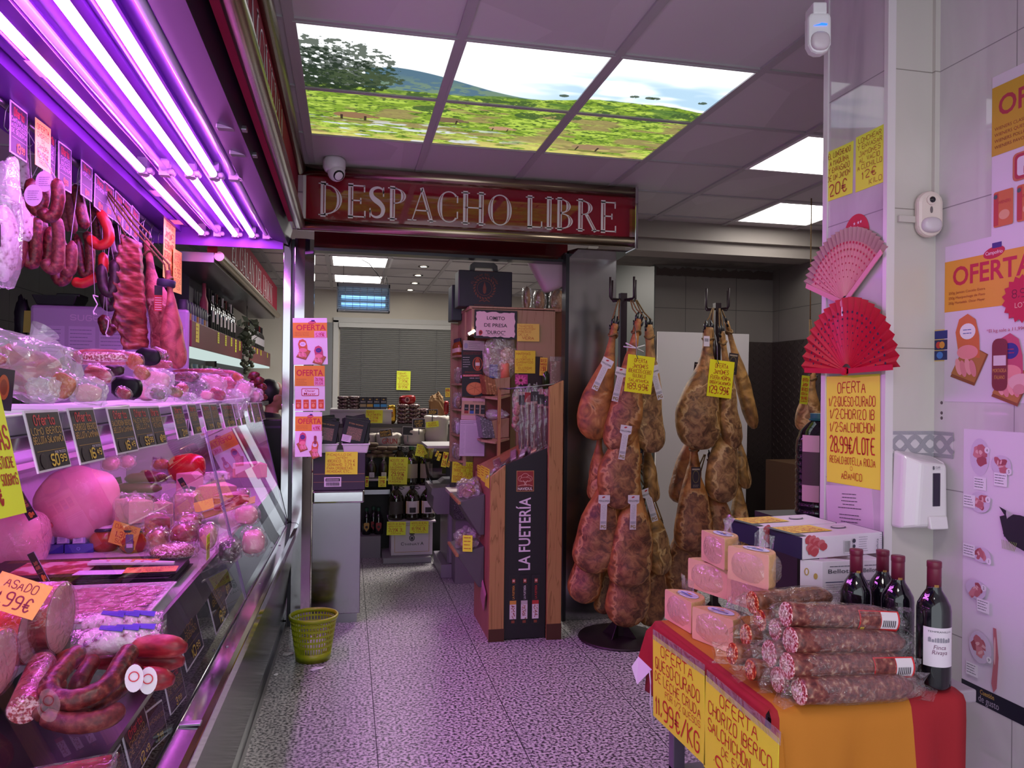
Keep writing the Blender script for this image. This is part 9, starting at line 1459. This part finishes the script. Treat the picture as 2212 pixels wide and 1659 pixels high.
def salami_box(label,A,Bv,C_,h,seed,sticker=True):
 D_=Bv+(C_-A);dn=Vector((0,0,-h));t=thing('salami_box',label,'box',(A+D_)/2+dn,'white and navy salami boxes');b=B();b.hexa([A+dn,Bv+dn,D_+dn,C_+dn,A,Bv,D_,C_]);b.build('carton',boxw,t,bevel=.0015);u=(Bv-A);w=u.length;q=Print(A+dn,u,Vector((0,0,1)),base=.0018)
 rn=random.Random(seed)
 for i in range(11):q.ell(w*(.06+.026*(i%7))+rn.uniform(0,.01),h*(.9-.12*(i//2)),.013,.011,['#b0404a','#c0606a'][i%2],rn.random(),12,.1,i)
 q.rect(w*.50,h*.15,w*.58,h*.75,'#e0d6e0');[q.rect(w*(.505+.009*i),h*.2,w*(.509+.009*i),h*.72,'#2a2832')for i in range(8)];q.ell(w*.62,h*.7,.006,.006,'#3a3846');q.ell(w*.62,h*.45,.005,.005,'#3a3846');q.lines(w*.68,h*.85,w*.80,7,h*.11,h*.03,'#6a6474',3);q._c('#2c2c3a');printed(q.b,'Bellota',0,0,h*.14,(q.P(w*.93,h*.12),Vector((0,0,1)),-q.U,q.N*.0004),'l',h*.6);q.lines(w*.95,h*.9,w*.98,8,h*.1,h*.03,'#8a8494');q.build('front_print',t)
 s_=(A-C_);q=Print(C_+dn,s_,Vector((0,0,1)),base=.0018);q.rect(0,0,s_.length,h,'#1c2440');q.build('navy_end',t);s2=(D_-Bv);q=Print(Bv+dn,s2,Vector((0,0,1)),base=.0018);q.rect(0,0,s2.length,h,'#1c2440');q.build('navy_far_end',t)
 up=(C_-A);q=Print(A,u,up,base=.0018);L2=up.length;q.rect(0,L2*.1,w*.1,L2*.98,'#1c2440')
 if sticker:
  q.rect(w*.06,L2*.35,w*.55,L2*.95,'#e8c62a');[q.hand(tx,w*.3,L2*(.75-.18*k),L2*.13,'#c03020',w*.42,align='c')for k,tx in enumerate(('OFERTA','ESTUCHE','9,99€'))]
 q.ell(w*.75,L2*.6,w*.09,L2*.1,'#2c3450');q.ell(w*.75,L2*.6,w*.075,L2*.08,'#d8ccda');q.build('top_print',t);return t
salami_box('salami box lying in front on top of the boxes, slices printed on its side',A,Bv,C_,hb,1);sh=(C_-A)*1.04+Vector((-.03,.0,0));salami_box('salami box lying behind the front one with yellow sticker',A+sh,Bv+sh,C_+sh,hb,2)
zb=zt-hb-.002;hb2=zb-TZ-.006
for i,(pa,pb,pc,lb)in enumerate((((1777,1213),(1852,1210),(1728,1209),'upright white box with dark lettering under the lying ones, left'),((1857,1210),(1906,1208),(1850,1206),'upright white box with dark lettering under the lying ones, right'))):
 A2,B2,C2=at(*pa,2,zb),at(*pb,2,zb),at(*pc,2,zb);B2.x=min(B2.x,1.487);
 if i:C2=A2+(C_-A)*.9
 D2=B2+(C2-A2);dn=Vector((0,0,-hb2));t=thing('salami_box',lb,'box',(A2+D2)/2+dn,'upright white boxes');b=B();b.hexa([A2+dn,B2+dn,D2+dn,C2+dn,A2,B2,D2,C2]);b.build('carton',boxw,t,bevel=.0015);u=B2-A2;w=u.length;q=Print(A2+dn,u,Vector((0,0,1)),base=.0018);q.lines(w*.2,hb2-.014,w*.8,1,.006,.003,'#4a4656');q.text('Bellota',w*.5,hb2-.032,.011,'#2c2c3a',width=w*.7);q.rect(w*.08,hb2-.056,w*.9,hb2-.054,'#3a4068');q.lines(w*.1,hb2-.062,w*.88,7,.006,.002,'#6a6478');q.build('front_print',t)
 s_=A2-C2;q=Print(C2+dn,s_,Vector((0,0,1)),base=.0018);L2=s_.length;q.ell(L2*.3,hb2-.03,.006,.010,'#b0904a');q.ell(L2*.3,hb2-.03,.003,.007,'#d8ccda');q.ell(L2*.7,hb2-.04,.005,.008,'#b0904a');q.ell(L2*.4,hb2-.09,.014,.014,'#2c2c3a');q.ell(L2*.4,hb2-.09,.009,.009,'#d8ccda');q.build('side_print',t)
 # COLUMN AND RIGHT WALL
PX=CX-.0015
def col_note(label,tl,tr,bl,lines,col='#e4ee3c',inkc='#a8281c'):
 O,U,V,w,h=pt4(tl,tr,bl,(0,PX));root,p=sheet('price_note',label,'price note',O,U,V,w,h,col,group='yellow notes on the column');handlines(p,lines,w,h,inkc,.10,.04);p.build('lettering',root);return root
col_note('yellow note with 20 euro price high on the column, left of the pair',(1786,330),(1843,304),(1784,437),[('EL LONCHEADO',1,.95),('A MAQUINA',1,.8),('Y ENVASADO',1,.9),('DE UN JAMON',1,.95),('20€',2.2,.8)]);col_note('yellow note with 12 euro per kilo high on the column, right of the pair',(1846,299),(1909,268),(1848,416),[('LONCHEAR',1,.9),('Y ENVASAR',1,.95),('JAMONES',1,.85),('AL VACIO',1,.8),('A CUCHILLO',1,.95),('12€',1.6,.6),('KILO',1,.5,'r')])
col_note('large yellow note with price 28,99 below the red fan',(1780,814),(1894,808),(1786,1040),[('OFERTA',1.15,.6),('1/2-QUESO-CURADO',1,.98),('1/2-CHORIZO IB',1,.95),('1/2-SALCHICHON',1,.95),('28,99€/LOTE',1.7,.95),('REGALO-BOTELLA RIOJA',.75,.95),('O',.4,.06),('ABANICO',.75,.45)],'#ecea44','#c02a20')
O,U,V,w,h=pt4((1788,1048),(1888,1053),(1788,1132),(0,CX-.0008));root,p=sheet('paper_sheet','white sheet with a short poem below the large yellow note','paper',O,U,V,w,h,'#d2c0cc')
for i,(x,wd)in enumerate(((.52,.3),(.52,.3),(.52,.34),(.5,.25),(.52,.5),(0,0),(.5,.42),(.52,.46),(.5,.36),(.52,.26))):
 if wd:p.lines(w*(x-wd/2),h*(.80-.085*i),w*(x+wd/2),1,1,h*.03,'#4a4050',i+2,0)
p.build('print',root)
c=at(1850,506,0,PX);rr_=.058;b=B();b.slab([c+Vector((0,math.cos(a)*rr_,math.sin(a)*rr_*1.05))for a in[2*PI*k/36 for k in range(36)]],(-.0006,0,0));root=b.build('round_sticker',ink('#c01c34'));tag(root,'round red sticker with white stars behind the pink fan','sticker');q=Print(c+Vector((-.0008,.06,-.06)),(0,-1,0),(0,0,1))
def star(q,x,y,r,col):q.poly([(x+r*(1 if k%2==0 else .42)*math.sin(k*PI/5),y+r*(1 if k%2==0 else .42)*math.cos(k*PI/5))for k in range(10)],col)
for x,y in((.035,.085),(.052,.093),(.070,.093),(.082,.094),(.05,.077),(.068,.078),(.03,.07)):star(q,x,y,.006,'#e8d4dc')
q.build('stars',root)
def fan(label,px,py,rad,a0,a1,base,dots,lift,folds=22):
 """open pleated hand fan taped to the column face"""
 c=at(px,py,0,CX-.010-lift);Y,Z=Vector((0,-1,0)),Vector((0,0,1));X=Vector((-1,0,0));root=thing('hand_fan',label,'fan',c,'paper hand fans on the column');n=folds*2;vs=[];rad=px2m(rad,c)
 b=B();b.smooth=False
 for i in range(n+1):
  a=math.radians(a0+(a1-a0)*i/n);d=Y*math.cos(a)+Z*math.sin(a);z=.004*(1 if i%2 else-1);vs+=[c+d*rad*.10+X*z*.2,c+d*rad*.82+X*z,c+d*rad+X*(z*1.6+.001)]
 b.add(vs,[[3*i,3*i+1,3*i+4,3*i+3]for i in range(n)]);b.build('pleated_leaf',mat('fan_'+label[:12].replace(' ','_'),hexc(base),.4),root);b=B();b.add(vs,[[3*i+1,3*i+2,3*i+5,3*i+4]for i in range(n)]);b.build('border',mat('fanrim_'+label[:12].replace(' ','_'),hexc(dots[1]),.5),root)
 b=B();
 for k in(0,1):
  a=math.radians((a0,a1)[k]);d=Y*math.cos(a)+Z*math.sin(a);s=X.cross(d);b.obox(c+d*rad*.42+X*.005,d*rad*.50,s*.008,X*.0015)
 b.build('guard_stick',mat('fanguard_'+label[:12].replace(' ','_'),hexc(base),.35),root);b=B();b.lathe([(.001,.012),(.012,.011),(.013,.0)],c-X*0,14,X);b.build('pivot',mat('fanpivot_'+label[:12].replace(' ','_'),hexc(base),.3),root);b=B();rn=random.Random(3)
 for ring in range(1,7):
  rr=rad*(.26+.09*ring);m_=5+ring*3
  for k in range(m_):
   a=math.radians(a0+4+(a1-a0-8)*(k+.5*(ring%2))/m_);d=Y*math.cos(a)+Z*math.sin(a);s=X.cross(d);r2=.0016+.0026*ring/6;o_=c+d*rr+X*.0062;b.disc(o_,d*r2,s*r2,10)
 b.build('dots',ink(dots[0]),root);return root
fan('pale pink paper fan with red dots taped above the red fan',1826,655,162,38,158,'d88a98',('#b01838','b08088'),.0);fan('bright red paper fan with black dots taped to the column',1828,802,160,2,178,'c00c30',('#1c1228','b8102c'),.012)
c=at(1821,660,0,CX-.02);b=B();b.obox(c+Vector((0,0,-.01)),(0,.007,0),(.0006,0,0),(0,0,.022));tag(b.build('price_tag',white_paper),'tiny white tag hanging from the pink fan pivot','tag')
r=thing('motion_detector','white motion detector with glowing blue light under the ceiling beam','detector',(0,0,0));p0=at(1772,70,1,1.83);r.location=p0;LOC[r.name]=np.array(p0);hh=px2m(88,p0)/2;ww=px2m(50,p0)/2
b=B();pts=[(-.85,1),(.85,1),(1,.75),(1,-.55),(.7,-.88),(.25,-1),(-.25,-1),(-.7,-.88),(-1,-.55),(-1,.75)];b.slab([p0+CR*x*ww+CU*y*hh for x,y in pts],_f*.035);b.build('housing',white_p,r,bevel=.008);b=B();b.smooth=True;b.blob(p0-CU*hh*.42-_f*.0,CR*ww*.82,CU*hh*.46,_f*.012,20,12,0,1,1,.8);b.build('lens',mat('frosted_lens',hexc('c8bcc4'),.25),r);b=B();b.slab([p0+CR*x*ww+CU*y*hh-_f*.0012 for x,y in((-.6,.32),(-.1,.40),(.1,.46),(.6,.42),(.55,.34),(.0,.34))],-_f*.001);b.build('blue_light',emit('blue_led',(.02,.12,1.0),3.0),r)
b=B();b.obox(p0+CU*(hh+.012)+_f*.03,CR*ww*.6,CU*.016,_f*.03);b.build('bracket',white_p,r,bevel=.004)
p0=at(2012,461,1,1.855);r=thing('motion_detector','cream motion detector with small round camera eye in the wall corner','detector',p0);hh=px2m(100,p0)/2;ww=px2m(56,p0)/2;b=B();b.smooth=False;n=20
b.slab([p0+CR*ww*math.cos(a)*(1 if True else 1)+CU*((hh-ww)*(1 if math.sin(a)>0 else-1)+ww*math.sin(a))for a in[2*PI*(i+.5)/n for i in range(n)]],_f*.03);b.build('housing',mat('cream_plastic',hexc('d8c8c0'),.35),r,bevel=.01);b=B();b.smooth=True;b.blob(p0-CU*hh*.5,CR*ww*.78,CU*hh*.34,_f*.016,20,12,0,1,1,.85);b.build('lens',MATS['frosted_lens'],r);b=B();b.lathe([(.001,.006),(.008,.006),(.011,.004),(.014,.004),(.015,-.004)],p0+CU*hh*.58-_f*.0,22,-_f);b.build('eye_ring',mat('cream_plastic',hexc('d8c8c0'),.35),r);b=B();b.lathe([(.001,.0075),(.0085,.0068)],p0+CU*hh*.58,20,-_f,caps=False);b.build('camera_eye',mat('dark_lens',(.01,.01,.014),.05),r);b=B();b.slab([p0+CR*.004*math.cos(a)+CU*(hh*.16+.010*math.sin(a))-_f*.0008 for a in[2*PI*i/10 for i in range(10)]],-_f*.0008);b.build('slot',ink('#6a6060'),r)
DYp=CY0-.001;y0=DYp-.072;x0,x1=at(1923,1060,1,DYp).x,at(2053,1060,1,y0).x;z0,z1=at(2010,1146,1,y0).z,at(2010,974,1,y0).z;w,h=x1-x0,z1-z0;r=thing('soap_dispenser','white wall dispenser with dark window and push lever','dispenser',(x0+w/2,DYp,z0));b=B()
b.add([(x0,DYp,z0),(x1,DYp,z0),(x1,DYp,z1-.02),(x0+.006,DYp,z1),(x0+.0,y0+.03,z0),(x0+.03,y0,z0+.01),(x1-.008,y0,z0+.01),(x1,y0+.02,z0),(x1-.004,y0+.02,z1-.03),(x1-.012,y0,z1-.045),(x0+.042,y0,z1-.032),(x0+.008,y0+.03,z1-.012)],[[0,4,11,3],[4,5,10,11],[5,6,9,10],[6,7,8,9],[7,1,2,8],[3,11,10,9,8,2],[0,1,7,6,5,4],[0,3,2,1]]);b.build('cover',mat('gloss_white_plastic',hexc('dcd6d8'),.18,coat=.2),r,bevel=.008)
b=B();b.box((x1-.058,y0-.001,z0+h*.30),(x1-.033,y0+.002,z0+h*.72));b.build('window',mat('smoky_window',hexc('2c2636'),.1),r,bevel=.002);b=B();b.hexa([(x1-.072,y0-.012,z0+.004),(x1-.014,y0-.012,z0+.004),(x1-.014,y0+.004,z0+.004),(x1-.072,y0+.004,z0+.004),(x1-.074,y0-.006,z0+.040),(x1-.014,y0-.006,z0+.040),(x1-.014,y0+.004,z0+.040),(x1-.074,y0+.004,z0+.040)]);b.build('push_lever',mat('gloss_white_plastic',hexc('dcd6d8'),.18),r,bevel=.004);q=Print((x1-.058,y0,z0+h*.76),(1,0,0),(0,0,1),base=.0012);q.text('CLAR',.016,.004,.006,'#5a5660',width=.016);q.ell(.002,.008,.0028,.0028,'#5a5660');q.ell(.002,.0035,.0032,.0032,'#5a5660');q.lines(.008,.001,.024,1,.01,.0012,'#8a8690');q.build('maker_name',r)
PWX=WX-.0012
def wsheet(label,TLp,BLp,width,col='#d8c6dc',name='offer_poster',lift=0):
 TL,BL=at(*TLp,0,PWX-lift),at(*BLp,0,PWX-lift);h=TL.z-BL.z;O=Vector((TL.x,TL.y,BL.z));root,p=sheet(name,label,'poster',O,Vector((0,-1,0)),Vector((0,0,1)),width,h,col);return root,p,width,h
root,p,w,h=wsheet('frankfurter offer poster high on the right wall, cut off by the photo edge',(2144,168),(2140,512),.30);p.rect(0,h*.50,w,h*.93,'#c8982c');p.text('OFERTA',w*.5,h*.74,h*.12,'#b0304a',width=w*.86,bold=.03)
for i in range(4):p.text(['WIENERS CLASICA','WIENERS QUESO','WIENERS POLLO','WIENERS PAVO'][i],w*.03,h*(.655-.038*i),h*.02,'#8a3028','l',width=w*(.36-.02*i))
p.rrect(w*.22,h*.30,w*.82,h*.47,h*.03,'#c06a50');p.rrect(w*.24,h*.31,w*.80,h*.46,h*.026,'#b03048');p.rrect(w*.265,h*.328,w*.775,h*.442,h*.02,'#dccadc');p.text('Oscar',w*.52,h*.39,h*.045,'#b03048',width=w*.34,bold=.02);p.text('Mayer',w*.52,h*.335,h*.045,'#b03048',width=w*.38,bold=.02)
for i in range(4):x=w*(.03+.24*i);p.rrect(x,h*.05,x+w*.20,h*.27,h*.012,'#c8683a');p.rect(x,h*.06,x+w*.05,h*.26,'#b83a3a');p.ell(x+w*.11,h*.12,w*.055,h*.03,'#d89a7a');p.text('WIENERS',x+w*.11,h*.19,h*.02,'#b02a3a',width=w*.13);p.ell(x+w*.02,h*.24,w*.02,h*.014,'#4a5a5a')
p.build('print',root)
root,p,w,h=wsheet('cold meat offer poster on the right wall with big OFERTA heading',(2042,534),(2040,867),.30);offer_art(p,w,h,'ham',None);pts=[]
for k in range(36):a=2*PI*k/36;rr=(.062 if k%2 else .052);pts.append((w*.86+rr*math.cos(a),h*.60+rr*math.sin(a)))
p.poly(pts,'#c01c40');p.hand('8,99',w*.86,h*.61,h*.045,'#7a1030',w*.2,align='c');p.text('LOTE',w*.86,h*.55,h*.03,'#e0b0a0');p.text('*El kg sale a 11,99€',w*.70,h*.42,h*.02,'#b03050',width=w*.4);p.rrect(w*.56,h*.07,w*.72,h*.38,w*.06,'#7a2c38');p.rect(w*.575,h*.22,w*.705,h*.28,'#d8c0d0');p.text('MORTADELA',w*.64,h*.18,h*.022,'#d89a4a',width=w*.14);p.text('ITALIANO',w*.64,h*.14,h*.022,'#d89a4a',width=w*.11);p.ell(w*.86,h*.12,w*.13,h*.05,'#e0a8b0');p.ell(w*.84,h*.08,w*.06,h*.03,'#d08890');p.build('print',root)
root,p,w,h=wsheet('tall cuts-of-pork poster with dark foot low on the right wall',(2082,926),(2080,1502),.34,'#dccbe0','meat_poster');p.poly([(0,0),(w,0),(w,h*.062),(0,h*.062)],'#17142a');p.text('Cuestión',.085,h*.038,.012,'#b08a4a','c',.045,bold=.03);p.text('de gusto',.09,h*.010,.018,'#a89ab0','c',.065)
for i,(x,y,rx,ry,n_,lx,ly)in enumerate(((.055,.90,.024,.055,'4',.058,.805),(.125,.88,.024,.028,'5',.125,.83),(.060,.735,.026,.030,'6',.026,.735),(.068,.545,.024,.022,'1',.028,.552),(.052,.415,.026,.028,'2',.078,.365),(.070,.21,.028,.045,'9',.045,.12))):
 p.ell(x,h*y,rx*1.3,h*ry*1.25,'#cdb9d6');rn=random.Random(i)
 for k in range(4):p.ell(x+rn.uniform(-.5,.5)*rx,h*(y+rn.uniform(-.6,.6)*ry),rx*.62,h*ry*.42,['#b05a6a','#a04858','#c87a86','#b86472'][k],rn.random()*3,14,.18,i*5+k);p.ell(x+rn.uniform(-.4,.4)*rx,h*(y+rn.uniform(-.4,.4)*ry),rx*.3,h*ry*.14,'#dca8b0',rn.random()*3,10,.2,k)
 p.ell(x+rx*1.05,h*(y+ry*(.5 if i%2==0 else-.7)),.0085,.0085,'#e4d8e8');p.text(n_,x+rx*1.05,h*(y+ry*(.5 if i%2==0 else-.7))-.004,.008,'#2a2838','c');p.rect(lx-.020,h*ly-.018,lx+.020,h*ly+.016,'#e6dcea');p.lines(lx-.017,h*ly+.010,lx+.017,4,.007,.0028,'#4a4458',i)
p.poly([(.115,h*.07),(.125,h*.09),(.130,h*.2),(.122,h*.30),(.112,h*.30),(.116,h*.2),(.108,h*.1)],'#b86472');p.ell(.118,h*.22,.003,h*.05,'#dca8b0');p.ell(.20,h*.66,.06,h*.06,'#1c1826',.2,20,.12,4);p.poly([(.13,h*.70),(.15,h*.71),(.16,h*.66),(.145,h*.63)],'#1c1826');p.poly([(.128,h*.735),(.15,h*.725),(.15,h*.70)],'#1c1826');[p.line([(.14+.004*i,h*.59),(.138+.005*i,h*.62)],.0016,'#8a9a5a')for i in range(10)];p.build('print',root)
root,p,w,h=wsheet('narrow strip of card payment stickers beside the cold meat poster',(2018,713),(2018,781),.052,'#d8b878','card_sticker',-.0006)
p.rect(.003,h*.70,w*.98,h*.96,'#2a2e7a');p.rect(.003,h*.36,w*.98,h*.67,'#2c2a5a');p.ell(w*.35,h*.51,.010,.010,'#c83a3a');p.ell(w*.6,h*.51,.010,.010,'#d8903a');p.rect(.003,h*.04,w*.98,h*.33,'#2a2e6a');p.ell(w*.45,h*.19,.012,.010,'#4a7ad0');p.build('print',root)
b=B();b.smooth=False
for px,py in((2034,870),(2034,892),(2034,903)):c=at(px,py,0,WX);b.lathe([(.001,.001),(.004,.001),(.005,0)],c,10,(-1,0,0))
ob=b.build('screw_holes',ink('#5a4a52'));tag(ob,'three small screw holes below the cold meat poster','screw holes',kind='stuff')
HOST={'lettering':('card','board','sheet'),'black_face':('board',),'print':('sheet',),'printed_face':('carton_body',),'printed_band':('bag_body',),'end_cap':('glass_tube',),'label_lettering':('label',),'village_print':('label',),'gold_letters':('capsule',),'label_print':('top_label',),'front_print':('carton',),'top_print':('carton',),'side_print':('carton',),'lettering_inline':('lettering',),'panel_print':('black_panel',),'red_lettering':('sack_body',),'eye_ring':('housing',),'maker_name':('cover',),'push_lever':('cover',),'copper_emblem':('case_body',),'handle':('cap',),'scuffed_foot':('left_front_board',),'stars':('round_sticker',),'tape':('card','sheet')}
for o in list(bpy.data.objects):
 k=o.name.split('.')[0]
 if o.parent and k in HOST and o.parent.type=='EMPTY':
  for s in o.parent.children:
   if s.name.split('.')[0]in HOST[k]and s is not o:o.parent=s;break
